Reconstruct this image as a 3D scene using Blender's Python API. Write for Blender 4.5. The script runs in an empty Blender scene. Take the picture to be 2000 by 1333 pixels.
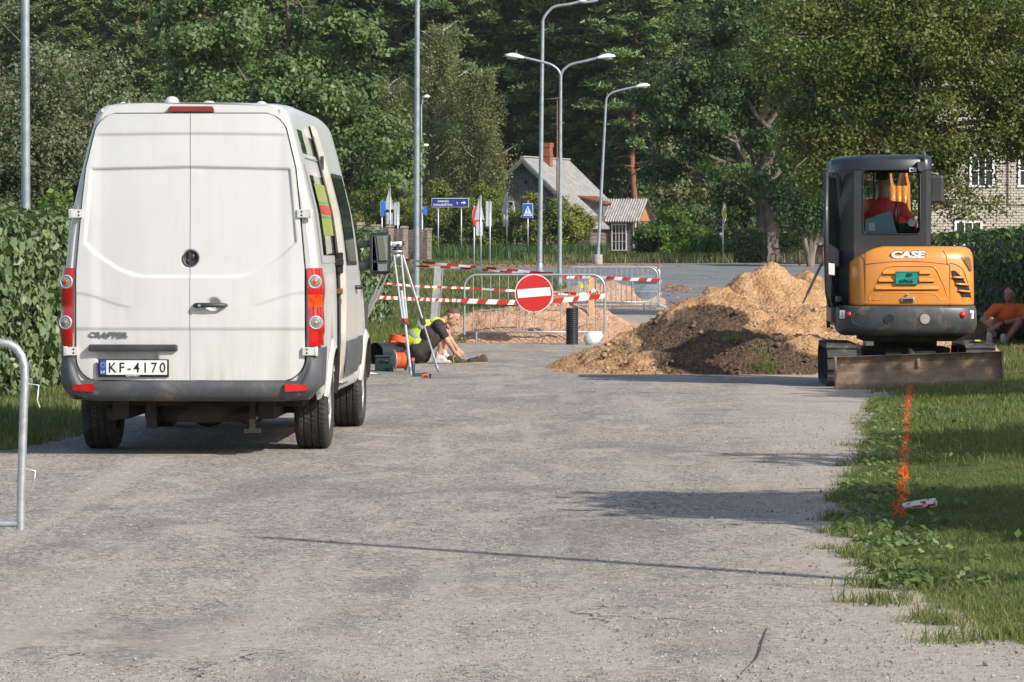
import bpy, bmesh, math, random
import numpy as np
from mathutils import Vector, Matrix, Euler, noise
SC = bpy.context.scene
COL = SC.collection
R = math.radians
PI = math.pi
rng = np.random.default_rng(7)
random.seed(7)
FP = 7300.0      # focal length in photo pixels
HZ = 495.0       # photo row of the horizon
CH = 1.5         # camera height
# ------------------------------------------------------------------ camera, sky, sun, exposure
cam = bpy.data.cameras.new('camera')
cam.sensor_width = 36
cam.lens = 36 * FP / 2000
cam.clip_start = 0.5
cam.clip_end = 3000
camo = bpy.data.objects.new('camera', cam)
camo.location = (0, 0, CH)
camo.rotation_euler = (R(90) - math.atan((666.5 - HZ) / FP), 0, 0)
COL.objects.link(camo)
SC.camera = camo
SUN_EL = R(34)
SUN_DIR = Vector((0.752, -0.66, 0)).normalized()      # horizontal direction towards the sun
w = bpy.data.worlds.new('World')
SC.world = w
w.use_nodes = True
nt = w.node_tree
nt.nodes.clear()
o_ = nt.nodes.new('ShaderNodeOutputWorld')
bg = nt.nodes.new('ShaderNodeBackground')
sky = nt.nodes.new('ShaderNodeTexSky')
sky.sky_type = 'NISHITA'
sky.sun_disc = False
sky.sun_elevation = SUN_EL
sky.sun_rotation = math.atan2(SUN_DIR.x, SUN_DIR.y)
sky.air_density = 1.0
sky.dust_density = 1.5
bg.inputs['Strength'].default_value = 0.14
nt.links.new(sky.outputs[0], bg.inputs[0])
nt.links.new(bg.outputs[0], o_.inputs[0])
sun = bpy.data.lights.new('sun', 'SUN')
sun.energy = 4.6
sun.angle = R(0.53)
sun.color = (1.0, 0.94, 0.85)
suno = bpy.data.objects.new('sun', sun)
sv = Vector((SUN_DIR.x * math.cos(SUN_EL), SUN_DIR.y * math.cos(SUN_EL), math.sin(SUN_EL)))
suno.rotation_euler = sv.to_track_quat('Z', 'Y').to_euler()
COL.objects.link(suno)
SC.view_settings.view_transform = 'Standard'
SC.view_settings.look = 'None'
SC.view_settings.gamma = 1
SC.view_settings.use_curve_mapping = False
SC.view_settings.exposure = 0.28
try:
    SC.cycles.max_bounces = 6
    SC.cycles.transparent_max_bounces = 12
    SC.cycles.transmission_bounces = 4
    SC.cycles.diffuse_bounces = 3
    SC.cycles.sample_clamp_indirect = 6
except Exception:
    pass

# ------------------------------------------------------------------ places: terrain profile and photo rows
def zg(Y):
    t = min(max((Y - 92) / 58.0, 0), 1)
    return 1.15 * t * t * (3 - 2 * t)
def row(D, z=None):
    return HZ + (CH - (zg(D) if z is None else z)) * FP / D
def dist(py):                       # distance at which the ground shows on photo row py
    a, b = 8.0, 240.0
    for _ in range(50):
        m = (a + b) / 2
        if row(m) > py: a = m
        else: b = m
    return a
def W(px, py, D):
    return Vector(((px - 1000) / FP * D, D, CH - (py - HZ) / FP * D))
def G(px, py):
    D = dist(py)
    return Vector(((px - 1000) / FP * D, D, zg(D)))
def X_(px, D):
    return (px - 1000) / FP * D
def Z_(py, D):
    return CH - (py - HZ) / FP * D

# ------------------------------------------------------------------ object helpers
def tag(o, label=None, cat=None, group=None, kind=None):
    if label: o['label'] = label
    if cat: o['category'] = cat
    if group: o['group'] = group
    if kind: o['kind'] = kind
    return o
def thing(name, label, cat, loc=(0, 0, 0), rotz=0, group=None):
    o = bpy.data.objects.new(name, None)
    COL.objects.link(o)
    o.empty_display_size = 0.2
    o.location = loc
    o.rotation_euler = (0, 0, rotz)
    return tag(o, label, cat, group)
def link(name, me, parent=None, mats=None, loc=None):
    o = bpy.data.objects.new(name, me)
    COL.objects.link(o)
    if parent is not None: o.parent = parent
    if mats is not None:
        for m in (mats if isinstance(mats, (list, tuple)) else [mats]): me.materials.append(m)
    if loc is not None: o.location = loc
    return o
def kids(o):
    return [c for c in COL.objects if c.parent == o]
def copy_tree(o, loc=None, rotz=None, label=None, group=None):
    r = o.copy(); COL.objects.link(r)
    if loc is not None: r.location = loc
    if rotz is not None: r.rotation_euler = (0, 0, rotz)
    if label: r['label'] = label
    if group: r['group'] = group
    for ch in kids(o):
        c = ch.copy(); COL.objects.link(c); c.parent = r
        for g in kids(ch):
            d = g.copy(); COL.objects.link(d); d.parent = c
    return r

class MB:
    def __init__(s):
        s.v = []; s.f = []; s.m = []; s.s = []
    def add(s, vs, fs, m=0, sm=False, M=None):
        n = len(s.v)
        for v in vs:
            v = Vector(v)
            s.v.append(M @ v if M is not None else v)
        for f in fs:
            s.f.append([n + i for i in f]); s.m.append(m); s.s.append(sm)
        return s
    def box(s, x0, x1, y0, y1, z0, z1, m=0, M=None):
        vs = [(x0, y0, z0), (x1, y0, z0), (x1, y1, z0), (x0, y1, z0), (x0, y0, z1), (x1, y0, z1), (x1, y1, z1), (x0, y1, z1)]
        return s.add(vs, [(3, 2, 1, 0), (4, 5, 6, 7), (0, 1, 5, 4), (1, 2, 6, 5), (2, 3, 7, 6), (3, 0, 4, 7)], m, False, M)
    def cyl(s, p0, p1, r0, r1=None, n=12, m=0, cap=True, sm=True, M=None):
        p0 = Vector(p0); p1 = Vector(p1); r1 = r0 if r1 is None else r1
        d = (p1 - p0)
        if d.length < 1e-6: return s
        q = d.to_track_quat('Z', 'Y')
        vs = []
        for p, r in ((p0, r0), (p1, r1)):
            for i in range(n):
                a = 2 * PI * i / n
                vs.append(p + q @ Vector((r * math.cos(a), r * math.sin(a), 0)))
        s.add(vs, [(i, (i + 1) % n, n + (i + 1) % n, n + i) for i in range(n)], m, sm, M)
        if cap:
            s.add(vs, [list(range(n))[::-1], list(range(n, 2 * n))], m, False, M)
        return s
    def tube(s, pts, r, n=8, m=0, cap=True, M=None):
        pts = [Vector(p) for p in pts]
        k = len(pts)
        rr = list(r) if isinstance(r, (list, tuple)) else [r] * k
        vs = []; up = None
        for i, p in enumerate(pts):
            d = (pts[min(i + 1, k - 1)] - pts[max(i - 1, 0)])
            if d.length < 1e-9: d = Vector((0, 0, 1))
            d.normalize()
            if up is None:
                up = Vector((0, 0, 1)) if abs(d.z) < 0.9 else Vector((1, 0, 0))
            a = d.cross(up)
            if a.length < 1e-6: a = d.cross(Vector((0, 1, 0.01)))
            a.normalize(); b = d.cross(a).normalized(); up = -b
            for j in range(n):
                t = 2 * PI * j / n
                vs.append(p + (a * math.cos(t) + b * math.sin(t)) * rr[i])
        fs = [(i * n + j, (i + 1) * n + j, (i + 1) * n + (j + 1) % n, i * n + (j + 1) % n) for i in range(k - 1) for j in range(n)]
        s.add(vs, fs, m, True, M)
        if cap: s.add(vs, [list(range(n)), list(range((k - 1) * n, k * n))[::-1]], m, False, M)
        return s
    def lathe(s, prof, n=24, m=0, M=None, sm=True, ms=None):   # prof (r, h) about local z
        vs = []
        for r, h in prof:
            for i in range(n):
                a = 2 * PI * i / n
                vs.append((r * math.cos(a), r * math.sin(a), h))
        for k in range(len(prof) - 1):
            s.add(vs[k * n:(k + 2) * n], [(i, (i + 1) % n, n + (i + 1) % n, n + i) for i in range(n)], ms[k] if ms else m, sm, M)
        return s
    def prism(s, poly, a, b, axis='z', m=0, M=None):
        def P(u, v, t):
            return (u, v, t) if axis == 'z' else ((u, t, v) if axis == 'y' else (t, u, v))
        n = len(poly)
        vs = [P(u, v, a) for u, v in poly] + [P(u, v, b) for u, v in poly]
        fs = [list(range(n)), list(range(n, 2 * n))[::-1]] + [(i, n + i, n + (i + 1) % n, (i + 1) % n) for i in range(n)]
        return s.add(vs, fs, m, False, M)
    def ell(s, c, r, n=12, k=8, m=0, M=None):
        c = Vector(c); vs = []
        r = (r, r, r) if isinstance(r, (int, float)) else r
        for i in range(k + 1):
            t = PI * i / k
            for j in range(n):
                a = 2 * PI * j / n
                vs.append((c.x + r[0] * math.sin(t) * math.cos(a), c.y + r[1] * math.sin(t) * math.sin(a), c.z + r[2] * math.cos(t)))
        return s.add(vs, [(i * n + j, (i + 1) * n + j, (i + 1) * n + (j + 1) % n, i * n + (j + 1) % n) for i in range(k) for j in range(n)], m, True, M)
    def grid(s, fn, nu, nv, m=0, sm=True, M=None, flip=False):
        vs = [fn(i / nu, j / nv) for j in range(nv + 1) for i in range(nu + 1)]
        fs = []
        for j in range(nv):
            for i in range(nu):
                a = j * (nu + 1) + i
                q = (a, a + 1, a + nu + 2, a + nu + 1)
                fs.append(q[::-1] if flip else q)
        return s.add(vs, fs, m, sm, M)
    def build(s, name, mats, parent=None, loc=None, bevel=0, seg=2, fix=True, M=None, weld=False):
        me = bpy.data.meshes.new(name)
        me.from_pydata([tuple(M @ v) if M is not None else tuple(v) for v in s.v], [], s.f)
        me.polygons.foreach_set('material_index', s.m)
        me.polygons.foreach_set('use_smooth', s.s)
        if fix or weld:
            bm = bmesh.new(); bm.from_mesh(me)
            if weld or any(s.s): bmesh.ops.remove_doubles(bm, verts=bm.verts, dist=1e-5)
            if fix: bmesh.ops.recalc_face_normals(bm, faces=bm.faces)
            bm.to_mesh(me); bm.free()
        me.update()
        o = link(name, me, parent, mats, loc)
        if bevel:
            b = o.modifiers.new('bevel', 'BEVEL'); b.width = bevel; b.segments = seg; b.limit_method = 'ANGLE'; b.angle_limit = R(35)
            if hasattr(b, 'harden_normals'): b.harden_normals = False
        return o

def quads_obj(name, V, mats, parent=None, rnd=None, midx=None, smooth=False, npoly=4):
    """V: (n, npoly, 3) array of separate polygons -> one mesh object with a random value per face"""
    n = V.shape[0]
    me = bpy.data.meshes.new(name)
    me.vertices.add(n * npoly)
    me.vertices.foreach_set('co', np.ascontiguousarray(V, dtype=np.float32).ravel())
    me.loops.add(n * npoly)
    me.loops.foreach_set('vertex_index', np.arange(n * npoly, dtype=np.int32))
    me.polygons.add(n)
    me.polygons.foreach_set('loop_start', np.arange(0, n * npoly, npoly, dtype=np.int32))
    try: me.polygons.foreach_set('loop_total', np.full(n, npoly, dtype=np.int32))
    except Exception: pass
    if midx is not None: me.polygons.foreach_set('material_index', np.asarray(midx, dtype=np.int32))
    if smooth: me.polygons.foreach_set('use_smooth', np.ones(n, dtype=bool))
    at = me.attributes.new('rnd', 'FLOAT', 'FACE')
    at.data.foreach_set('value', np.asarray(rng.random(n) if rnd is None else rnd, dtype=np.float32))
    me.update(calc_edges=True)
    return link(name, me, parent, mats)

# ------------------------------------------------------------------ materials
def newmat(name):
    m = bpy.data.materials.new(name); m.use_nodes = True
    nt = m.node_tree; nt.nodes.clear()
    return m, nt
class N:
    def __init__(s, nt): s.nt = nt
    def __call__(s, typ, ins=None, **kw):
        n = s.nt.nodes.new('ShaderNode' + typ)
        for k, v in kw.items(): setattr(n, k, v)
        for k, v in (ins or {}).items():
            sock = n.inputs[k]
            if isinstance(v, bpy.types.NodeSocket): s.nt.links.new(v, sock)
            else: sock.default_value = v
        return n
    def noise(s, vec, scale, detail=4, rough=0.6, dist=0.0):
        return s('TexNoise', {'Vector': vec, 'Scale': scale, 'Detail': detail, 'Roughness': rough, 'Distortion': dist}).outputs[0]
    def ramp(s, fac, stops):
        n = s('ValToRGB', {'Fac': fac}); cr = n.color_ramp
        while len(cr.elements) < len(stops): cr.elements.new(0.5)
        for e, (p, c) in zip(cr.elements, stops):
            e.position = p; e.color = (*c, 1) if not isinstance(c, (int, float)) else (c, c, c, 1)
        return n.outputs[0]
    def mix(s, fac, a, b, blend='MIX'):
        n = s('Mix', data_type='RGBA', blend_type=blend)
        for k, v in ((0, fac), (6, a), (7, b)):
            if isinstance(v, bpy.types.NodeSocket): s.nt.links.new(v, n.inputs[k])
            else: n.inputs[k].default_value = v if k == 0 else ((*v, 1) if len(v) == 3 else v)
        return n.outputs[2]
    def math(s, op, a, b=0.0, c=None, clamp=False):
        n = s('Math', operation=op, use_clamp=clamp)
        for k, v in ((0, a), (1, b), (2, c)):
            if v is None: continue
            if isinstance(v, bpy.types.NodeSocket): s.nt.links.new(v, n.inputs[k])
            else: n.inputs[k].default_value = v
        return n.outputs[0]
    def step(s, x, a, b):         # smooth map of x from a..b to 0..1
        n = s('MapRange', {'Value': x, 'From Min': a, 'From Max': b}, interpolation_type='SMOOTHSTEP')
        return n.outputs[0]
def out(nt, sh):
    o = nt.nodes.new('ShaderNodeOutputMaterial'); nt.links.new(sh, o.inputs[0])
def mat(name, col, rough=0.6, metal=0.0, var=0.12, vs=6.0, bump=0.0, bs=60.0, coat=0.0, dirt=None, dirt_amt=0.45, ds=2.5, spec=0.5):
    m, nt = newmat(name); n = N(nt)
    tc = n('TexCoord').outputs['Object']
    a = n.noise(tc, vs, 5, 0.65)
    f = n.step(a, 0.3, 0.7)
    lo = tuple(c * (1 - var) for c in col); hi = tuple(min(c * (1 + var), 1) for c in col)
    c = n.mix(f, lo, hi)
    if dirt:
        d = n.noise(tc, ds, 6, 0.7, 0.3)
        c = n.mix(n.math('MULTIPLY', n.step(d, 0.5, 0.72), dirt_amt), c, dirt)
    r = n.math('MULTIPLY_ADD', n.noise(tc, vs * 3, 3), 0.25, rough - 0.12, clamp=True)
    p = n('BsdfPrincipled', {'Base Color': c, 'Roughness': r, 'Metallic': metal, 'Coat Weight': coat, 'Coat Roughness': 0.08, 'Specular IOR Level': spec})
    if bump:
        b = n('Bump', {'Strength': 0.6, 'Distance': bump, 'Height': n.noise(tc, bs, 4, 0.7)})
        nt.links.new(b.outputs[0], p.inputs['Normal'])
    out(nt, p.outputs[0])
    return m
def leafmat(name, c0, c1, c2=None, p2=0.97, trans=0.35, rough=0.5, big=0.5):
    """colour from c0 to c1 per leaf and in drifts over the crown; a few leaves of c2"""
    m, nt = newmat(name); n = N(nt)
    at = n('Attribute', attribute_name='rnd').outputs['Fac']
    tc = n('TexCoord').outputs['Object']
    lf = n.step(n.noise(tc, big, 3), 0.35, 0.65)
    f = n.math('MULTIPLY_ADD', at, 0.48, n.math('MULTIPLY', lf, 0.5))
    c = n.mix(f, c0, c1)
    if c2: c = n.mix(n.math('GREATER_THAN', at, p2), c, c2)
    p = n('BsdfPrincipled', {'Base Color': c, 'Roughness': rough, 'Specular IOR Level': 0.35})
    t = n('BsdfTranslucent', {'Color': n.mix(0.5, c, (c1[0] * 1.3, c1[1] * 1.4, c1[2] * 0.6))})
    mx = n('MixShader', {0: trans, 1: p.outputs[0], 2: t.outputs[0]})
    out(nt, mx.outputs[0])
    return m
def glassmat(name, tint=(0.55, 0.62, 0.6), refl=0.12, rough=0.02):
    m, nt = newmat(name); n = N(nt)
    fr = n('Fresnel', {'IOR': 1.5}).outputs[0]
    f = n.math('ADD', fr, refl, clamp=True)
    t = n('BsdfTransparent', {'Color': (*tint, 1)})
    g = n('BsdfGlossy', {'Color': (1, 1, 1, 1), 'Roughness': rough})
    out(nt, n('MixShader', {0: f, 1: t.outputs[0], 2: g.outputs[0]}).outputs[0])
    return m

M = {}
M['white_paint'] = mat('white_paint', (0.58, 0.59, 0.58), 0.34, var=0.03, vs=1.2, coat=0.35, dirt=(0.55, 0.52, 0.45), dirt_amt=0.10, ds=1.6)
m_, nt_ = newmat('van_paint'); n_ = N(nt_)
tc_ = n_('TexCoord').outputs['Object']; sx_ = n_('SeparateXYZ', {0: tc_})
st_ = n_('Mapping', {'Vector': tc_, 'Scale': (14, 14, 1.1)}).outputs[0]
c_ = n_.mix(n_.step(n_.noise(tc_, 1.3, 5, .6), .3, .7), (0.575, 0.58, 0.57), (0.54, 0.545, 0.53))
low_ = n_.math('POWER', n_.step(sx_.outputs[2], 1.15, .35), 1.5)
d_ = n_.math('MULTIPLY', n_.step(n_.noise(st_, 1.0, 6, .7), .38, .72), n_.math('MULTIPLY_ADD', low_, .55, .10))
c_ = n_.mix(d_, c_, (0.36, 0.33, 0.27))
sp_ = n_.math('MULTIPLY', n_.step(n_.noise(tc_, 26, 5, .7), .70, .74), n_.math('MULTIPLY_ADD', low_, .7, .12))
c_ = n_.mix(sp_, c_, (0.25, 0.13, 0.06))
p_ = n_('BsdfPrincipled', {'Base Color': c_, 'Roughness': n_.math('MULTIPLY_ADD', low_, .25, .3), 'Coat Weight': .3, 'Coat Roughness': .1})
out(nt_, p_.outputs[0]); M['van_paint'] = m_
M['cream'] = mat('cream_jamb', (0.56, 0.54, 0.47), 0.45, var=0.08, vs=4, dirt=(0.35, 0.27, 0.15), dirt_amt=0.3, ds=5)
M['dark_gap'] = mat('dark_gap', (0.012, 0.012, 0.014), 0.8, var=0.2)
M['black_plastic'] = mat('black_plastic', (0.035, 0.037, 0.04), 0.5, var=0.2, vs=5, bump=0.001, bs=300, dirt=(0.12, 0.11, 0.1), dirt_amt=0.4)
M['grey_plastic'] = mat('grey_plastic', (0.075, 0.08, 0.088), 0.55, var=0.18, vs=4, bump=0.001, bs=300, dirt=(0.2, 0.19, 0.17), dirt_amt=0.5)
M['bumper'] = mat('bumper_plastic', (0.06, 0.064, 0.07), 0.55, var=0.2, vs=4, bump=0.001, bs=250, dirt=(0.22, 0.2, 0.18), dirt_amt=0.65, ds=4)
M['rubber'] = mat('rubber', (0.03, 0.03, 0.03), 0.85, var=0.2, vs=15, bump=0.003, bs=90, dirt=(0.13, 0.12, 0.1), dirt_amt=0.55, ds=8)
M['under'] = mat('underbody', (0.018, 0.016, 0.014), 0.85, var=0.3, dirt=(0.06, 0.05, 0.035))
M['red_lens'] = mat('red_lens', (0.42, 0.008, 0.008), 0.12, var=0.25, vs=14, coat=0.8)
M['dark_red'] = mat('dark_red_lens', (0.2, 0.008, 0.01), 0.15, var=0.2, vs=30, coat=0.8)
M['orange_lens'] = mat('orange_lens', (0.6, 0.06, 0.01), 0.12, var=0.4, vs=25, coat=0.8)
M['clear_lens'] = mat('clear_lens', (0.22, 0.2, 0.19), 0.15, 0.0, var=0.3, vs=60, coat=0.8)
M['chrome'] = mat('bright_metal', (0.75, 0.76, 0.78), 0.22, 1.0, var=0.05)
M['badge'] = mat('badge_metal', (0.3, 0.31, 0.33), 0.3, 0.8, var=0.05)
M['galv'] = mat('galvanised_steel', (0.45, 0.48, 0.5), 0.42, 0.65, var=0.15, vs=20)
M['pole'] = mat('pole_steel', (0.3, 0.34, 0.37), 0.5, 0.5, var=0.15, vs=6)
M['alu'] = mat('aluminium', (0.78, 0.79, 0.8), 0.32, 0.6, var=0.04)
M['lampwhite'] = mat('lamp_white', (0.8, 0.81, 0.82), 0.35, var=0.04)
M['lampglass'] = mat('lamp_glass', (0.4, 0.42, 0.42), 0.2, var=0.05)
M['white'] = mat('white_print', (0.78, 0.78, 0.77), 0.5, var=0.03)
M['offwhite'] = mat('offwhite_label', (0.6, 0.61, 0.6), 0.5, var=0.08, vs=40)
M['black'] = mat('black_print', (0.012, 0.012, 0.014), 0.5, var=0.05)
M['blue'] = mat('blue_print', (0.02, 0.06, 0.32), 0.4, var=0.05)
M['signblue'] = mat('sign_blue', (0.012, 0.035, 0.2), 0.4, var=0.06)
M['signbright'] = mat('sign_bright_blue', (0.01, 0.11, 0.48), 0.4, var=0.05)
M['signback'] = mat('sign_back', (0.42, 0.45, 0.47), 0.45, 0.4, var=0.08)
M['red'] = mat('red_print', (0.52, 0.02, 0.018), 0.4, var=0.06)
M['tape_red'] = mat('tape_red', (0.5, 0.03, 0.02), 0.4, var=0.05)
M['tape_white'] = mat('tape_white', (0.75, 0.74, 0.72), 0.4, var=0.03)
M['orange_paint'] = mat('machine_orange', (0.68, 0.26, 0.045), 0.35, var=0.05, vs=3, coat=0.3, dirt=(0.42, 0.24, 0.1), dirt_amt=0.3, ds=3)
M['cab_grey'] = mat('cab_charcoal', (0.026, 0.028, 0.033), 0.38, var=0.12, vs=4, coat=0.1, dirt=(0.1, 0.09, 0.08), dirt_amt=0.25)
M['cw_grey'] = mat('counterweight_grey', (0.065, 0.07, 0.075), 0.42, 0.2, var=0.3, vs=3, dirt=(0.34, 0.24, 0.14), dirt_amt=0.55, ds=5)
M['blade'] = mat('worn_blade_steel', (0.22, 0.155, 0.105), 0.65, 0.05, var=0.35, vs=4, bump=0.005, bs=14, dirt=(0.46, 0.31, 0.19), dirt_amt=0.8, ds=4.5)
M['track'] = mat('track_rubber', (0.05, 0.048, 0.045), 0.8, var=0.25, vs=8, bump=0.006, bs=20, dirt=(0.25, 0.2, 0.14), dirt_amt=0.7, ds=5)
M['plate_green'] = mat('plate_green', (0.01, 0.27, 0.2), 0.35, var=0.08)
M['plate_char'] = mat('plate_embossed', (0.012, 0.05, 0.045), 0.4, var=0.1)
M['dglass'] = glassmat('tinted_glass', (0.34, 0.42, 0.4), 0.06)
M['rglass'] = glassmat('reflective_glass', (0.45, 0.52, 0.5), 0.16)
M['cglass'] = glassmat('clear_glass', (0.88, 0.93, 0.91), 0.0)
M['mirror'] = mat('mirror_face', (0.75, 0.8, 0.85), 0.03, 1.0, var=0.0)
m_, nt_ = newmat('mirror_glass'); n_ = N(nt_)
out(nt_, n_('BsdfGlossy', {'Color': (0.3, 0.36, 0.4, 1), 'Roughness': 0.01}).outputs[0]); M['mirror'] = m_
m_, nt_ = newmat('blind_glass'); n_ = N(nt_)
out(nt_, n_('BsdfPrincipled', {'Base Color': (0.02, 0.03, 0.03, 1), 'Roughness': 0.05}).outputs[0]); M['blindglass'] = m_
M['skin'] = mat('skin', (0.5, 0.27, 0.18), 0.5, var=0.08, vs=12)
M['skin_tan'] = mat('tanned_skin', (0.36, 0.17, 0.105), 0.5, var=0.1, vs=12)
M['hair'] = mat('hair', (0.11, 0.06, 0.04), 0.7, var=0.3, vs=60, bump=0.004, bs=120)
M['hair_dark'] = mat('dark_hair', (0.02, 0.016, 0.014), 0.7, var=0.3, vs=60)
M['hivis'] = mat('hivis_yellow', (0.52, 0.66, 0.07), 0.6, var=0.1, vs=12, bump=0.01, bs=14)
M['reflect'] = mat('reflective_grey', (0.33, 0.36, 0.38), 0.4, var=0.08)
M['tee_black'] = mat('black_tee', (0.03, 0.022, 0.02), 0.8, var=0.2, vs=14, bump=0.01, bs=14)
M['tee_orange'] = mat('orange_tee', (0.66, 0.12, 0.012), 0.75, var=0.1, vs=9, bump=0.012, bs=11)
M['tee_red'] = mat('red_tee', (0.6, 0.035, 0.025), 0.75, var=0.1, vs=9, bump=0.012, bs=11)
M['shorts'] = mat('dark_shorts', (0.04, 0.036, 0.032), 0.85, var=0.2, vs=9, bump=0.01, bs=12)
M['shorts_brown'] = mat('brown_shorts', (0.11, 0.08, 0.06), 0.85, var=0.2, vs=9, bump=0.01, bs=12)
M['sock'] = mat('grey_sock', (0.5, 0.48, 0.46), 0.85, var=0.1, vs=20)
M['shoe'] = mat('dark_shoe', (0.05, 0.04, 0.03), 0.75, var=0.3, vs=20, dirt=(0.2, 0.15, 0.1), dirt_amt=0.4)
M['sole'] = mat('shoe_sole', (0.3, 0.2, 0.09), 0.7, var=0.2)
M['lace'] = mat('yellow_lace', (0.6, 0.45, 0.12), 0.7, var=0.1)
M['wood_new'] = mat('new_wood', (0.55, 0.36, 0.18), 0.7, var=0.15, vs=9)
M['wood_board'] = mat('weathered_board', (0.34, 0.34, 0.33), 0.7, var=0.3, vs=5, dirt=(0.12, 0.12, 0.13), dirt_amt=0.7, ds=9)
M['reel_orange'] = mat('reel_orange', (0.75, 0.11, 0.03), 0.6, var=0.1)
M['dark_green'] = mat('dark_green_plastic', (0.008, 0.03, 0.026), 0.4, var=0.1)
M['pipe_black'] = mat('black_pipe', (0.022, 0.024, 0.028), 0.38, var=0.1, dirt=(0.1, 0.1, 0.1), dirt_amt=0.2)
M['helmet'] = mat('helmet_white', (0.8, 0.8, 0.78), 0.25, var=0.02, coat=0.3)
M['sticker'] = mat('sticker_green', (0.27, 0.31, 0.07), 0.5, var=0.06)
M['yellow'] = mat('yellow_print', (0.62, 0.58, 0.05), 0.5, var=0.06)
M['concrete'] = mat('concrete', (0.34, 0.31, 0.28), 0.85, var=0.2, vs=10, bump=0.01, bs=40)
M['rust'] = mat('rusty_metal', (0.2, 0.075, 0.04), 0.75, 0.2, var=0.35, vs=7)
M['folder'] = mat('blue_folder', (0.15, 0.3, 0.37), 0.5, var=0.04)
M['cyl_orange'] = M['orange_paint']
# ------------------------------------------------------------------ ground, roads
def interp(tab, x):
    xs = [t[0] for t in tab]; ys = [t[1] for t in tab]
    return float(np.interp(x, xs, ys))
RR = [(5, 9), (12.6, 8), (13.4, 3.2), (14.3, 1.95), (14.9, 1.75), (16.7, 1.68), (18.5, 1.72), (20.1, 1.80), (24.6, 2.28), (30, 2.95), (35.9, 3.5), (38.4, 3.8), (44, 4.1), (50, 4.6), (60, 5.4), (80, 6.6), (92, 8.5), (100, 12)]
RL = [(5, -9), (16, -9), (20, -7), (24, -4.8), (28.1, -3.95), (30.4, -3.62), (35.9, -3.55), (45, -3.2), (55, -2.7), (59.2, -2.3), (62, -1.0), (75, 0.0), (95, 1.15), (101, 1.35)]
def edge_noise(Y, k):
    return 0.10 * noise.noise(Vector((Y * 1.3, k, 0))) + 0.09 * noise.noise(Vector((Y * 3.1, k, 5)))
def sheet(name, ys, fl, fr, dz, mat_, nx=10, kind='structure', zf=None):
    V = []; F = []
    for j, y in enumerate(ys):
        a, b = fl(y), fr(y)
        for i in range(nx + 1):
            x = a + (b - a) * i / nx
            V.append((x, y, (zg(y) if zf is None else zf(x, y)) + dz))
    for j in range(len(ys) - 1):
        for i in range(nx):
            q = j * (nx + 1) + i
            F.append((q, q + 1, q + nx + 2, q + nx + 1))
    me = bpy.data.meshes.new(name); me.from_pydata(V, [], F); me.update()
    o = link(name, me, None, mat_); tag(o, kind=kind)
    return o
# terrain material: soil with moss and short grass, sandy patches
m, nt = newmat('lawn_soil'); n = N(nt)
tc = n('TexCoord').outputs['Object']
a = n.noise(tc, 3.0, 6, 0.7); b = n.noise(tc, 0.25, 4, 0.6); c_ = n.noise(tc, 40, 3, 0.7)
c = n.mix(n.step(a, 0.35, 0.65), (0.04, 0.052, 0.018), (0.09, 0.1, 0.035))
c = n.mix(n.step(b, 0.48, 0.62), c, (0.12, 0.12, 0.04))
c = n.mix(n.math('MULTIPLY', n.step(c_, 0.55, 0.75), 0.5), c, (0.11, 0.085, 0.05))
p = n('BsdfPrincipled', {'Base Color': c, 'Roughness': 0.95})
bp = n('Bump', {'Strength': 1.0, 'Distance': 0.04, 'Height': n.noise(tc, 9, 6, 0.8)}); nt.links.new(bp.outputs[0], p.inputs['Normal'])
out(nt, p.outputs[0]); M['lawn'] = m
# old road: exposed aggregate, worn dusty areas, tar bleeding, sand drifts at the edges, cracks
m, nt = newmat('old_asphalt'); n = N(nt)
tc = n('TexCoord').outputs['Object']
sx = n('SeparateXYZ', {0: tc})
X = sx.outputs[0]; Y = sx.outputs[1]
warp = n.noise(tc, 1.4, 4, 0.6)
cv = n('CombineXYZ', {0: n.math('MULTIPLY', X, 1.0), 1: n.math('MULTIPLY', Y, 0.45), 2: 0.0}).outputs[0]
big = n.noise(cv, 0.9, 5, 0.6, 0.8)
big2 = n.noise(cv, 2.2, 5, 0.65, 0.6)
g1 = n('TexVoronoi', {'Vector': tc, 'Scale': 62.0}); g2 = n('TexVoronoi', {'Vector': tc, 'Scale': 130.0}); g0 = n('TexVoronoi', {'Vector': tc, 'Scale': 34.0})
chip = n('SeparateColor', {0: g1.outputs['Color']}).outputs[0]
chip2 = n('SeparateColor', {0: g2.outputs['Color']}).outputs[0]
chip0 = n('SeparateColor', {0: g0.outputs['Color']}).outputs[0]
stone = n.ramp(chip, [(0.0, (0.035, 0.033, 0.032)), (0.25, (0.13, 0.122, 0.115)), (0.5, (0.33, 0.30, 0.268)), (0.85, (0.47, 0.43, 0.385)), (1.0, (0.72, 0.66, 0.59))])
stone2 = n.ramp(chip2, [(0.0, (0.15, 0.14, 0.13)), (0.5, (0.33, 0.305, 0.28)), (1.0, (0.48, 0.44, 0.4))])
base = n.mix(0.35, stone, stone2)
base = n.mix(n.math('MULTIPLY', n.step(chip0, 0.86, 0.9), 0.5), base, (0.52, 0.48, 0.43))
base = n.mix(n.math('MULTIPLY', n.step(chip0, 0.12, 0.08), 0.45), base, (0.11, 0.1, 0.1))
dark = n.step(big, 0.50, 0.62)
base = n.mix(n.math('MULTIPLY', dark, 0.45), base, (0.15, 0.145, 0.145))
tv = n('CombineXYZ', {0: n.math('MULTIPLY', X, 2.2), 1: n.math('MULTIPLY', Y, 0.10), 2: 4.0}).outputs[0]
trk = n.noise(tv, 1.0, 3, 0.5)
dust = n.math('MAXIMUM', n.step(big2, 0.52, 0.64), n.math('MULTIPLY', n.step(trk, 0.54, 0.66), 0.8))
dustc = n.mix(n.noise(tc, 60, 3), (0.42, 0.39, 0.345), (0.55, 0.51, 0.45))
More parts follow.
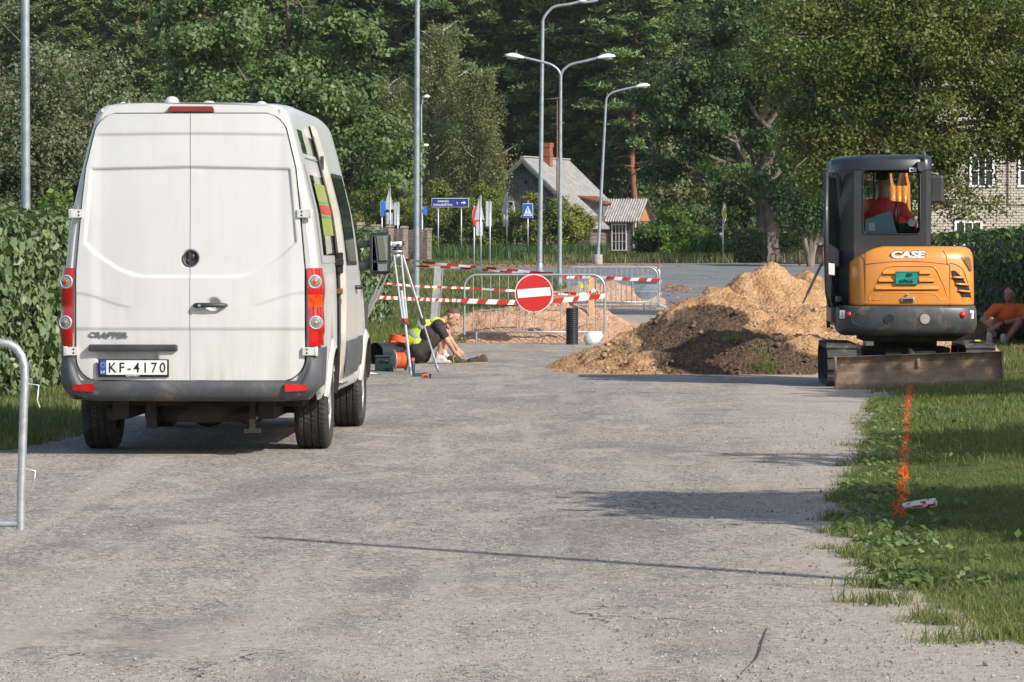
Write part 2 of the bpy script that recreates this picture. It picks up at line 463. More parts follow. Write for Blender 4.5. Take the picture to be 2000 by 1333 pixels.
base = n.mix(n.math('MULTIPLY', dust, 0.42), base, dustc)
# distance from the centre line gives sandy margins
ctr = n.math('SUBTRACT', X, n.math('MULTIPLY', Y, 0.0292))
wob = n.math('MULTIPLY_ADD', warp, 1.6, -0.8)
cr = n.math('ADD', ctr, wob)
marg = n.step(n.math('SUBTRACT', cr, n.math('MULTIPLY', n.math('SUBTRACT', Y, 20.0), 0.033)), 0.35, 1.15)
nearf = n.step(Y, 19.0, 13.5)
marg = n.math('MAXIMUM', marg, n.math('MULTIPLY', nearf, n.step(n.noise(cv, 1.5, 5, 0.6), 0.38, 0.58)))
sandn = n.noise(tc, 130, 4, 0.75)
sand = n.mix(n.step(sandn, 0.3, 0.7), (0.38, 0.335, 0.28), (0.56, 0.50, 0.42))
base = n.mix(n.math('MULTIPLY', marg, 0.5), base, sand)
sp = n.noise(tc, 0.7, 6, 0.6, 1.0)
base = n.mix(n.math('MULTIPLY', n.step(sp, 0.66, 0.70), 0.6), base, (0.13, 0.125, 0.125))
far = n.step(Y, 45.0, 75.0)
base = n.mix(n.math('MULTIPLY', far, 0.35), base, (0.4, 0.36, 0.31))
# cracks
cd = n('TexVoronoi', {'Vector': n('VectorMath', {0: tc, 1: n('CombineXYZ', {0: warp, 1: n.noise(tc, 2.3, 3), 2: 0.0}).outputs[0]}, operation='ADD').outputs[0], 'Scale': 0.33}, feature='DISTANCE_TO_EDGE').outputs['Distance']
crk = n.math('MULTIPLY', n.step(cd, 0.003, 0.001), n.step(n.noise(tc, 0.5, 3), 0.56, 0.62))
base = n.mix(n.math('MULTIPLY', crk, 0.8), base, (0.07, 0.065, 0.06))
base = n.mix(1.0, base, (1.0, 0.962, 0.915), 'MULTIPLY')
p = n('BsdfPrincipled', {'Base Color': base, 'Roughness': 0.88, 'Specular IOR Level': 0.3})
smo = n.math('SUBTRACT', 1.0, n.math('MULTIPLY', n.math('MAXIMUM', dust, marg), 0.7))
h = n.math('ADD', n.math('MULTIPLY', n.math('ADD', n.math('MULTIPLY', g1.outputs['Distance'], -0.45), n.math('MULTIPLY', chip, 0.5)), smo), n.math('MULTIPLY', n.noise(tc, 220, 3, 0.7), 0.5))
h = n.math('SUBTRACT', h, n.math('MULTIPLY', crk, 3.0))
b1 = n('Bump', {'Strength': 1.0, 'Distance': 0.009, 'Height': h})
b2 = n('Bump', {'Strength': 0.5, 'Distance': 0.05, 'Height': n.noise(tc, 2.5, 5, 0.6), 'Normal': b1.outputs[0]})
nt.links.new(b2.outputs[0], p.inputs['Normal'])
out(nt, p.outputs[0]); M['road'] = m
m = mat('new_asphalt', (0.155, 0.158, 0.165), 0.85, var=0.15, vs=0.6, bump=0.006, bs=60, dirt=(0.3, 0.27, 0.24), dirt_amt=0.3, ds=0.8); M['asphalt'] = m
M['path'] = mat('path_paving', (0.36, 0.33, 0.29), 0.9, var=0.15, vs=2)
M['kerbsand'] = mat('sandy_verge', (0.36, 0.28, 0.2), 0.95, var=0.25, vs=3, bump=0.02, bs=20, dirt=(0.4, 0.2, 0.08), dirt_amt=0.6, ds=2)

def tz(x, y):
    # slightly raised verges either side of the road
    z = zg(y)
    l = interp(RL, y); r = interp(RR, y)
    if y < 100:
        d = max(l - x, x - r)
        if d > 0.25:
            t = min((d - 0.25) / 1.2, 1)
            z += t * 0.05 + t * 0.025 * noise.noise(Vector((x * 0.9, y * 0.9, 0)))
        elif d < -0.1: z -= 0.03
    return z
ys = [0 + 0.5 * i for i in range(200)] + [100 + i for i in range(0, 61)] + [165, 175, 190, 210, 240, 280, 340, 420, 600, 900]
def xs_for(y):
    return [-700, -260, -120, -60, -36, -24, -18] + [-14 + 0.5 * i for i in range(57)] + [18, 24, 36, 60, 120, 260, 700]
V = []; F = []
nx = len(xs_for(0))
for y in ys:
    for x in xs_for(y):
        V.append((x, y, tz(x, y) - 0.002))
for j in range(len(ys) - 1):
    for i in range(nx - 1):
        q = j * nx + i; F.append((q, q + 1, q + nx + 1, q + nx))
# ground behind the camera
b0 = len(V)
V += [(-700, -400, 0), (700, -400, 0), (700, 0, tz(700, 0) - 0.002), (-700, 0, tz(-700, 0) - 0.002)]
F.append((b0, b0 + 1, b0 + 2, b0 + 3))
me = bpy.data.meshes.new('ground'); me.from_pydata(V, [], F); me.polygons.foreach_set('use_smooth', [True] * len(F)); me.update()
tag(link('ground', me, None, M['lawn']), kind='structure')
yr = [5 + 0.25 * i for i in range(0, 221)] + [60 + 0.5 * i for i in range(1, 82)]
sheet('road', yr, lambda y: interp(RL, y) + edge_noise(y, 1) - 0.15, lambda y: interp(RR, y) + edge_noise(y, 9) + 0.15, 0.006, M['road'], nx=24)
yr = [100 + 0.5 * i for i in range(0, 88)]
CL = [(100, 1.3), (104, 1.4), (112, 1.8), (120, 1.7), (127, 1.2), (131, -1.5), (134, -5), (136, -30), (145, -30)]
sheet('cross_road', yr, lambda y: interp(CL, y), lambda y: 70.0, 0.012, M['asphalt'], nx=20)
# grassy island with a sandy kerb and leaves on the far left of the junction
yr = [136.2 + 0.4 * i for i in range(7)]
sheet('kerb_strip', yr, lambda y: -30.0, lambda y: 4.6 + (138 - y) * 0.9, 0.02, M['kerbsand'], nx=20)
sheet('grass_island', [138.4 + 0.6 * i for i in range(6)], lambda y: -30, lambda y: 2.6 - (y - 138) * 0.4, 0.03, M['lawn'], nx=10)
sheet('path', [156, 158, 160], lambda y: -7.5, lambda y: -1.3, 0.02, M['path'], nx=4)
for i, (a, b) in enumerate(((8.9, 9.7), (10.3, 11.4), (12.1, 13.2), (7.2, 8.1))):
    sheet('road_marking', [139.2, 139.35], lambda y: a, lambda y: b, 0.017, M['white'], nx=1)

# a jagged open crack in the pale crust near the right edge
ck = [(1500, 1232), (1496, 1240), (1492, 1252), (1487, 1262), (1485, 1275), (1480, 1288), (1478, 1292), (1470, 1302), (1462, 1310), (1450, 1322), (1441, 1335)]
g = MB(); vs = []
for i, (a, b) in enumerate(ck):
    p = G(a, b); w_ = .0022 * math.sin(PI * (i + .4) / len(ck)) * (1.6 if i < 7 else .7) + .0012 + .0008 * (i % 2)
    vs += [(p.x - w_, p.y, .0105), (p.x + w_, p.y + .004, .0105)]
g.add(vs, [(2 * i, 2 * i + 1, 2 * i + 3, 2 * i + 2) for i in range(len(ck) - 1)])
tag(g.build('road_crack', mat('crack_dirt', (.05, .045, .04), .95), fix=False), kind='structure')
# ------------------------------------------------------------------ leaves and trees
def unit(n_):
    v = rng.normal(size=(n_, 3)); return v / np.linalg.norm(v, axis=1)[:, None]
def kite(C, Nn, size, aspect=0.62, fold=0.0):
    """leaf quads centred at C with normals Nn"""
    n_ = len(C)
    r = unit(n_)
    u = np.cross(Nn, r); u /= np.linalg.norm(u, axis=1)[:, None] + 1e-9
    v = np.cross(Nn, u)
    s = (size * (0.65 + 0.7 * rng.random(n_)))[:, None]
    a = C - u * s * 0.5
    b = C + v * s * aspect * 0.5 - u * s * 0.05
    c = C + u * s * 0.55
    d = C - v * s * aspect * 0.5 - u * s * 0.05 + Nn * s * fold
    return np.stack([a, b, c, d], axis=1)
def cloud(centres, per, sig, size, bias, aspect=0.65, flat=0.8, outw=None):
    """leaves gathered round cluster centres; normals biased upwards and outwards"""
    k = len(centres)
    idx = np.repeat(np.arange(k), per)
    off = rng.normal(size=(len(idx), 3)) * sig
    off[:, 2] *= flat
    C = centres[idx] + off
    nn = unit(len(idx)) + bias * off / (np.linalg.norm(off, axis=1)[:, None] + 1e-6) + np.array([0, 0, 0.45])
    if outw is not None: nn += outw[idx] * .8
    nn /= np.linalg.norm(nn, axis=1)[:, None]
    return kite(C, nn, size, aspect)
def blob_points(blobs, n_):
    """points in the outer shells of ellipsoids (cx, cy, cz, rx, ry, rz)"""
    w_ = np.array([b[3] * b[5] + b[4] * b[5] + b[3] * b[4] for b in blobs]); w_ = w_ / w_.sum()
    ii = rng.choice(len(blobs), n_, p=w_)
    B = np.array(blobs)[ii]
    d = unit(n_)
    r = 1 - 0.55 * rng.random(n_) ** 1.7
    r *= 1 + 0.13 * rng.normal(size=n_)
    return B[:, :3] + d * B[:, 3:6] * r[:, None], d
def limb(mb, a, b, r0, r1, wob=0.12, k=5, m=0, n=6):
    a = Vector(a); b = Vector(b); L = (b - a).length
    pts = []; rs = []
    for i in range(k + 1):
        t = i / k
        p = a.lerp(b, t)
        if 0 < i < k: p += Vector((random.gauss(0, 1), random.gauss(0, 1), random.gauss(0, 0.5))) * wob * L * 0.35
        p.z += math.sin(t * PI) * L * 0.06
        pts.append(p); rs.append(r0 + (r1 - r0) * t)
    mb.tube(pts, rs, n, m)
    return pts
def bark(name, col, dcol, sc=6):
    m, nt = newmat(name); n = N(nt)
    tc = n('TexCoord').outputs['Object']
    mp = n('Mapping', {'Vector': tc, 'Scale': (1, 1, 0.25)}).outputs[0]
    f = n.noise(mp, sc, 6, 0.75)
    c = n.mix(n.step(f, 0.35, 0.65), dcol, col)
    p = n('BsdfPrincipled', {'Base Color': c, 'Roughness': 0.9})
    b = n('Bump', {'Strength': 1.0, 'Distance': 0.03, 'Height': n.noise(mp, sc * 2.5, 5, 0.8)}); nt.links.new(b.outputs[0], p.inputs['Normal'])
    out(nt, p.outputs[0]); return m
M['bark'] = bark('grey_bark', (0.16, 0.13, 0.105), (0.055, 0.045, 0.038))
M['bark_pine'] = bark('pine_bark', (0.32, 0.13, 0.06), (0.13, 0.06, 0.035), 3)
M['bark_birch'] = bark('birch_bark', (0.55, 0.54, 0.5), (0.12, 0.11, 0.1), 2.2)
M['bark_light'] = bark('light_bark', (0.26, 0.2, 0.15), (0.1, 0.08, 0.06), 5)
M['lf_maple'] = leafmat('maple_leaves', (0.04, 0.085, 0.028), (0.185, 0.265, 0.1), (0.2, 0.16, 0.02), 0.996)
M['lf_dark'] = leafmat('dark_leaves', (0.02, 0.052, 0.016), (0.105, 0.175, 0.05), (0.22, 0.17, 0.03), 0.998)
M['lf_linden'] = leafmat('linden_leaves', (0.04, 0.066, 0.013), (0.175, 0.2, 0.045), (0.35, 0.19, 0.03), 0.992)
M['lf_birch'] = leafmat('birch_leaves', (0.07, 0.09, 0.035), (0.23, 0.24, 0.1), (0.22, 0.15, 0.03), 0.99)
M['lf_apple'] = leafmat('apple_leaves', (0.07, 0.1, 0.016), (0.27, 0.29, 0.06), (0.2, 0.1, 0.03), 0.995)
M['lf_bush'] = leafmat('bush_leaves', (0.035, 0.09, 0.012), (0.15, 0.25, 0.04), (0.2, 0.2, 0.03), 0.99)
M['lf_small'] = leafmat('small_leaves', (0.04, 0.055, 0.024), (0.26, 0.28, 0.16), (0.25, 0.12, 0.03), 0.995)
M['lf_pine'] = leafmat('pine_needles', (0.055, 0.1, 0.034), (0.175, 0.25, 0.08), None, trans=0.12, big=0.35)
M['lf_hedge'] = leafmat('hedge_leaves', (0.058, 0.098, 0.04), (0.175, 0.23, 0.11), (0.2, 0.25, 0.09), 0.95, trans=0.2, rough=0.42)
M['lf_hedge_dark'] = leafmat('dark_hedge_leaves', (0.02, 0.05, 0.015), (0.08, 0.13, 0.04), (0.18, 0.2, 0.05), 0.97, trans=0.2)
M['lf_willow'] = leafmat('pale_leaves', (0.05, 0.09, 0.03), (0.16, 0.22, 0.09), None)

def tree(name, label, cat, base, H, blobs, nclus, per, sig, size, lmat, bmat, tr=0.3, group=None, split=0.35, aspect=0.65, nlimb=14, twigs=60, lean=(0, 0), bias=0.7, flat=0.8, clump=0.75):
    root = thing(name, label, cat, base, 0, group)
    tb = MB()
    fork = Vector((lean[0] * 0.5, lean[1] * 0.5, H * split))
    topp = Vector((lean[0], lean[1], H * 0.86))
    tb.tube([(0, 0, -0.3), (0, 0, 0.15), (0.02, 0, 0.8), fork * 0.6 + Vector((0.04, 0, 0)), fork], [tr * 1.5, tr * 1.25, tr * 1.02, tr * 0.95, tr * 0.85], 12)
    pts = limb(tb, fork, topp, tr * 0.8, tr * 0.12, 0.1, 7)
    k_ = max(1, nclus // 13)
    sc_, sd2 = blob_points(blobs, k_)
    rr_ = (clump * (.65 + .7 * rng.random(k_)))
    ii_ = rng.integers(0, k_, nclus)
    dd_ = unit(nclus) + .75 * sd2[ii_] + np.array([0, 0, .35]); dd_ /= np.linalg.norm(dd_, axis=1)[:, None]
    cen = sc_[ii_] + dd_ * (rr_[ii_] * (.55 + .5 * rng.random(nclus)))[:, None] * np.array([1.15, 1.15, .8])
    ends = []
    for i in range(nlimb):
        b = blobs[i % len(blobs)]
        e = Vector((b[0] + random.uniform(-.5, .5) * b[3], b[1] + random.uniform(-.5, .5) * b[4], b[2] + random.uniform(-.3, .5) * b[5]))
        s = pts[min(int(random.random() * 0.8 * len(pts)), len(pts) - 1)] if random.random() < 0.7 else fork
        if e.z < s.z - 1: s = fork * random.uniform(0.8, 1.0)
        q = limb(tb, s, e, tr * 0.32, tr * 0.1, 0.16, 6)
        ends += q[2:]
    if ends:
        E = np.array([tuple(e) for e in ends])
        for i in rng.choice(nclus, min(twigs, nclus), replace=False):
            c = cen[i]; j = np.argmin(((E - c) ** 2).sum(1))
            limb(tb, ends[j], Vector(c), tr * 0.08 + 0.008, 0.008, 0.12, 4, 0, 4)
    tb.build('trunk', bmat, root, fix=False)
    Q = cloud(cen, per, sig * .72, size, bias, aspect, flat, dd_)
    quads_obj('crown', Q, lmat, root)
    return root
def px_blobs(D, base, lst, ry=None):
    """blobs given by photo column, row and half sizes in photo pixels at distance D, relative to the base"""
    r = []
    for (px, py, rx, rz, *dy) in lst:
        r.append((X_(px, D) - base[0], (dy[0] if dy else 0.0), Z_(py, D) - base[2], rx / FP * D, (ry if ry else rx / FP * D * 0.8), rz / FP * D))
    return r
# ------------------------------------------------------------------ pine forest
def pine_proto(k):
    H = 26.0
    root = thing('pine_tree', 'tall dark pine', 'tree', (0, 0, 0))
    tb = MB()
    bend_ = [Vector((random.gauss(0, .12) * i, random.gauss(0, .12) * i, H * i / 8)) for i in range(9)]
    tb.tube(bend_, [0.24 - 0.024 * i for i in range(9)], 8)
    cen = []; nn = []
    z0 = H * (0.12 if k % 2 else 0.2)
    nb = 120
    for i in range(nb):
        t = i / nb
        z = z0 + (H - z0) * (t ** 0.9)
        a = i * 2.4 + random.uniform(-.4, .4)
        L = (3.5 * (1 - t) ** 0.65 + 0.6) * random.uniform(0.55, 1.15)
        if t < 0.2: L *= 0.5 + 2.3 * t
        e = Vector((math.cos(a) * L, math.sin(a) * L, z + L * random.uniform(-0.12, 0.22)))
        bx = bend_[min(int(z / H * 8), 8)]
        s = Vector((bx.x, bx.y, z))
        e += Vector((bx.x, bx.y, 0))
        p = limb(tb, s, e, 0.055, 0.012, 0.1, 3, 0, 4)
        if t < 0.06: continue
        for q in range(int(4 + L * 2.6)):
            f = random.uniform(0.35, 1.05)
            c = s.lerp(e, f) + Vector((random.gauss(0, .28), random.gauss(0, .28), random.gauss(0.05, .15)))
            cen.append(tuple(c))
    tb.build('trunk', M['bark_pine'], root, fix=False)
    cen = np.array(cen)
    idx = np.repeat(np.arange(len(cen)), 32)
    off = unit(len(idx)); off[:, 2] = np.abs(off[:, 2]) * 0.8 - 0.15
    C = cen[idx] + off * (0.15 + 0.42 * rng.random(len(idx)))[:, None]
    # needle sprays: slim blades pointing away from the twig
    u = off + 0.25 * rng.normal(size=off.shape); u /= np.linalg.norm(u, axis=1)[:, None]
    v = np.cross(u, unit(len(u))); v /= np.linalg.norm(v, axis=1)[:, None]
    L = 0.42; w_ = 0.07
    V = np.stack([C - u * L * .5 - v * w_, C - u * L * .5 + v * w_, C + u * L * .5 + v * w_ * .5, C + u * L * .5 - v * w_ * .5], axis=1)
    quads_obj('crown', V, M['lf_pine'], root)
    return root
protos = [pine_proto(k) for k in range(4)]
PL = ['tall dark pine', 'dense green pine', 'slender pine with orange bark', 'broad pine with layered boughs']
spots = []
for r_, (D, x0, x1, st) in enumerate(((205, -60, 330, 105), (228, 330, 1480, 88), (246, -90, 1560, 96), (266, -60, 2080, 92), (292, -120, 2150, 84))):
    x = x0
    while x < x1:
        if not (r_ == 1 and 560 < x < 1020 and random.random() < 0.0):
            spots.append((x + random.uniform(-22, 22), D + random.uniform(-6, 6), r_))
        x += st * random.uniform(0.85, 1.15)
marks = [(130, 'behind the far left bush'), (330, 'beyond the white van'), (560, 'behind the big maple'), (780, 'beyond the thick lamp pole'), (960, 'behind the birches'),
         (1060, 'beyond the wooden house'), (1200, 'behind the twin-armed street lamp'), (1330, 'beside the big dark tree'), (1500, 'behind the big dark tree'), (2300, 'behind the right-hand linden')]
rowname = ['in the foremost row', 'in the front row', 'in the second row', 'in the third row', 'in the last row']
pl_seen = {}
for i, (x, D, r_) in enumerate(spots):
    k = i % 4
    o = protos[k] if i < 4 else copy_tree(protos[k])
    s_ = random.uniform(0.86, 1.12)
    if r_ == 0: s_ = random.uniform(0.62, 0.8)
    if 1120 < x < 1330: s_ = min(s_, 0.9)
    o.location = (X_(x, D), D, zg(D) - 0.1); o.rotation_euler = (0, 0, random.uniform(0, 6.28)); o.scale = (s_, s_, s_)
    wh = next(t for a, t in marks if x < a)
    pl_seen.setdefault(PL[k] + ' ' + rowname[r_] + ' ' + wh, []).append(o)
    o['group'] = 'pines of the wood behind the street'
for lb, os_ in pl_seen.items():
    os_.sort(key=lambda o: o.location.x / o.location.y)
    for j, o in enumerate(os_):
        o['label'] = lb + ('' if len(os_) == 1 else (', the left one', ', the right one')[j] if len(os_) == 2 else (', the leftmost', ', the middle one', ', the rightmost', ', the last one')[j])
# young growth under the pines
def mass(name, pts, per, sig, size, lmat, dz=0.5):
    Q = cloud(np.array(pts), per, sig, size, 0.4)
    o = quads_obj(name, Q, lmat); tag(o, kind='stuff'); return o
pts = []
for i in range(1500):
    D = random.choice((224, 230, 238, 262)) + random.uniform(-3, 3)
    x = X_(random.uniform(-80, 2080), D)
    h = 2.5 + 2.2 * noise.noise(Vector((x * 0.12, D * 0.1, 0))) + 1.0
    pts.append((x, D, zg(D) + random.uniform(0, max(h, 1.5)) + (0 if D < 240 else random.uniform(0, 6))))
o = mass('undergrowth', pts, 24, 0.75, 0.34, M['lf_dark'])
pts = []
for i in range(2600):
    D = random.uniform(305, 325); x = X_(random.uniform(-150, 2150), D)
    pts.append((x, D, zg(D) + random.uniform(0, 23 + 4 * noise.noise(Vector((x * .15, 0, 0))))))
o = mass('far_wood', pts, 22, 1.0, 0.95, M['lf_pine'])

# ------------------------------------------------------------------ single trees
b = Vector((X_(560, 112), 112, zg(112)))
bl = px_blobs(112, b, [(455, 150, 120, 130), (560, 60, 130, 120), (600, 190, 140, 130), (660, 300, 110, 110), (500, 260, 130, 120), (695, 340, 75, 50), (410, 60, 60, 55, -1), (720, 215, 60, 60), (390, 220, 55, 70), (740, 290, 50, 70)])
tree('maple_tree', 'big round-headed green maple behind the white van', 'tree', b, 10.5, bl, 1000, 44, 0.26, 0.15, M['lf_maple'], M['bark'], 0.3)
# birches
for (px, top, wd, D, lab) in ((850, 40, 80, 196, 'tall drooping birch left of the wooden house, nearest the thick lamp pole'), (948, 125, 48, 193, 'lower drooping birch just left of the wooden house gable'), (780, 150, 60, 205, 'slim birch in the gap between the big maple and the lamp pole')):
    b = Vector((X_(px, D), D, zg(D)))
    H = Z_(top, D) - b.z
    root = thing('birch_tree', lab, 'tree', b, 0, 'birches')
    tb = MB(); sc_ = D / FP
    tp = [Vector((random.gauss(0, .1) * i * 0.6, random.gauss(0, .1) * i * 0.6, H * 0.97 * i / 7)) for i in range(8)]
    tb.tube(tp, [0.2 - 0.025 * i for i in range(8)], 8)
    cen = []
    for i in range(64):
        t = 0.22 + 0.76 * i / 64
        a = i * 2.4; Wd = wd * sc_ * (1.75 - 1.35 * t) * random.uniform(0.45, 1.15)
        s = tp[min(int(t * 7), 6)].lerp(tp[min(int(t * 7) + 1, 7)], t * 7 % 1)
        e = s + Vector((math.cos(a) * Wd, math.sin(a) * Wd, Wd * 0.8))
        limb(tb, s, e, 0.05, 0.012, 0.1, 4, 0, 5)
        for q in range(7):
            f = s.lerp(e, random.uniform(0.35, 1.1)); L = random.uniform(0.8, 2.4)
            for w_ in range(int(L / 0.22)):
                cen.append((f.x + random.gauss(0, .1), f.y + random.gauss(0, .1), f.z - w_ * 0.22))
    tb.build('trunk', M['bark_birch'], root, fix=False)
    Q = cloud(np.array(cen), 9, 0.14, 0.12, 0.2)
    quads_obj('crown', Q, M['lf_birch'], root)
# small-leaved bush trees at the far left behind the hedge
D = 62
b = Vector((X_(60, D), D, zg(D)))
bl = px_blobs(D, b, [(10, 200, 100, 110), (70, 330, 120, 120), (150, 250, 70, 90), (110, 160, 60, 60), (40, 110, 60, 55), (180, 350, 60, 90), (-60, 300, 110, 150), (230, 260, 26, 46), (0, 420, 150, 80)])
tree('wild_pear_tree', 'dark bushy tree with tiny pale leaves above the hedge at left', 'tree', b, 4.2, bl, 1100, 42, 0.16, 0.062, M['lf_small'], M['bark'], 0.12, nlimb=20, twigs=160)
# dark maple at right with the thick trunk
D = 145.0
b = Vector((X_(1497, D), D, zg(D)))
bl = px_blobs(D, b, [(1390, 110, 110, 120), (1480, 60, 150, 140), (1370, 230, 90, 90), (1460, 220, 130, 120), (1560, 180, 120, 150), (1520, 330, 95, 80), (1345, 290, 44, 46), (1460, 370, 50, 40), (1560, 395, 50, 36), (1310, 150, 50, 70), (1292, 318, 22, 28)], 3.2)
tree('maple_tree', 'huge dark maple with a thick bare trunk beyond the junction', 'tree', b, 9.5, bl, 1300, 44, 0.30, 0.16, M['lf_dark'], M['bark'], 0.46, split=0.26, nlimb=18, twigs=80, clump=.6)
# yellowing linden right, nearer
D = 88
b = Vector((X_(1760, D), D, zg(D)))
bl = px_blobs(D, b, [(1640, 90, 130, 130), (1760, 30, 150, 130), (1880, 90, 130, 130), (1980, 60, 110, 150), (1700, 230, 110, 100), (1830, 220, 120, 100), (1930, 230, 80, 60), (1600, 220, 80, 80), (1840, 330, 70, 70), (1620, 320, 70, 60), (1740, 330, 90, 70), (1880, 390, 42, 40), (2080, 150, 100, 120), (1650, 390, 40, 35), (1915, 300, 56, 56), (1860, 400, 36, 36), (1970, 190, 90, 100), (1985, 270, 60, 40)])
tree('linden_tree', 'broad yellowing linden with drooping twigs above the excavator', 'tree', b, 9.0, bl, 2600, 36, 0.24, 0.092, M['lf_linden'], M['bark_light'], 0.3, split=0.3, nlimb=30, twigs=420, bias=0.5)
# drooping bare twigs on the linden
# lesser trees filling the middle right
for (px, D, lst, lab, lm, nc, sz) in (
    (1215, 224, [(1235, 330, 36, 50), (1265, 380, 45, 40), (1300, 360, 50, 45)], 'pale loose tree just right of the wooden house roof', 'lf_willow', 260, 0.2),
    (1380, 190, [(1370, 330, 60, 55), (1420, 370, 60, 45), (1330, 400, 50, 40)], 'brownish bushy tree behind the round green shrub', 'lf_birch', 300, 0.2),
    (1640, 150, [(1620, 350, 60, 70), (1700, 330, 80, 80), (1560, 330, 60, 60)], 'dark tree behind the excavator cab', 'lf_dark', 420, 0.2),
    ):
    b = Vector((X_(px, D), D, zg(D)))
    tree('leafy_tree', lab, 'tree', b, 5.5, px_blobs(D, b, lst), nc, 40, 0.32, sz, M[lm], M['bark'], 0.16, nlimb=10, twigs=40)
# yellow-green fruit trees in front of the wood
for (px, D, lst, lab) in (
    (760, 185, [(730, 405, 40, 36), (790, 398, 45, 34), (770, 440, 50, 34)], 'yellow-green fruit tree behind the brick fence'),
    (880, 182, [(850, 408, 45, 34), (920, 405, 40, 36), (880, 450, 62, 32), (840, 435, 34, 30)], 'yellow-green fruit tree behind the blue street-name sign'),
    (990, 180, [(965, 415, 32, 28), (995, 440, 36, 32), (960, 462, 48, 20)], 'low fruit tree between the street-name sign and the crossing sign'),
    (1075, 178, [(1062, 420, 38, 28), (1105, 434, 36, 26), (1075, 450, 48, 24), (1040, 398, 14, 20), (1122, 448, 20, 16)], 'dense fruit tree growing before the gable of the wooden house'),
    ):
    b = Vector((X_(px, D), D, zg(D)))
    tree('fruit_tree', lab, 'tree', b, 2.9, px_blobs(D, b, lst), 420, 40, 0.22, 0.12, M['lf_apple'], M['bark'], 0.1, 'fruit trees', nlimb=9, twigs=60, clump=.42)
# round shrubs across the junction
for (px, D, lst, lab, lm, nc) in (
    (1290, 158, [(1300, 472, 54, 38), (1345, 464, 48, 42), (1275, 484, 30, 28), (1318, 436, 28, 24)], 'large bright green shrub right of the wooden house porch', 'lf_bush', 460),
    (1385, 155, [(1380, 480, 45, 40), (1410, 495, 30, 26)], 'smaller bright green shrub left of the diamond signpost', 'lf_bush', 260),
    (1440, 172, [(1440, 440, 40, 40), (1400, 420, 40, 30)], 'dull green shrub behind the diamond signpost', 'lf_willow', 240),
    ):
    b = Vector((X_(px, D), D, zg(D)))
    tree('shrub', lab, 'shrub', b, 1.7, px_blobs(D, b, lst), nc, 40, 0.2, 0.13, M[lm], M['bark'], 0.06, None, nlimb=8, twigs=30, clump=.42)
# forked tree near the excavator
b = G(1583, 522)
root = thing('forked_tree', 'small forked bare-trunked tree beside the mesh fence', 'tree', b)
tb = MB()
s_ = b.y / FP
for e in ((-14, 95), (12, 90), (0, 60)):
    tb.tube([(0, 0, -.1), (e[0] * .3 * s_, 0, 25 * s_), (e[0] * s_, 0, 60 * s_), (e[0] * 1.1 * s_, 0, (e[1] + 25) * s_)], [0.13, 0.11, 0.09, 0.06], 8)
tb.build('trunk', M['bark_light'], root, fix=False)
cen, d = blob_points([(-.2, 0, 105 * s_, .9, .8, .6), (.3, 0, 130 * s_, .9, .8, .7)], 160)
quads_obj('crown', cloud(cen, 40, .22, .13, .7), M['lf_dark'], root)

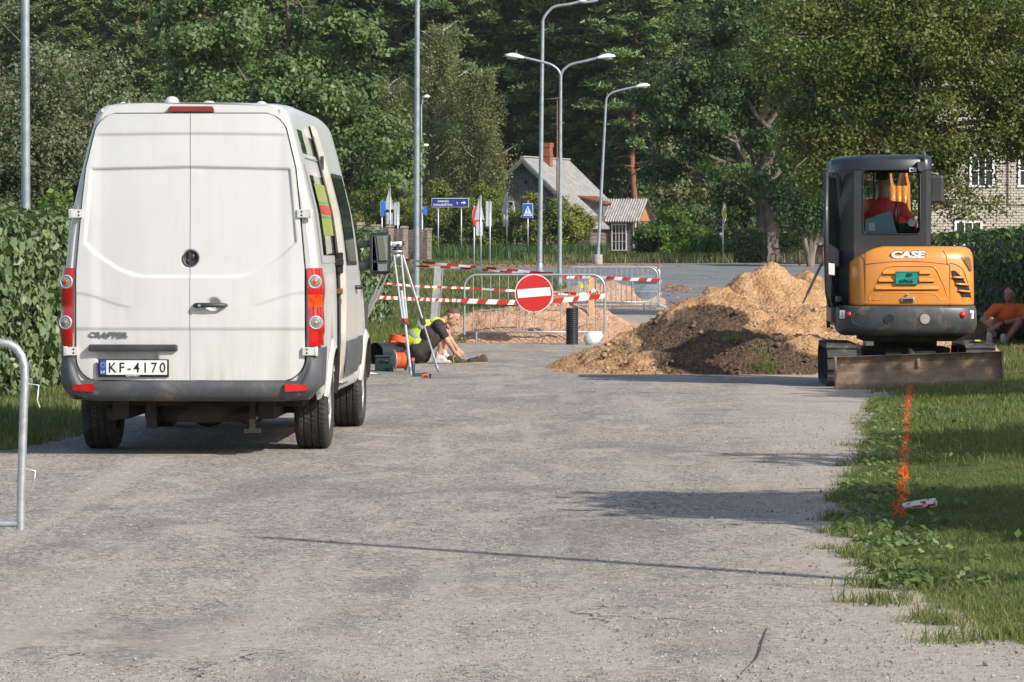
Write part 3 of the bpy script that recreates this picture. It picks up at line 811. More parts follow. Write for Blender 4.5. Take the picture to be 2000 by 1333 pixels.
# ------------------------------------------------------------------ hedges
def hedge(name, label, path, width, height, lmat, density, size, z0=0.0, base_gap=0.12, big=True):
    root = thing(name, label, 'hedge', (path[0][0], path[0][1], 0))
    ox, oy = path[0]
    C = []; Nn = []
    core = MB()
    for (a, b) in zip(path[:-1], path[1:]):
        a = Vector((*a, 0)); b = Vector((*b, 0)); d = (b - a); L = d.length; d.normalize()
        nrm = Vector((d.y, -d.x, 0))      # right of travel
        n_ = int(L * density)
        for i in range(n_):
            u = random.random() * L
            side = random.random()
            wv = 0.12 * noise.noise(Vector((a.x + u * 0.8, a.y, 3))) + 0.06 * noise.noise(Vector((u * 3, a.y, 8)))
            hh = height + 0.10 * noise.noise(Vector((u * 0.9, a.y, 1)))
            if side < 0.62:
                z = base_gap + random.random() ** 0.85 * (hh - base_gap)
                bulge = 0.10 * noise.noise(Vector((u * 1.8, z * 2.2, 5)))
                off = width / 2 + wv + bulge - abs(random.gauss(0, 0.07)); nn = nrm
            elif side < 0.74:
                z = base_gap + random.random() * (hh - base_gap); off = -width / 2 - wv + abs(random.gauss(0, 0.05)); nn = -nrm
            else:
                z = hh + random.gauss(0, 0.05); off = random.uniform(-1, 1) * width / 2; nn = Vector((0, 0, 1))
                if random.random() < 0.03: z += random.uniform(0.02, 0.12)
            p = a + d * u + nrm * off
            C.append((p.x - ox, p.y - oy, z + zg(p.y))); Nn.append(tuple(nn))
        # the two ends
        for e, s_ in ((a, -1), (b, 1)):
            for i in range(int(width * density * 0.55)):
                z = base_gap + random.random() * (height - base_gap); o_ = random.uniform(-1, 1) * width / 2
                p = e + d * (s_ * (0.02 + 0.05 * noise.noise(Vector((o_ * 3, z * 3, 1)))) ) + nrm * o_
                C.append((p.x - ox, p.y - oy, z + zg(p.y))); Nn.append(tuple(d * s_))
        mtx = Matrix.Translation(Vector((a.x - ox, a.y - oy, zg(a.y)))) @ Matrix(((nrm.x, d.x, 0, 0), (nrm.y, d.y, 0, 0), (0, 0, 1, 0), (0, 0, 0, 1)))
        k = 40
        core.grid(lambda u_, v_: (mtx @ Vector(((0.5 - v_) * 0 + (width / 2 - 0.17) * math.cos(v_ * PI), 0.15 + (L - .3) * u_, 0.1 + (height - 0.28) * min(1, 1.6 * math.sin(v_ * PI))))), k, 10, 0, True)
    core.build('stem_mass', M['hedge_core'], root, fix=False)
    C = np.array(C); Nn = np.array(Nn)
    nn = Nn * 0.9 + unit(len(C)) * 0.75 + np.array([0, 0, 0.35]); nn /= np.linalg.norm(nn, axis=1)[:, None]
    # leaves hang tip down
    u = np.array([0, 0, -1.0]) + 0.6 * rng.normal(size=C.shape); u -= (u * nn).sum(1)[:, None] * nn; u /= np.linalg.norm(u, axis=1)[:, None]
    v = np.cross(nn, u)
    s = (size * (0.6 + 0.8 * rng.random(len(C))))[:, None]
    if big:
        # each leaf is two halves folded on the midrib, five-cornered like ivy
        mid0 = C - u * s * .45; mid1 = C + u * s * .6
        rv = []
        for sg in (1, -1):
            q = np.stack([mid0, C - u * s * .42 + sg * v * s * .34 + nn * s * .12, C + u * s * .12 + sg * v * s * .38 + nn * s * .10, mid1], axis=1)
            rv.append(q)
        Q = np.concatenate(rv); r_ = rng.random(len(C)); r_ = np.concatenate([r_, r_])
    else:
        Q = kite(C, nn, size); r_ = None
    o = quads_obj('foliage', Q, lmat, root, rnd=r_)
    o['kind'] = 'stuff'
    return root
M['hedge_core'] = mat('hedge_core', (0.02, 0.026, 0.01), 0.95, var=0.4, vs=14, bump=0.08, bs=12)
hedge('ivy_hedge', 'tall clipped leafy hedge along the left verge beside the van', [(-5.4, 35.5), (-5.15, 40), (-4.15, 58), (-2.98, 76)], 1.0, 1.84, M['lf_hedge'], 1050, 0.084)
hedge('garden_hedge', 'dark clipped hedge behind the seated man in orange', [(9.0, 54.0), (9.55, 66), (10.6, 90)], 1.4, 1.85, M['lf_hedge_dark'], 700, 0.09)
q = G(1467, 519)
hedge('garden_hedge', 'small dark square hedge left of the thick tree trunk', [(q.x - .6, q.y + .1), (q.x + .55, q.y + .1)], .8, 1.25, M['lf_hedge_dark'], 1600, 0.09, big=False)
q = G(1542, 514)
hedge('garden_hedge', 'light green arched hedge behind the mesh gate', [(q.x - .8, q.y + 1.1), (q.x + .85, q.y + 1.1)], .7, 1.35, M['lf_bush'], 1500, 0.09, big=False)
# bindweed shoots on top of the left hedge
vq = []
root = thing('vine_shoot', 'pale climbing shoots rising from the hedge top beside the van hinge', 'plant', (X_(110, 37), 37, 1.9))
for k in range(4):
    a = Vector((random.uniform(-.12, .12), random.uniform(-.2, .2), 0)); h = random.uniform(.15, .38)
    vb = MB(); vb.tube([a, a + Vector((.02, 0, h * .6)), a + Vector((.06, 0, h))], .005, 5); vb.build('stem', M['lf_bush'], root)
    for j in range(9): vq.append(tuple(a + Vector((random.gauss(.02, .05), random.gauss(0, .05), random.uniform(.1, 1) * h))))
C = np.array(vq); nn = unit(len(C)) + np.array([.3, -1.2, .3]); nn /= np.linalg.norm(nn, axis=1)[:, None]
quads_obj('leaves', kite(C, nn, .085, .6), M['lf_bush'], root)
# trees outside the picture on the right, whose shade falls on the verge
def offtree(lab, X, Y, H, blobs, nc, lm, size=0.14):
    tree('garden_tree', lab, 'tree', Vector((X, Y, zg(Y))), H, blobs, nc, 18, 0.2, size * 1.4, M[lm], M['bark'], 0.14, nlimb=10, twigs=30)
offtree('conical garden tree on the right verge out of view', 6.3, 18.0, 5.0, [(0, 0, 1.1, 1.25, 1.25, .7), (0, 0, 2.0, 1.0, 1.0, .8), (0, 0, 3.0, .7, .7, .8), (0, 0, 3.9, .4, .4, .6), (0, 0, 4.6, .2, .2, .4)], 800, 'lf_dark')
offtree('broad garden tree on the right verge out of view', 9.5, 24.1, 5.4, [(0, 0, 3.3, 2.2, 2.2, 1.4), (.5, .5, 4.2, 1.5, 1.5, 1.0), (-1.0, .4, 2.6, 1.4, 1.4, 1.0)], 1100, 'lf_dark')
offtree('round garden tree beside the excavator out of view', 10.7, 34.4, 5.5, [(0, 0, 3.3, 2.2, 2.2, 1.4), (-.6, .8, 4.2, 1.4, 1.4, 1.1), (1.0, -1.0, 2.6, 1.5, 1.5, 1.4)], 1000, 'lf_dark')
offtree('garden tree shading the seated man out of view', 11.9, 53.5, 6.0, [(0, 0, 3.6, 2.2, 2.2, 1.6), (0.5, 0.8, 4.8, 1.6, 1.6, 1.2), (-0.6, .8, 2.6, 1.4, 1.4, 1.2)], 620, 'lf_dark')
# ------------------------------------------------------------------ wooden house
M['roof_slate'] = mat('weathered_roof', (0.255, 0.25, 0.242), 0.85, var=0.2, vs=2.5, bump=0.02, bs=18, dirt=(0.2, 0.19, 0.17), dirt_amt=0.5, ds=3)
M['roof_cor'] = mat('corrugated_roof', (0.33, 0.31, 0.3), 0.85, var=0.2, vs=3, dirt=(0.1, 0.09, 0.08), dirt_amt=0.6, ds=4)
M['wood_grey'] = mat('grey_timber', (0.125, 0.125, 0.13), 0.85, var=0.3, vs=3, dirt=(0.06, 0.055, 0.05), dirt_amt=0.5)
M['wood_brown'] = mat('brown_timber', (0.15, 0.12, 0.1), 0.85, var=0.3, vs=3, dirt=(0.06, 0.05, 0.04), dirt_amt=0.6)
M['frame_white'] = mat('peeling_white_frame', (0.5, 0.49, 0.46), 0.7, var=0.2, vs=9, dirt=(0.2, 0.17, 0.15), dirt_amt=0.6, ds=9)
M['brick_red'] = mat('red_brick', (0.3, 0.095, 0.05), 0.85, var=0.2, vs=3)
M['plank_orange'] = mat('orange_plank', (0.36, 0.17, 0.07), 0.8, var=0.2, vs=4)
M['pinkwall'] = mat('faded_red_plank', (0.25, 0.1, 0.09), 0.8, var=0.3, vs=6)
D = 212.0; s_ = D / FP
hz = zg(D)
a = R(24)
root = thing('wooden_house', 'old grey timber house with a steep pale roof and brick chimney', 'house', (X_(1040, D), D, hz), -a)
# local axes: x along the gable, y along the ridge; the front gable at y = 0
LEN = 5.8; HW = 3.95; ZR = Z_(310, D) - hz; ZE = Z_(435, D) - hz; OH = 0.45
RX = -0.45
def zr(x): return ZR - abs(x - RX) / HW * (ZR - ZE)
# roof: two thick slopes
rf = MB()
for s in (-1, 1):
    xe = RX + s * (HW + 0.35); ze = zr(xe)
    rf.prism([(RX, ZR + .08), (xe, ze + .08), (xe, ze - .06), (RX, ZR - .08)] if s > 0 else [(RX, ZR + .08), (RX, ZR - .08), (xe, ze - .06), (xe, ze + .08)], -OH, LEN + OH, 'y', 0)
roof = rf.build('roof', M['roof_slate'], root)
rc = MB(); rc.box(RX - .12, RX + .12, -OH - .02, LEN + OH + .02, ZR + .07, ZR + .14); rc.build('ridge_cap', M['roof_cor'], roof)
for s in (-1, 1):
    bb = MB(); xe = RX + s * (HW + .38)
    bb.prism([(RX, ZR - .02), (xe, zr(xe) - .02), (xe, zr(xe) - .24), (RX, ZR - .26)], -OH - .05, -OH - .01, 'y')
    bb.build('barge_board', M['wood_grey'], root)
# walls behind the boards
wl = MB()
wl.prism([(RX - HW, 0), (RX + HW, 0), (RX + HW, ZE - .1), (RX, ZR - .12), (RX - HW, ZE - .1)], 0.06, LEN - .06, 'y')
wl.build('wall', M['wood_brown'], root)
# gable boards one by one above the log wall
ZB = 2.55
nb = 34
for i in range(nb):
    x0 = RX - HW + .1 + i * (2 * HW - .2) / nb; x1 = x0 + (2 * HW - .2) / nb - .02
    zt = min(zr(x0), zr(x1)) - .2
    if zt < ZB + .1: continue
    g = MB(); g.box(x0, x1, random.uniform(-.004, .012) - .0, .055, ZB + random.uniform(-.04, .03), zt)
    g.build('board', M['wood_grey'], root)
# log courses
for i in range(10):
    z0 = .25 + i * .225
    g = MB(); g.box(RX - HW - .08, RX + HW + .08, -.05 - random.uniform(0, .02), .05, z0, z0 + .205)
    g.build('plank', M['wood_brown'], root, bevel=.02)
    g = MB(); g.box(RX + HW - .05, RX + HW + .05 + random.uniform(0, .02), .1, LEN, z0, z0 + .205)
    g.build('plank', M['wood_brown'], root, bevel=.02)
# diamond hole, attic window
g = MB(); dz = ZR - 1.35; dx = RX + .05
g.prism([(dx, dz - .2), (dx + .2, dz), (dx, dz + .2), (dx - .2, dz)], -.03, -.008, 'y', 1)
g.prism([(dx, dz - .13), (dx + .13, dz), (dx, dz + .13), (dx - .13, dz)], -.045, -.03, 'y', 0)
g.build('attic_vent', [M['dark_gap'], M['wood_grey']], root)
def window(parent, x0, x1, z0, z1, y, nx=3, nz=2, fm='frame_white', wd=.07, axis='y', sgn=-1):
    f = MB(); p = MB()
    def bx(mb, u0, u1, w0, w1, t0, t1):
        if axis == 'y': mb.box(u0, u1, y + sgn * t1 if sgn < 0 else y + t0, y + sgn * t0 if sgn < 0 else y + t1, w0, w1)
        else: mb.box(y + sgn * t1 if sgn < 0 else y + t0, y + sgn * t0 if sgn < 0 else y + t1, u0, u1, w0, w1)
    for u0, u1, w0, w1 in ((x0 - wd, x1 + wd, z1, z1 + wd), (x0 - wd * 1.4, x1 + wd * 1.4, z0 - wd, z0), (x0 - wd, x0, z0, z1), (x1, x1 + wd, z0, z1)): bx(f, u0, u1, w0, w1, .02, .09)
    for i in range(1, nx):
        u = x0 + (x1 - x0) * i / nx; bx(f, u - .02, u + .02, z0, z1, .025, .075)
    for i in range(1, nz):
        u = z0 + (z1 - z0) * i / nz; bx(f, x0, x1, u - .018, u + .018, .027, .07)
    bx(p, x0, x1, z0, z1, .01, .03)
    fo = f.build('window', M[fm], parent)
    p.build('pane', M['blindglass'], fo)
    return fo
window(root, -2.1, -1.2, 2.7, 3.25, 0, 3, 1)
window(root, 1.0, 1.7, .9, 2.1, -.06, 2, 2)
window(root, -1.4, -.7, .9, 2.1, -.06, 2, 2)
window(root, -3.3, -2.6, .9, 2.1, -.06, 2, 2)
# chimney of stacked bricks
ch = MB()
cx, cy = RX + .35, 2.4
zc0 = ZR - .5
for i in range(17):
    z = zc0 + i * .085
    e = .04 if i in (8, 14, 15, 16) else 0
    for (x0, x1, y0, y1) in ((cx - .22 - e, cx, cy - .22 - e, cy + .22 + e), (cx + .006, cx + .22 + e, cy - .22 - e, cy + .22 + e)):
        ch.box(x0, x1, y0, y1, z, z + .078)
c_ = ch.build('chimney', M['brick_red'], roof); c_['kind'] = 'stuff'
# dormer slot and hatch on the right slope
dm = MB()
x0 = RX + 2.6; x1 = RX + 3.9
dm.prism([(x0, zr(x0) + .1), (x1, zr(x1) + .1), (x1, zr(x0) - .15)], 2.1, 4.6, 'y', 0)
dm.build('dormer', M['wood_grey'], root)
dm = MB(); dm.prism([(x0 - .2, zr(x0) + .2), (x1 + .15, zr(x0) - .2), (x1 + .15, zr(x0) - .1), (x0 - .2, zr(x0) + .3)], 1.95, 4.75, 'y', 0)
dm.build('dormer_roof', M['rust'], root)
# porch at the right with corrugated roof
px0 = RX + HW - .25; P0 = 2.3
pr = MB()
pw = 2.1
pr.box(px0, px0 + pw, P0, P0 + 1.9, 0, 2.15)
pr.build('porch_wall', M['wood_brown'], root)
for z0 in [0.2 + .22 * k for k in range(9)]:
    g = MB(); g.box(px0, px0 + pw + .02, P0 - .05, P0 - .002, z0, z0 + .2); g.build('plank', M['wood_brown'], root)
window(root, px0 + .75, px0 + 1.55, .55, 1.95, P0 - .05, 4, 3)
window(root, P0 + .5, P0 + 1.4, .8, 1.9, px0 + pw, 3, 2, axis='x', sgn=1)
g = MB(); g.box(px0 + pw - .1, px0 + pw + .04, P0 - .1, P0 + .05, 0, 2.3); g.build('corner_post', M['frame_white'], root)
g = MB(); g.box(px0 + pw + .05, px0 + pw + .12, P0 + .2, P0 + .45, 0, 2.3); g.build('corner_post', M['pinkwall'], root)
zp = 2.15; zpr = 3.45
nco = 22
cr_ = MB()
def corr(u, v):
    x = px0 - .9 + (pw + 1.3) * u
    return (x, P0 - .35 + 1.35 * v, zp + (zpr - zp) * v + .04 * math.sin(u * nco * 2 * PI))
cr_.grid(corr, nco * 6, 4, 0)
cr_.grid(lambda u, v: (corr(u, 1)[0], P0 + 1.0 + 1.3 * v, zpr - (zpr - zp) * v + .04 * math.sin(u * nco * 2 * PI)), nco * 6, 4, 0)
cr_.grid(lambda u, v: (corr(u, v)[0], corr(u, v)[1], corr(u, v)[2] - .03), nco * 6, 4, 0)
cr_.build('porch_roof', M['roof_cor'], root, fix=False)
g = MB(); xg = px0 + pw + .36
g.prism([(P0 - .3, zp + .02), (P0 + 1.0, zpr - .04), (P0 + 2.3, zp + .02)], xg - .35, xg - .3, 'x')
g.build('porch_gable', M['plank_orange'], root)
# TV mast beside the house
m_ = thing('antenna_mast', 'thin rusty television mast with two crossbars above the house roof', 'antenna', (X_(1088, 200), 200, zg(200)))
g = MB(); g.cyl((0, 0, 0), (0, 0, Z_(195, 200) - zg(200)), .05, .03, 8); g.build('pole', M['rust'], m_)
for zz, l, r in ((194, -26, 8), (243, -12, 14)):
    g = MB(); z = Z_(zz, 200) - zg(200); g.cyl((l * .0274, 0, z - .05), (r * .0274, 0, z + .07), .025, n=6)
    for k in range(4): g.cyl(((l + (r - l) * (k + .5) / 4) * .0274, -.5, z), ((l + (r - l) * (k + .5) / 4) * .0274, .5, z), .015, n=5)
    g.build('crossbar', M['wood_grey'], m_)
# low shed behind the fruit trees, left of the house
sh = thing('shed', 'low pale-roofed shed with a brick corner behind the street-name sign', 'shed', (X_(890, 192), 192, zg(192)))
g = MB(); g.box(-1.25, 1.2, 0, 2, 0, .95); g.build('wall', M['wood_brown'], sh)
g = MB(); g.box(-1.4, 1.35, -.25, 2.2, .95, 1.1); g.build('roof', M['roof_slate'], sh)
g = MB()
for i in range(9):
    g.box(-1.3, -.85, -.06, .2, .02 + i * .1, .02 + i * .1 + .09)
g.build('brick_pier', M['brick_red'], sh)
# grey roof behind the thick trunk
sh = thing('barn', 'low building with a weathered grey roof right of the thick tree trunk', 'barn', (X_(1555, 150), 150, zg(150)))
g = MB(); g.box(-1.0, 2.2, 0, 3, 0, 1.5); g.build('wall', M['wood_grey'], sh)
g = MB(); zt = Z_(418, 150) - zg(150); zb_ = Z_(462, 150) - zg(150)
g.prism([(-.5, zb_), (3.2, zb_), (3.2, zb_ + .08), (-.5, zb_ + .08)], 0, .1, 'z') if False else None
g.add([(-1.15, -.35, zb_), (2.6, -.35, zb_ - .45), (2.6, 1.6, zt), (.15, 1.6, zt), (-1.15, -.35, zb_ - .1), (2.6, -.35, zb_ - .55), (2.6, 1.6, zt - .1), (.15, 1.6, zt - .1)], [(0, 1, 2, 3), (7, 6, 5, 4), (0, 4, 5, 1), (1, 5, 6, 2), (2, 6, 7, 3), (3, 7, 4, 0)])
g.build('roof', M['roof_slate'], sh)

# ------------------------------------------------------------------ pale brick apartment house on the right
M['brick_pale'] = mat('pale_brick', (0.5, 0.45, 0.39), 0.85, var=0.15, vs=1.2, dirt=(0.3, 0.26, 0.22), dirt_amt=0.4)
M['mortar'] = mat('mortar', (0.14, 0.12, 0.11), 0.95, var=0.15)
D = 150.0; s_ = D / FP
bz = zg(D)
bx0 = X_(1770, D)
root = thing('brick_house', 'pale brick apartment house half hidden by the linden on the right', 'house', (bx0, D, bz))
Wd = 12.0; Hh = 7.0
wins = [(X_(1868, D) - bx0, X_(1914, D) - bx0, Z_(476, D) - bz, Z_(436, D) - bz), (X_(1897, D) - bx0, X_(1937, D) - bx0, Z_(362, D) - bz, Z_(306, D) - bz), (X_(1992, D) - bx0, X_(2035, D) - bx0, Z_(362, D) - bz, Z_(306, D) - bz), (X_(1992, D) - bx0 + .5, X_(2045, D) - bx0 + .5, Z_(476, D) - bz, Z_(436, D) - bz)]
g = MB(); g.box(0, Wd, .02, 8, 0, Hh); g.build('wall', M['mortar'], root)
bw, bh = 11 * s_, 5.35 * s_
bm_ = MB(); bm_.box(0, bw - .022, 0, .03, 0, bh - .018)
o0 = bm_.build('brick', M['brick_pale'], root); brick_me = o0.data
cells = []
for r_ in range(int(Hh / bh)):
    for c_ in range(int(Wd / bw) + 1):
        x = (c_ - (0.5 if r_ % 2 else 0)) * bw; z = r_ * bh
        if x < 0 or x > Wd - bw: continue
        if any(x + bw > a - .02 and x < b + .02 and z + bh > c - .02 and z < d + .1 for a, b, c, d in wins): continue
        px = 1000 + (bx0 + x + bw / 2) / s_; py = HZ + (CH - bz - z - bh / 2) / s_
        vis = 1865 < px < 2006 and 366 < py < 476
        cells.append((0 if vis else 1, abs(px - 1955) + abs(py - 420), x, z))
cells.sort()
far_ = MB()
for i, (v, _, x, z) in enumerate(cells):
    if i < 299:
        o = o0 if i == 0 else o0.copy()
        if i: COL.objects.link(o)
        o.location = (x, random.uniform(-.008, .004) - .012, z)
    else:
        far_.box(x, x + bw - .022, -.012, .019, z, z + bh - .018)
f_ = far_.build('brickwork', M['brick_pale'], root); f_['kind'] = 'stuff'
for a, b, c, d in wins: window(root, a, b, c, d, .02, 3, 2 if d - c > 1 else 1, fm='white', wd=.09)
g = MB(); g.tube([(X_(1968, D) - bx0, -.06, Hh), (X_(1968, D) - bx0, -.06, Z_(400, D) - bz), (X_(2010, D) - bx0, -.06, Z_(400, D) - bz)], .025, 6); g.build('gas_pipe', M['rust'], root)
g = MB(); g.box(-.3, Wd + .3, -.4, 8.4, Hh, Hh + .2); g.build('roof', M['roof_cor'], root)

# ------------------------------------------------------------------ brick-post fence at left of the junction
M['fence_slat'] = mat('dark_fence_slat', (0.085, 0.062, 0.055), 0.85, var=0.25, vs=5)
M['fence_post'] = mat('rough_brick_post', (0.3, 0.25, 0.21), 0.9, var=0.3, vs=7, bump=.02, bs=20, dirt=(.12, .09, .07), dirt_amt=.5, ds=8)
pts = [(705, 437, 150), (735, 439, 151), (762, 441, 152), (790, 443, 153), (837, 446, 155)]
P_ = [(X_(px, d), d, Z_(py, d)) for px, py, d in pts]
root = thing('brick_post_fence', 'tall brown slatted fence with five rough brick posts', 'fence', (P_[0][0], P_[0][1], zg(150)))
ox, oy, oz = root.location
for i, (x, y, z) in enumerate(P_):
    g = MB(); wpost = .14 if i < 4 else .13
    hh = z - oz
    k = 0; zz = -.4
    while zz < hh - .05:
        g.box(x - ox - wpost, x - ox + wpost, y - oy - wpost, y - oy + wpost, zz, zz + .115); zz += .125
    g.box(x - ox - wpost - .03, x - ox + wpost + .03, y - oy - wpost - .03, y - oy + wpost + .03, hh - .07, hh)
    g.build('fence_post', M['fence_post'], root)
    if i < 4:
        x2, y2, z2 = P_[i + 1]
        for q in range(15):
            zq = -.1 + q * (hh + .0) / 15
            g = MB(); d_ = Vector((x2 - x, y2 - y, 0)).normalized()
            a = Vector((x - ox, y - oy, 0)) + d_ * .15; b = Vector((x2 - ox, y2 - oy, 0)) - d_ * .15
            nn = Vector((d_.y, -d_.x, 0)) * .02
            h = hh / 15 - .022; t = random.uniform(-.01, .01)
            g.add([a + nn + Vector((0, 0, zq + t)), b + nn + Vector((0, 0, zq - t)), b + nn + Vector((0, 0, zq + h - t)), a + nn + Vector((0, 0, zq + h + t)), a - nn + Vector((0, 0, zq + t)), b - nn + Vector((0, 0, zq - t)), b - nn + Vector((0, 0, zq + h - t)), a - nn + Vector((0, 0, zq + h + t))],
                  [(0, 1, 2, 3), (7, 6, 5, 4), (3, 2, 6, 7), (0, 4, 5, 1), (0, 3, 7, 4), (1, 5, 6, 2)])
            g.build('slat', M['fence_slat'], root)
# mesh gate and fence beside the thick trunk
q = G(1515, 519); q2 = G(1700, 522)
root = thing('mesh_fence', 'rusty wire mesh fence with gate posts right of the thick trunk', 'fence', q)
L = (q2 - q)
sf = q.y / FP
for px in (1515, 1562, 1608, 1655, 1700):
    g = MB(); t = (px - 1515) / 185; p = L * t; g.cyl((p.x, p.y, -.1), (p.x, p.y, 36 * sf), .035, n=8); g.build('post', M['rust'], root)
for zz in (.08, 33 * sf):
    g = MB(); g.cyl((0, 0, zz), (L.x, L.y, zz), .02, n=6); g.build('rail', M['rust'], root)
g = MB()
for i in range(60):
    p = L * (i / 59); g.cyl((p.x, p.y, .05), (p.x, p.y, 33 * sf), .006, n=4, cap=False)
for i in range(9): g.cyl((0, 0, .1 + i * 3.6 * sf), (L.x, L.y, .1 + i * 3.6 * sf), .005, n=4, cap=False)
g.build('wire_mesh', M['wood_brown'], root)
# ------------------------------------------------------------------ text
def text(name, body, w_, h_, M_, mats, parent, depth=0.004, bold=0.0, shear=0.0, space=1.0):
    cu = bpy.data.curves.new(name, 'FONT'); cu.body = body; cu.align_x = 'CENTER'; cu.align_y = 'CENTER'
    cu.extrude = 0.02; cu.offset = bold; cu.shear = shear; cu.space_character = space; cu.resolution_u = 3
    o = bpy.data.objects.new(name, cu); COL.objects.link(o)
    bpy.context.view_layer.update()
    me = bpy.data.meshes.new_from_object(o.evaluated_get(bpy.context.evaluated_depsgraph_get()))
    bpy.data.objects.remove(o)
    n_ = len(me.vertices); a = np.zeros(n_ * 3); me.vertices.foreach_get('co', a); a = a.reshape(-1, 3)
    lo = a.min(0); hi = a.max(0)
    a = (a - (lo + hi) / 2) / (hi - lo) * np.array([w_, h_, depth])
    mt = np.array(M_); a = a @ mt[:3, :3].T + mt[:3, 3]
    me.vertices.foreach_set('co', a.ravel()); me.update()
    return link(name, me, parent, mats)
FACE = Matrix(((1, 0, 0, 0), (0, 0, -1, 0), (0, 1, 0, 0), (0, 0, 0, 1)))   # text plane -> upright, facing -y
def face_at(x, y, z, rot=0.0): return Matrix.Translation((x, y, z)) @ FACE @ Matrix.Rotation(rot, 4, 'Z')

# ------------------------------------------------------------------ white van
YAW = -R(1.67)
VD = 27.4
van = thing('delivery_van', 'dirty white high-roofed panel van seen from behind with its side door ajar', 'van', (X_(371, VD), VD, 0.006), YAW)
HWT = [(.34, .90), (.45, .93), (.56, .94), (.77, .95), (1.1, .95), (1.37, .94), (1.6, .915), (1.81, .886), (2.12, .812), (2.3, .768), (2.42, .735), (2.5, .712), (2.545, .69), (2.575, .645), (2.59, .56), (2.597, .36), (2.60, 0)]
def hw(z): return interp(HWT, z)
def rear_bend(x, z): return .075 * max(0, (z - 1.0) / 1.6) ** 2 + .05 * (x / .9) ** 2
def top(y):
    return interp([(0, 2.60), (.1, 2.605), (1, 2.635), (3.6, 2.64), (4.2, 2.6), (4.5, 2.42), (5.05, 1.75), (5.35, 1.42), (5.8, 1.18), (6.0, .95), (6.02, .6)], y)
WY = [1.24, 4.9]
def zb(y):
    z = .40 if y > .35 else .47
    for q in WY:
        d = abs(y - q)
        if d < .46: z = max(z, .34 + math.sqrt(max(.43 ** 2 - d * d, 0)) * 1.0 if d < .43 else .40)
    return z
def inset(y):
    r = interp([(0, .055), (.015, .028), (.04, .012), (.09, .003), (.16, 0)], y)
    f = interp([(4.9, 0), (5.4, .05), (5.8, .13), (6.0, .26), (6.02, .4)], y)
    return r + f
yv = [0, .015, .04, .09, .16, .25, .4, .6] + [.7 + .045 * i for i in range(25)] + [1.9, 2.0, 2.3, 2.7, 3.1, 3.3, 3.5, 3.9, 4.2, 4.35] + [4.42 + .045 * i for i in range(22)] + [5.42, 5.5, 5.6, 5.7, 5.8, 5.9, 5.97, 6.0, 6.02]
ZP = [0, .04, .1, .17, .3, .42, .5, .6, .7, .78, .85, .9, .94, .965, .985, 1.0]
def section(y):
    b = zb(y); t = top(y); rows_ = []
    hs = (t - .34) / (2.60 - .34)
    half = []
    for (z, h) in [(None, 0)] + HWT:
        if z is None: continue
        zz = .34 + (z - .34) * hs if y > 3.6 else z * (1.0) + (t - 2.60) * max(0, (z - 2.0) / .60)
        half.append((max(zz, b), max(h - inset(y) * (1 if h > .05 else 0), 0)))
    pts = [(x, z) for z, x in half] + [(-x, z) for z, x in half[::-1][1:]]
    return pts
shell = MB(); secs = [section(y) for y in yv]
n_ = len(secs[0]); vs = []
for y, sct in zip(yv, secs):
    wgt = max(0, 1 - y / .7)
    for x, z in sct: vs.append((x, y + rear_bend(x, z) * wgt, z))
op = lambda y, z, side: side > 0 and 1.97 < y < 2.9 and .5 < z < 2.35
fs = []
for i in range(len(yv) - 1):
    for j in range(n_ - 1):
        a = i * n_ + j
        ym = (yv[i] + yv[i + 1]) / 2; zm = (secs[i][j][1] + secs[i][j + 1][1]) / 2
        if j < n_ // 2 and op(ym, zm, 1): continue
        fs.append((a, a + n_, a + n_ + 1, a + 1))
shell.add(vs, fs, 0, True)
body = shell.build('body', M['van_paint'], van, fix=True)
# rear end plate behind the doors, floor and dark load space
g = MB(); g.add([(x, rear_bend(x, z) + .001, z) for x, z in secs[0]], [list(range(n_))]); (lambda *a_, **k__: None)(lambda u, v: ((2 * u - 1) * (hw(.48 + 2.12 * v) - .05), rear_bend((2 * u - 1) * (hw(.48 + 2.12 * v) - .05), .48 + 2.12 * v) + .012, .48 + 2.12 * v), 16, 24, 0)
g.build('rear_frame', M['van_paint'], van, fix=False)
g = MB(); g.box(-.86, .86, .06, 3.9, .42, .5); g.box(-.86, .86, 3.5, 3.54, .5, 1.7); g.box(-.68, .68, 3.5, 3.54, 1.7, 2.4); g.box(-.9, -.87, .3, 3.5, .5, 2.0); g.build('load_floor', M['under'], van)
g = MB(); g.box(-.8, .8, .3, 5.6, .36, .43); g.box(-.6, -.48, .2, 5.2, .27, .4); g.box(.48, .6, .2, 5.2, .27, .4)
g.cyl((-.75, WY[0], .33), (.75, WY[0], .33), .06); g.ell((0, WY[0], .33), (.17, .16, .17)); g.cyl((-.75, WY[1], .3), (.75, WY[1], .3), .05)
g.lathe([(0, -.09), (.34, -.09), (.36, -.03), (.36, .05), (.3, .09), (0, .09)], 20, 0, Matrix.Translation((.08, .62, .33)))
g.box(.42, .46, .15, .2, .2, .42); g.box(.38, .5, .13, .22, .17, .2); g.tube([(-.1, .3, .33), (.2, .34, .28), (.45, .3, .33)], .018)
g.box(-.35, -.28, .2, .3, .2, .4)
g.cyl((-.6, .25, .3), (-.6, 1.0, .32), .05); g.box(-.2, .3, 2.2, 3.2, .2, .4)
g.build('underbody', M['under'], van)
g = MB(); g.tube([(.3, .28, .26), (.42, .34, .22), (.55, .3, .3)], .012, 6); g.build('towing_eye', M['under'], van)

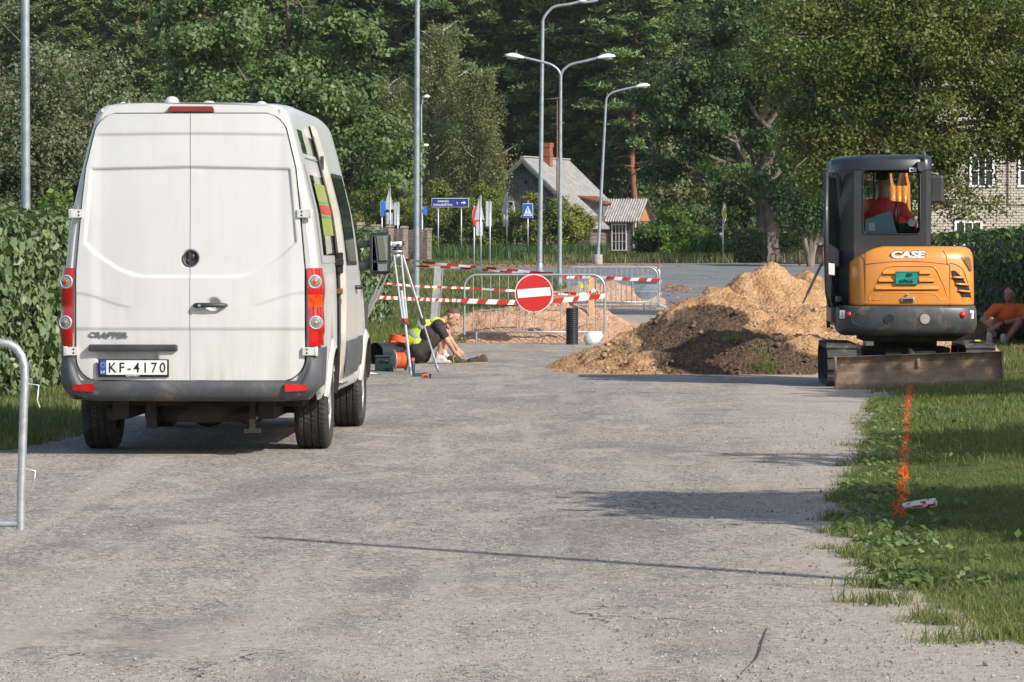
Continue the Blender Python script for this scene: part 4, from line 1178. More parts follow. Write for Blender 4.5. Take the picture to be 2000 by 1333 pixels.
# rear doors: pressed sheet as real relief
def door_half(z):   # half width of the door opening
    h = interp([(.56, .835), (.77, .845), (1.37, .843), (1.86, .80), (2.12, .772), (2.42, .70), (2.52, .672)], z)
    r = .16
    if z < .56 + r: h -= r - math.sqrt(max(r * r - (r - (z - .56)) ** 2, 0))
    r = .13
    if z > 2.52 - r: h -= r - math.sqrt(max(r * r - (r - (2.52 - z)) ** 2, 0))
    return h
def sm(x, a, b):
    t = min(max((x - a) / (b - a), 0), 1); return t * t * (3 - 2 * t)
def relief(x, z):
    ax = abs(x); d = 0
    zbot = 1.315 + (0 if ax < .33 else .26 * ((ax - .33) / .46) ** 1.8)
    ins = min(2.135 - .02 * ax - z, (.735 + (2.14 - z) * .09) - ax, z - zbot)
    d += .017 * sm(ins, 0, .02)
    # corner softening
    d += .010 * (1 - sm(z, 2.362 - .012 * ax, 2.382 - .012 * ax)) * sm(.745 - ax, 0, .1)
    d += .010 * (1 - sm(z, .925, .95))
    if x < 0:
        i2 = min(x + .70, -.22 - x, z - .585, .80 - z); d += .03 * sm(i2, 0, .05)
        zz = 1.195 - .10 * sm(x, -.84, -.42); d += .006 * (1 - sm(z, zz - .004, zz + .012)) * sm(-.40 - x, 0, .1) * sm(z, zz - .25, zz)
    else:
        r = math.hypot(x - .17, z - 1.112); d += .035 * sm(.062 - r, 0, .03)
        zz = 1.20 - .1 * sm(.84 - x, 0, .45); d += .005 * (1 - sm(z, zz - .004, zz + .012)) * sm(x - .42, 0, .12) * sm(z, zz - .25, zz)
    r = math.hypot(x, z - 1.455); d += .05 * sm(.068 - r, 0, .028)
    d += .0025 * noise.noise(Vector((x * 2.2, z * 2.2, 3))) + .0012 * noise.noise(Vector((x * 6, z * 6, 9)))
    return d
for s, lab in ((-1, None), (1, None)):
    g = MB()
    nu, nv = 92, 210
    def fn(u, v):
        z = .562 + (2.518 - .562) * v
        x0, x1 = (.0022, door_half(z) - .004)
        x = s * (x0 + (x1 - x0) * u)
        return (x, rear_bend(x, z) - .022 + relief(x, z), z)
    g.grid(fn, nu, nv, 0, True, None, s < 0)
    # returned edges
    def edge(pts):
        k = len(pts); vs_ = [p for p in pts] + [(p[0], p[1] + .022, p[2]) for p in pts]
        g.add(vs_, [(i, i + 1, k + i + 1, k + i) for i in range(k - 1)], 0, False)
    edge([fn(0, j / nv) for j in range(nv + 1)]); edge([fn(1, j / nv) for j in range(nv + 1)]); edge([fn(i / 20, 0) for i in range(21)]); edge([fn(i / 20, 1) for i in range(21)])
    g.build('rear_door', M['van_paint'], van, fix=False)
g = MB()
def gl(z, s, o=.0): return (s * (door_half(z) + .001), rear_bend(door_half(z), z) + .004, z)
zz = [.5625 + (2.5175 - .5625) * i / 90 for i in range(91)]
g.tube([gl(z, 1) for z in zz], .0055, 6); g.tube([gl(z, -1) for z in zz], .0055, 6)
xs = [(-1 + 2 * i / 20) for i in range(21)]
g.tube([(x * door_half(2.518), rear_bend(x * .6, 2.52) + .002, 2.5205) for x in xs], .006, 6); g.tube([(x * door_half(.562), rear_bend(x * .7, .56) + .002, .5585) for x in xs], .006, 6)
g.tube([(0, rear_bend(0, z) - .004 + relief(0, z), z) for z in zz], .0042, 6)
g.build('door_seal', M['dark_gap'], van, fix=False)
# emblem hole with the broken badge mount
g = MB(); Mx = face_at(.005, .016, 1.455)
g.lathe([(0, 0), (.046, 0), (.05, .012), (.058, .014)], 24, 0, Mx); g.box(-.01, .012, .0, .012, 1.41, 1.5); g.ell((.02, .008, 1.47), (.018, .012, .022)); g.ell((-.014, .008, 1.435), (.012, .01, .018))
g.build('badge_mount', M['black_plastic'], van)
# handle, plate lamp bar, number plate, script
g = MB(); y0 = rear_bend(.15, 1.11) - .03
g.tube([(.035, y0 + .012, 1.112), (.05, y0 - .015, 1.112), (.16, y0 - .025, 1.115), (.25, y0 - .018, 1.113), (.27, y0 + .012, 1.112)], [.014, .02, .019, .018, .013], 10)
h_ = g.build('door_handle', M['black_plastic'], van)
g = MB(); g.cyl((.075, y0 - .042, 1.112), (.075, y0 - .02, 1.112), .011); g.build('key_lock', M['chrome'], h_)
g = MB(); g.box(-.745, -.09, -.035, .02, .775, .825); g.build('plate_lamp_bar', M['black_plastic'], van, bevel=.012)
g = MB(); yp = rear_bend(.4, .66) - .012
g.box(-.675, -.155, yp - .014, yp + .01, .586, .716); pf = g.build('number_plate', M['black'], van, bevel=.006)
g = MB(); g.box(-.662, -.168, yp - .019, yp - .0145, .604, .708); g.build('plate_face', M['white'], pf)
g = MB(); g.box(-.662, -.613, yp - .0215, yp - .0192, .604, .708); g.build('country_band', M['blue'], pf)
text('plate_text', 'KF-4170', .415, .074, face_at(-.385, yp - .0225, .657), M['black'], pf, .003, .002, 0, 1.35)
text('country_text', 'LV', .03, .02, face_at(-.6375, yp - .024, .624), M['white'], pf, .002, .01)
g = MB()
for k in range(12):
    a = k * PI / 6; g.cyl((-.6375 + .016 * math.cos(a), yp - .0225, .675 + .016 * math.sin(a)), (-.6375 + .016 * math.cos(a), yp - .0215, .675 + .016 * math.sin(a)), .0025, n=5)
g.build('star_ring', M['yellow'], pf)
text('frame_text', 'spindler', .1, .013, face_at(-.42, yp - .0155, .595), M['white'], pf, .002, .01)
text('model_script', 'CRAFTER', .29, .037, face_at(-.60, rear_bend(.6, .9) - .014, .898) @ Matrix.Rotation(R(-3.8), 4, 'Y'), M['badge'], van, .012, .012)
# high brake lamp
g = MB(); yb = rear_bend(0, 2.57) - .012
g.prism([(-.165, 2.532), (.175, 2.532), (.172, 2.562), (.155, 2.572), (-.145, 2.572), (-.162, 2.562)], yb - .012, yb + .03, 'y'); g.build('brake_lamp', M['dark_red'], van, bevel=.004)
# roof header seam and roof domes
for c_, r_ in (((-.22, .75, 2.63), (.055, .05, .045)), ((.02, 1.1, 2.635), (.05, .08, .02)), ((.45, .8, 2.60), (.05, .05, .04))):
    g = MB(); g.ell(c_, r_); g.build('roof_vent', M['van_paint'], van)
for s in (-1, 1):
    g = MB(); g.box(s * .655 - .006, s * .655 + .006, rear_bend(.65, 2.55) - .006, rear_bend(.65, 2.55) + .02, 2.53, 2.556); g.build('roof_seam', M['cream'], van)
# hinges
for s in (-1, 1):
    for z in (1.785, .775):
        x = s * (door_half(z) + .025); yy = rear_bend(x, z) - .03
        g = MB(); g.box(x - .045, x + .04, yy - .014, yy + .02, z - .03, z + .03, 0); g.cyl((x + s * .052, yy + .006, z - .034), (x + s * .052, yy + .006, z + .034), .017, m=0)
        for dz in (-.013, .013): g.cyl((x - s * .012, yy - .017, z + dz), (x - s * .012, yy - .0145, z + dz), .0075, m=1, n=8)
        g.build('door_hinge', [M['van_paint'], M['black']], van, bevel=.004)
# corner following panels: lamps, bumper
def corner(s, t, z, o):
    """t 0..1 round the rear corner from the door edge to the side at y=.22"""
    H = hw(z)
    pl = [(H - .125, 0.0), (H - .055, 0.0), (H - .028, .015), (H - .012, .04), (H - .003, .09), (H, .22)]
    nr = [(0, -1), (-.0, -1), (.6, -.8), (.85, -.5), (.98, -.2), (1, 0)]
    u = t * 5; i = min(int(u), 4); f = u - i
    x = pl[i][0] * (1 - f) + pl[i + 1][0] * f; y = pl[i][1] * (1 - f) + pl[i + 1][1] * f
    nx_ = nr[i][0] * (1 - f) + nr[i + 1][0] * f; ny = nr[i][1] * (1 - f) + nr[i + 1][1] * f
    w_ = max(0, 1 - y / .7)
    return (s * (x + nx_ * o), y + rear_bend(x, z) * w_ + ny * o, z)
for s in (-1, 1):
    zt = lambda t: 1.385 - .015 * t + (-.02 if t < .1 else 0)
    root_l = None
    for (za, zc, mm) in ((.815, .93, 'red_lens'), (.93, 1.10, 'red_lens'), (1.10, 1.19, 'orange_lens' if s > 0 else 'red_lens'), (1.19, 1.385, 'red_lens')):
        g = MB()
        tmax = .86
        g.grid(lambda u, v: corner(s, .12 + (tmax - .12 - .06 * math.sin(min(max((za + (zc - za) * v - .815) / .57, 0), 1) * 2 * PI)) * u, za + (zc - za) * v, .022 + (.012 * math.sin(((za + (zc - za) * v) - .815) / .57 * PI * 2) ** 2)), 14, 10, 0, True, None, s > 0)
        if root_l is None:
            g.grid(lambda u, v: corner(s, .12 + .74 * u, .812 + .003 * v, .024 * (1 - v)), 12, 1, 0, False)
            g.grid(lambda u, v: corner(s, .12, .815 + .57 * u, .024 * (1 - v)), 12, 1, 0, False)
            g.grid(lambda u, v: corner(s, .12 + .74 * u, 1.385, .024 * (1 - v)), 12, 1, 0, False)
            root_l = g.build('tail_lamp', M[mm], van)
        else: g.build('lens_section', M[mm], root_l)
    for z in (1.285, .985):
        p = Vector(corner(s, .30, z, .03))
        Mx = Matrix.Translation(p + Vector((0, .012, 0))) @ Matrix.Rotation(s * R(14), 4, 'Z') @ FACE
        g = MB(); g.lathe([(.038, 0), (.052, .006), (.052, .02), (.044, .026), (.04, .022)], 24, 0, Mx); g.lathe([(.041, .02), (.03, .024), (.012, .028), (0, .028)], 24, 1, Mx); g.lathe([(.016, .029), (.012, .033), (0, .033)], 12, 2, Mx)
        g.build('round_lens', [M['signback'], M['clear_lens'], M['orange_lens'] if z > 1.1 else M['clear_lens']], root_l)
g = MB()
# bumper: middle step bar and upswept corners
prof = [(.405, .035), (.42, -.035), (.45, -.062), (.50, -.072), (.545, -.068), (.556, -.045), (.558, .02)]
nb_ = 30
vsb = []
for i in range(nb_ + 1):
    u = -1 + 2 * i / nb_; x = u * .70
    for (z, y) in prof: vsb.append((x, y + .035 * abs(u) ** 3 + .02, z))
kp = len(prof)
g.add(vsb, [(i * kp + j, (i + 1) * kp + j, (i + 1) * kp + j + 1, i * kp + j + 1) for i in range(nb_) for j in range(kp - 1)], 0, True)
bump = g.build('rear_bumper', M['bumper'], van)
for s in (-1, 1):
    g = MB()
    def bf(u, v):
        # u round the corner, v up
        t = -.55 + 1.75 * u
        zt_ = .56 if t < -.05 else .56 + .24 * sm(t, -.05, .22)
        zl = .405 + .03 * u
        z = zl + (zt_ - zl) * v
        if t < 0: p = corner(s, 0, z, 0); x, y = p[0] + s * t * .25, p[1]
        elif t <= 1: p = corner(s, t, z, 0); x, y = p[0], p[1]
        else: p = corner(s, 1, z, 0); x, y = p[0], p[1] + (t - 1) * 1.6
        k = .055 * math.sin(min(v * 1.25, 1) * PI * .72 + .25)
        if t > .5: k = .012 + (k - .012) * (1 - sm(t, .5, 1.0))
        nx_, ny = (0, -1) if t < .2 else (s * min((t - .2) / .6, 1), -max(1 - (t - .2) / .6, 0))
        tuck = .06 * sm(1 - v, .75, 1.0)
        return (x + nx_ * (k - tuck), y + ny * (k - tuck), z)
    g.grid(bf, 34, 14, 0, True)
    g.build('bumper_corner', M['grey_plastic'], van)
    g = MB(); ce = corner(s, 0, .48, 0)
    xa = s * .70; xb = s * .862
    g.add([(xa, -.052, .478), (xb, -.02, .488), (xb, -.02, .528), (xa, -.052, .54), (xa, -.02, .478), (xb, .01, .488), (xb, .01, .528), (xa, -.02, .54)], [(0, 1, 2, 3), (7, 6, 5, 4), (0, 4, 5, 1), (3, 2, 6, 7), (0, 3, 7, 4), (1, 5, 6, 2)])
    g.build('reflector', M['red_lens'], van)
# side cladding and arches
for s in (-1, 1):
    for ya, yb in ((1.74, 4.42),) if s < 0 else ((3.3, 4.42),):
        g = MB(); g.grid(lambda u, v: (s * (hw(.55 + .25 * v) + .014 * math.sin(PI * (.08 + .84 * v)) ** .5 + .004), ya + (yb - ya) * u, .55 + .25 * v), 10, 6, 0)
        g.build('side_cladding', M['grey_plastic'], van)
    for q, mm in ((WY[0], 'van_paint'), (WY[1], 'van_paint')):
        g = MB()
        def af(u, v):
            a = PI * (.05 + .90 * u); rr = .43 + .075 * v
            z = .34 + math.sin(a) * rr; y = q + math.cos(a) * rr
            z = max(z, .33)
            return (s * (hw(z) + .002 + .034 * (1 - v) ** .7), y, z)
        g.grid(af, 26, 5, 0); g.grid(lambda u, v: (af(u, 0)[0] - s * .12 * v, af(u, 0)[1], af(u, 0)[2]), 26, 1, 1)
        g.build('wheel_arch', [M[mm], M['under']], van)
    g = MB(); g.box(s * .5 if s > 0 else -.86, .86 if s > 0 else -.5, .72, 1.76, .82, .86); g.box(s * .5 if s > 0 else -.86, .86 if s > 0 else -.5, 4.38, 5.42, .82, .86); g.build('wheel_well', M['under'], van)
# wheels
def wheel(x, y, s):
    g = MB(); r = .342; w_ = .118
    prof = [(.19, -w_ + .01), (.225, -w_ - .004), (.275, -w_ - .014), (.312, -w_ - .006), (r - .01, -w_ + .012), (r, -w_ + .028)]
    for gx in (-.055, 0, .055):
        prof += [(r, gx - .007), (r - .011, gx - .005), (r - .011, gx + .005), (r, gx + .007)]
    prof += [(r, w_ - .028), (r - .01, w_ - .012), (.312, w_ + .006), (.275, w_ + .014), (.225, w_ + .004), (.19, w_ - .01)]
    Mx = Matrix.Translation((x, y, r - .004)) @ Matrix.Rotation(R(90), 4, 'Y')
    wt = thing('wheel', None, None); wt.parent = van
    g.lathe(prof, 56, 0, Mx)
    # tread blocks' cross cuts
    for k in range(56):
        a = 2 * PI * k / 56
        for (u0, u1, sh) in ((-.107, -.064, .0), (-.047, -.009, .5), (.009, .047, .0), (.064, .107, .5)):
            aa = a + sh * 2 * PI / 56; da = .012
            vs_ = []
            for uu, ex in ((u0, -.02), (u1, .02)):
                for q_ in (aa + ex - da, aa + ex + da): vs_.append((math.cos(q_) * (r + .0025), math.sin(q_) * (r + .0025), uu))
            g.add([Mx @ Vector(v) for v in vs_], [(0, 1, 3, 2)], 1)
    ty = g.build('tyre', [M['rubber'], M['under']], wt, fix=False)
    g = MB(); o = s * .09
    Mo = Mx if s > 0 else Mx @ Matrix.Rotation(PI, 4, 'X')
    g.lathe([(.198, .10), (.205, .112), (.192, .115), (.175, .09), (.15, .075), (.09, .095), (.075, .12), (0, .122)], 32, 0, Mo)
    for k in range(10): a = 2 * PI * k / 10; g.cyl(Mo @ Vector((math.cos(a) * .14, math.sin(a) * .14, .074)), Mo @ Vector((math.cos(a) * .14, math.sin(a) * .14, .081)), .018, n=8, m=1)
    g.build('rim', [M['signback'], M['under']], wt, fix=False)
for y in WY:
    for s in (-1, 1): wheel(s * (.945 - .135), y, s)
# quarter window and sticker on the right side behind the door
def side_panel(name, mats_, y0, y1, z0, z1, off, parent, s=1, nu=6, nv=12, th=0, m=0, slant=0):
    g = MB(); g.grid(lambda u, v: (s * (hw(z0 + (z1 - z0) * v) + off), y0 + (y1 - y0) * u + slant * v, z0 + (z1 - z0) * v), nu, nv, m)
    return g.build(name, mats_, parent)
fw = side_panel('quarter_window', M['van_paint'], .40, 1.85, 1.42, 2.16, .004, van)
side_panel('pane', M['dglass'], .62, 1.78, 1.48, 2.08, .010, fw)
side_panel('backing', M['under'], .62, 1.78, 1.48, 2.08, .0065, fw)
st = side_panel('sticker', M['sticker'], .75, 1.72, 1.63, 2.02, .014, van)
side_panel('red_band', M['red'], .78, 1.69, 1.79, 1.86, .017, st)
for z in (1.77, 1.88): side_panel('green_stripe', M['plate_green'], .75, 1.72, z - .006, z + .004, .016, st)
side_panel('upper_tinted_strip', M['dglass'], .50, 1.9, 2.24, 2.42, .006, van)  # strip of tinted glass above the quarter window
side_panel('quarter_window', M['blindglass'], .62, 3.4, 1.48, 2.08, .006, van, s=-1)
# sliding door standing off the body
OF = .068
DY0, DY1 = 1.72, 3.02
door = MB()
door.grid(lambda u, v: (hw(.48 + 2.0 * v) + OF + .010 * math.sin(v * PI) - .02 * (1 - v) ** 6, DY0 + (DY1 - DY0) * u + .10 * sm(.2 - v, 0, .2) * (1 - u), .48 + 2.0 * v), 8, 40, 0)
door.grid(lambda u, v: (hw(.48 + 2.0 * v) + OF - .040, DY0 + .01 + (DY1 - DY0 - .02) * u, .5 + 1.96 * v), 4, 20, 1)
sd = door.build('sliding_door', [M['van_paint'], M['cream']], van)
e_ = MB(); e_.grid(lambda u, v: (hw(.48 + 2.0 * v) + OF + .010 * math.sin(v * PI) - .02 * (1 - v) ** 6 - .045 * u, DY0 + .10 * sm(.2 - v, 0, .2), .48 + 2.0 * v), 2, 40, 0)
e_.grid(lambda u, v: (hw(2.48) + OF - .07 * v, DY0 + (DY1 - DY0) * u, 2.48), 2, 1, 0); e_.build('door_jamb', M['cream'], sd)
gsk = MB(); gsk.tube([(hw(.55 + 1.85 * i / 30) + OF - .048, DY0 + .0, .55 + 1.85 * i / 30) for i in range(31)], .010, 6); gsk.build('gasket', M['black_plastic'], sd)
wn = MB(); wn.grid(lambda u, v: (hw(1.40 + .72 * v) + OF + .0145, DY0 + .14 + (DY1 - DY0 - .24) * u, 1.40 + .72 * v), 6, 10, 0); wo = wn.build('door_window', M['black'], sd)
wn = MB(); wn.grid(lambda u, v: (hw(1.43 + .66 * v) + OF + .0175, DY0 + .175 + (DY1 - DY0 - .31) * u, 1.43 + .66 * v), 6, 10, 0); wn.build('pane', M['blindglass'], wo)
g = MB(); g.grid(lambda u, v: (hw(.55 + .25 * v) + OF + .032 * math.sin(PI * (.05 + .9 * v)) ** .4 - .004, DY0 + .06 + (DY1 - DY0 - .1) * u, .54 + .27 * v), 6, 8, 0)
g.grid(lambda u, v: (hw(.55 + .25 * v) + OF + .032 * math.sin(PI * (.05 + .9 * v)) ** .4 * (1 - u) - .004, DY0 + .06, .54 + .27 * v), 2, 8, 0); g.build('door_cladding', M['grey_plastic'], sd)
g = MB(); g.box(hw(2.2) + OF - .040, hw(2.2) + OF - .012, DY0 - .008, DY0 + .01, 2.14, 2.25); g.build('latch', M['black_plastic'], sd, bevel=.01)
g = MB(); zz_ = 1.42; g.box(hw(zz_) - .12, hw(zz_) + OF + .0, DY0 - .05, DY0 + .0, zz_ - .02, zz_ + .03); g.box(hw(zz_) + OF - .05, hw(zz_) + OF - .005, DY0 - .03, DY0 + .01, zz_ - .08, zz_ + .08); g.build('roller_bracket', M['under'], sd, bevel=.008)
g = MB(); zz_ = 1.2; g.box(hw(zz_) + OF - .07, hw(zz_) + OF - .02, DY0 - .03, DY0, zz_ - .02, zz_ + .02); g.box(hw(zz_) + OF - .05, hw(zz_) + OF - .03, DY0 - .008, DY0 - .001, zz_ - .1, zz_ - .06); g.build('lock', M['rust'], sd)
g = MB(); g.tube([(hw(1.2) + OF + .0, DY0 + .95, 1.22), (hw(1.2) + OF + .05, DY0 + .98, 1.22), (hw(1.2) + OF + .05, DY0 + 1.16, 1.22), (hw(1.2) + OF, DY0 + 1.19, 1.22)], .016, 8); g.build('handle', M['black_plastic'], sd)
g = MB(); g.box(hw(.5) - .2, hw(.5) + .0, 1.95, 3.2, .42, .46); g.box(hw(.5) - .14, hw(.5) - .05, 1.92, 2.02, .46, .62); g.build('door_step', M['signback'], van, bevel=.01)
rl = side_panel('door_rail', M['galv'], .55, 1.95, 2.205, 2.215, .012, van)
# cab: windscreen, side windows, front lamps, mirrors
for s in (-1, 1):
    side_w = MB(); side_w.add([(s * (hw(1.45) + .004), 3.75, 1.36), (s * (hw(1.4) - .0), 4.85, 1.36), (s * (hw(1.9) - .03), 4.35, 2.05), (s * (hw(2.1) + .0), 3.75, 2.08)], [(0, 1, 2, 3)]); side_w.build('cab_window', M['blindglass'], van)
    g = MB(); g.grid(lambda u, v: (s * (hw(.75 + .3 * v) - .02 - .16 * u), 5.55 + .38 * u + .02, .78 + .28 * v - .05 * u), 6, 5, 0); g.build('headlight', M['clear_lens'], van)
    # mirror
    mr = thing('wing_mirror', None, None); mr.parent = van
    y = 4.32; x = s * 1.075
    if s > 0: x = 1.115
    g = MB(); g.box(x - .088, x + .088, y - .01, y + .11, 1.315, 1.665); hs_ = g.build('mirror_shell', M['black'], mr, bevel=.03, seg=4)
    g = MB()
    g.box(x - .066, x + .066, y - .020, y - .006, 1.43, 1.645, 0); g.build('mirror_glass', M['mirror'], mr, bevel=.004)
    g = MB(); g.box(x - .066, x + .066, y - .020, y - .006, 1.34, 1.42, 0); g.build('mirror_glass', M['mirror'], mr, bevel=.004)
    g = MB(); g.tube([(s * .90, y + .1, 1.38), (s * .98, y + .08, 1.39), (x - s * .06, y + .06, 1.42)], .045, 8); g.tube([(s * .90, y + .12, 1.56), (x - s * .06, y + .06, 1.58)], .03, 8); g.build('mirror_arm', M['black_plastic'], mr)
g = MB(); g.grid(lambda u, v: ((2 * u - 1) * (.80 - .12 * v), 5.12 - .62 * v - .0 * abs(u - .5), 1.62 + .78 * v + .03), 8, 8, 0); g.build('windscreen', M['blindglass'], van)
g = MB(); g.box(-.6, .6, 5.96, 6.05, .62, .95); g.build('grille', M['black_plastic'], van, bevel=.03)
g = MB(); g.box(-.9, .9, 5.6, 6.08, .3, .56); g.build('front_bumper', M['grey_plastic'], van, bevel=.08)
for y in (0.28,):
    pass
# ------------------------------------------------------------------ excavator
EC = 42.7
exc = thing('excavator', 'compact orange and charcoal excavator seen from behind with its cab door open', 'excavator', (X_(1765, EC) , EC, .012), YAW)
TY = -1.04
def yr(x): return TY + .10 * (abs(x) / .6) ** 3 * (1 if abs(x) < .76 else 1)
def plan(x0, x1, yf, k=22, ins=0, corner_r=.14):
    pts = []
    for i in range(k + 1):
        x = x0 + (x1 - x0) * i / k
        y = yr(x) + ins
        d = min(x - x0, x1 - x)
        if d < corner_r: y += corner_r - math.sqrt(max(corner_r ** 2 - (corner_r - d) ** 2, 0))
        pts.append((x, y))
    return pts + [(x1, yf), (x0, yf)]
g = MB()
pl0 = plan(-.79, .765, .1, 26)
lev = [(.565, .075), (.60, .03), (.66, 0), (.80, -.0), (.865, .006), (.90, .02)]
vs = []; k = len(pl0)
for z, ins in lev:
    for (x, y) in pl0: vs.append((x * (1 - ins * 1.1), y + (ins if y < 0 else 0), z))
g.add(vs, [(i * k + j, i * k + (j + 1) % k, (i + 1) * k + (j + 1) % k, (i + 1) * k + j) for i in range(len(lev) - 1) for j in range(k)], 0, True)
g.add(vs[:k], [list(range(k))[::-1]]); g.add(vs[-k:], [list(range(k))])
cw = g.build('counterweight', M['cw_grey'], exc)
for (px, r_, fill) in ((1662, .062, 0), (1724, .052, 0), (1793, .058, 1)):
    x = (px - 1765) / 175; z = (495 + 262 - 628 + (0 if px < 1700 else 4)) / 175 * 1.0
    z = CH - (625 - 495) / 175 - (.0)
    g = MB(); Mx = face_at(x, yr(x) + .03, z)
    g.lathe([(r_ * 1.12, .0), (r_ * 1.1, .037), (r_, .038), (r_ * .97, .036), (0, .0358)], 24, 0, Mx, sm=False, ms=[1, 1, 1, 0])
    g.build('ballast_hole', [M['concrete'] if fill else M['dark_gap'], M['cw_grey']], cw)
for px, r_, nm, mm in ((1647, .03, 'reflector', 'red'), (1867, .036, 'reflector', 'red')):
    x = (px - 1765) / 175; Mx = Matrix.Translation((x, yr(x) + .02, CH - (617 - 495) / 175)) @ Matrix.Rotation(R(10 if x > 0 else -14), 4, 'Z') @ FACE
    if abs(x) > .6: Mx = Matrix.Translation((0, .012, 0)) @ Mx
    g = MB(); g.lathe([(r_, 0), (r_, .034), (0, .036)], 20, 0, Mx); g.build(nm, M[mm], cw)
for px in (1636, 1884):
    x = (px - 1765) / 175; g = MB(); Mx = Matrix.Translation((x, yr(x) + .045, CH - (617 - 495) / 175)) @ Matrix.Rotation(R(28 if x > 0 else -30), 4, 'Z')
    g.box(-.032, .032, -.022, -.008, -.045, .045, 0, Mx); g.box(-.022, .012, -.0245, -.0225, -.025, -.018, 1, Mx); g.box(-.004, .004, -.0245, -.0225, -.01, .022, 1, Mx); g.build('warning_label', [M['white'], M['black']], cw)
# orange hood
g = MB()
ox0, ox1 = -.655, .735
pl1 = plan(ox0, ox1, -.35, 30, .02, .13)
cx_ = (ox0 + ox1) / 2
lev = [(.905, .004, .004), (.93, 0, 0), (1.2, .004, .004), (1.42, .010, .012), (1.49, .02, .035), (1.535, .045, .07), (1.558, .085, .11), (1.565, .14, .16)]
vs = []; k = len(pl1)
for z, ix, iy in lev:
    for (x, y) in pl1: vs.append((cx_ + (x - cx_) * (1 - ix / .7), y + iy if y < -.5 else y, z + (0 if x > -.35 else -.12 * ((-.35 - x) / .3) ** 2 * max(0, (z - 1.3) / .26))))
g.add(vs, [(i * k + j, i * k + (j + 1) % k, (i + 1) * k + (j + 1) % k, (i + 1) * k + j) for i in range(len(lev) - 1) for j in range(k)], 0, True)
g.add(vs[:k], [list(range(k))[::-1]]); g.add(vs[-k:], [list(range(k))])
hood = g.build('engine_hood', M['orange_paint'], exc)
def hy(x, z):
    return yr(x) + .02 + interp([(.9, .004), (1.2, .004), (1.42, .012), (1.49, .035), (1.535, .07), (1.56, .11)], z) + (max(0, .13 - min(x - ox0, ox1 - x)) ** 2 * 3.0)
def seam(name, pts, r_=.004, m_='dark_gap'):
    g = MB(); g.tube([(x, hy(x, z) + .000, z) for x, z in pts], r_, 6); return g.build(name, M[m_], hood)
def pz(py): return CH - (py - 495) / 175
def pxx(px): return (px - 1765) / 175
seam('panel_seam', [(pxx(1677), pz(y)) for y in range(600, 488, -6)]); seam('panel_seam', [(pxx(1836 + (6 if y > 520 else 0) - max(0, 505 - y) * .5), pz(y)) for y in range(600, 488, -6)])
seam('panel_seam', [(pxx(1677) + (pxx(1838) - pxx(1677)) * t, pz(519 - 6 * math.sin(t * PI))) for t in [i / 20 for i in range(21)]], .003)
seam('panel_seam', [(pxx(1842 + 22 * t), pz(517 + 8 * t * t)) for t in [i / 8 for i in range(9)]] + [(pxx(1864 + 22 * t), pz(525 + 60 * t ** 1.6)) for t in [i / 10 for i in range(1, 11)]], .003)
# pressed frame round the louvres
fr = [(1687, 589), (1684, 585), (1697, 560), (1712, 532), (1718, 525), (1730, 522), (1803, 522), (1812, 525), (1818, 534), (1830, 560), (1838, 583), (1836, 588), (1822, 587), (1811, 575), (1719, 575), (1708, 588), (1687, 589)]
dn = []
for a, b in zip(fr[:-1], fr[1:]):
    for i in range(5): dn.append((a[0] + (b[0] - a[0]) * i / 5, a[1] + (b[1] - a[1]) * i / 5))
seam('pressed_frame', [(pxx(a), pz(b)) for a, b in dn], .0075, 'orange_paint')
for (ya, yb_, xa, xb) in ((529, 538, 1711, 1803), (545, 553, 1703, 1811), (559, 568, 1697, 1820)):
    for seg in ((xa, 1733), (1782, xb)) if ya < 555 else ((xa, xb),):
        g = MB(); k = 8; vs = []
        for i in range(k + 1):
            x = pxx(seg[0] + (seg[1] - seg[0]) * i / k)
            for (dy, z) in ((.004, pz(ya)), (-.022, pz(yb_ - 1.5)), (-.020, pz(yb_)), (.004, pz(yb_ - .2))): vs.append((x, hy(x, z) + dy, z))
        g.add(vs, [(i * 4 + j, (i + 1) * 4 + j, (i + 1) * 4 + j + 1, i * 4 + j + 1) for i in range(k) for j in range(3)]); g.add(vs[:4], [(0, 1, 2, 3)]); g.add(vs[-4:], [(3, 2, 1, 0)])
        lo = g.build('louvre', M['orange_paint'], hood)
        g = MB(); g.grid(lambda u, v: (pxx(seg[0] + (seg[1] - seg[0]) * u), hy(pxx(seg[0] + (seg[1] - seg[0]) * u), pz(yb_)) - .003, pz(yb_ + .2 + 1.6 * v)), 8, 1, 0); g.build('slot', M['dark_gap'], lo)
# side vent: opening with three fins, tinted window above
vent = MB(); vp = [(1845, 531), (1852, 531), (1862, 539), (1872, 552), (1880, 568), (1884, 582), (1866, 582)]

def strip_(mb, rows_l, rows_r, y0_, y1_, off_, nu=8, nv=10):
    def f_(u, v):
        yy = y0_ + (y1_ - y0_) * v; x = pxx(interp(rows_l, yy) * (1 - u) + interp(rows_r, yy) * u)
        return (x, hy(x, pz(yy)) - off_, pz(yy))
    mb.grid(f_, nu, nv, 0)
strip_(vent, [(531, 1845), (545, 1848), (560, 1855), (583, 1866)], [(531, 1852), (539, 1862), (552, 1872), (568, 1881), (583, 1886)], 531, 583, .008); vo = vent.build('side_vent', M['dark_gap'], hood)
for (xa, ya, xb, yb_) in ((1847, 544, 1873, 545), (1853, 557, 1882, 559), (1858, 570, 1886, 573)):
    g = MB(); g.tube([(pxx(xa + (xb - xa) * i / 6), hy(pxx(xa + (xb - xa) * i / 6), pz(ya)) - .016 - .008 * math.sin(i / 6 * PI), pz(ya + (yb_ - ya) * i / 6)) for i in range(7)], [.007] + [.013] * 5 + [.01], 8); g.build('vent_fin', M['orange_paint'], vo)
g = MB(); vp = [(1866, 504), (1884, 510), (1887, 530), (1885, 532), (1868, 509)]
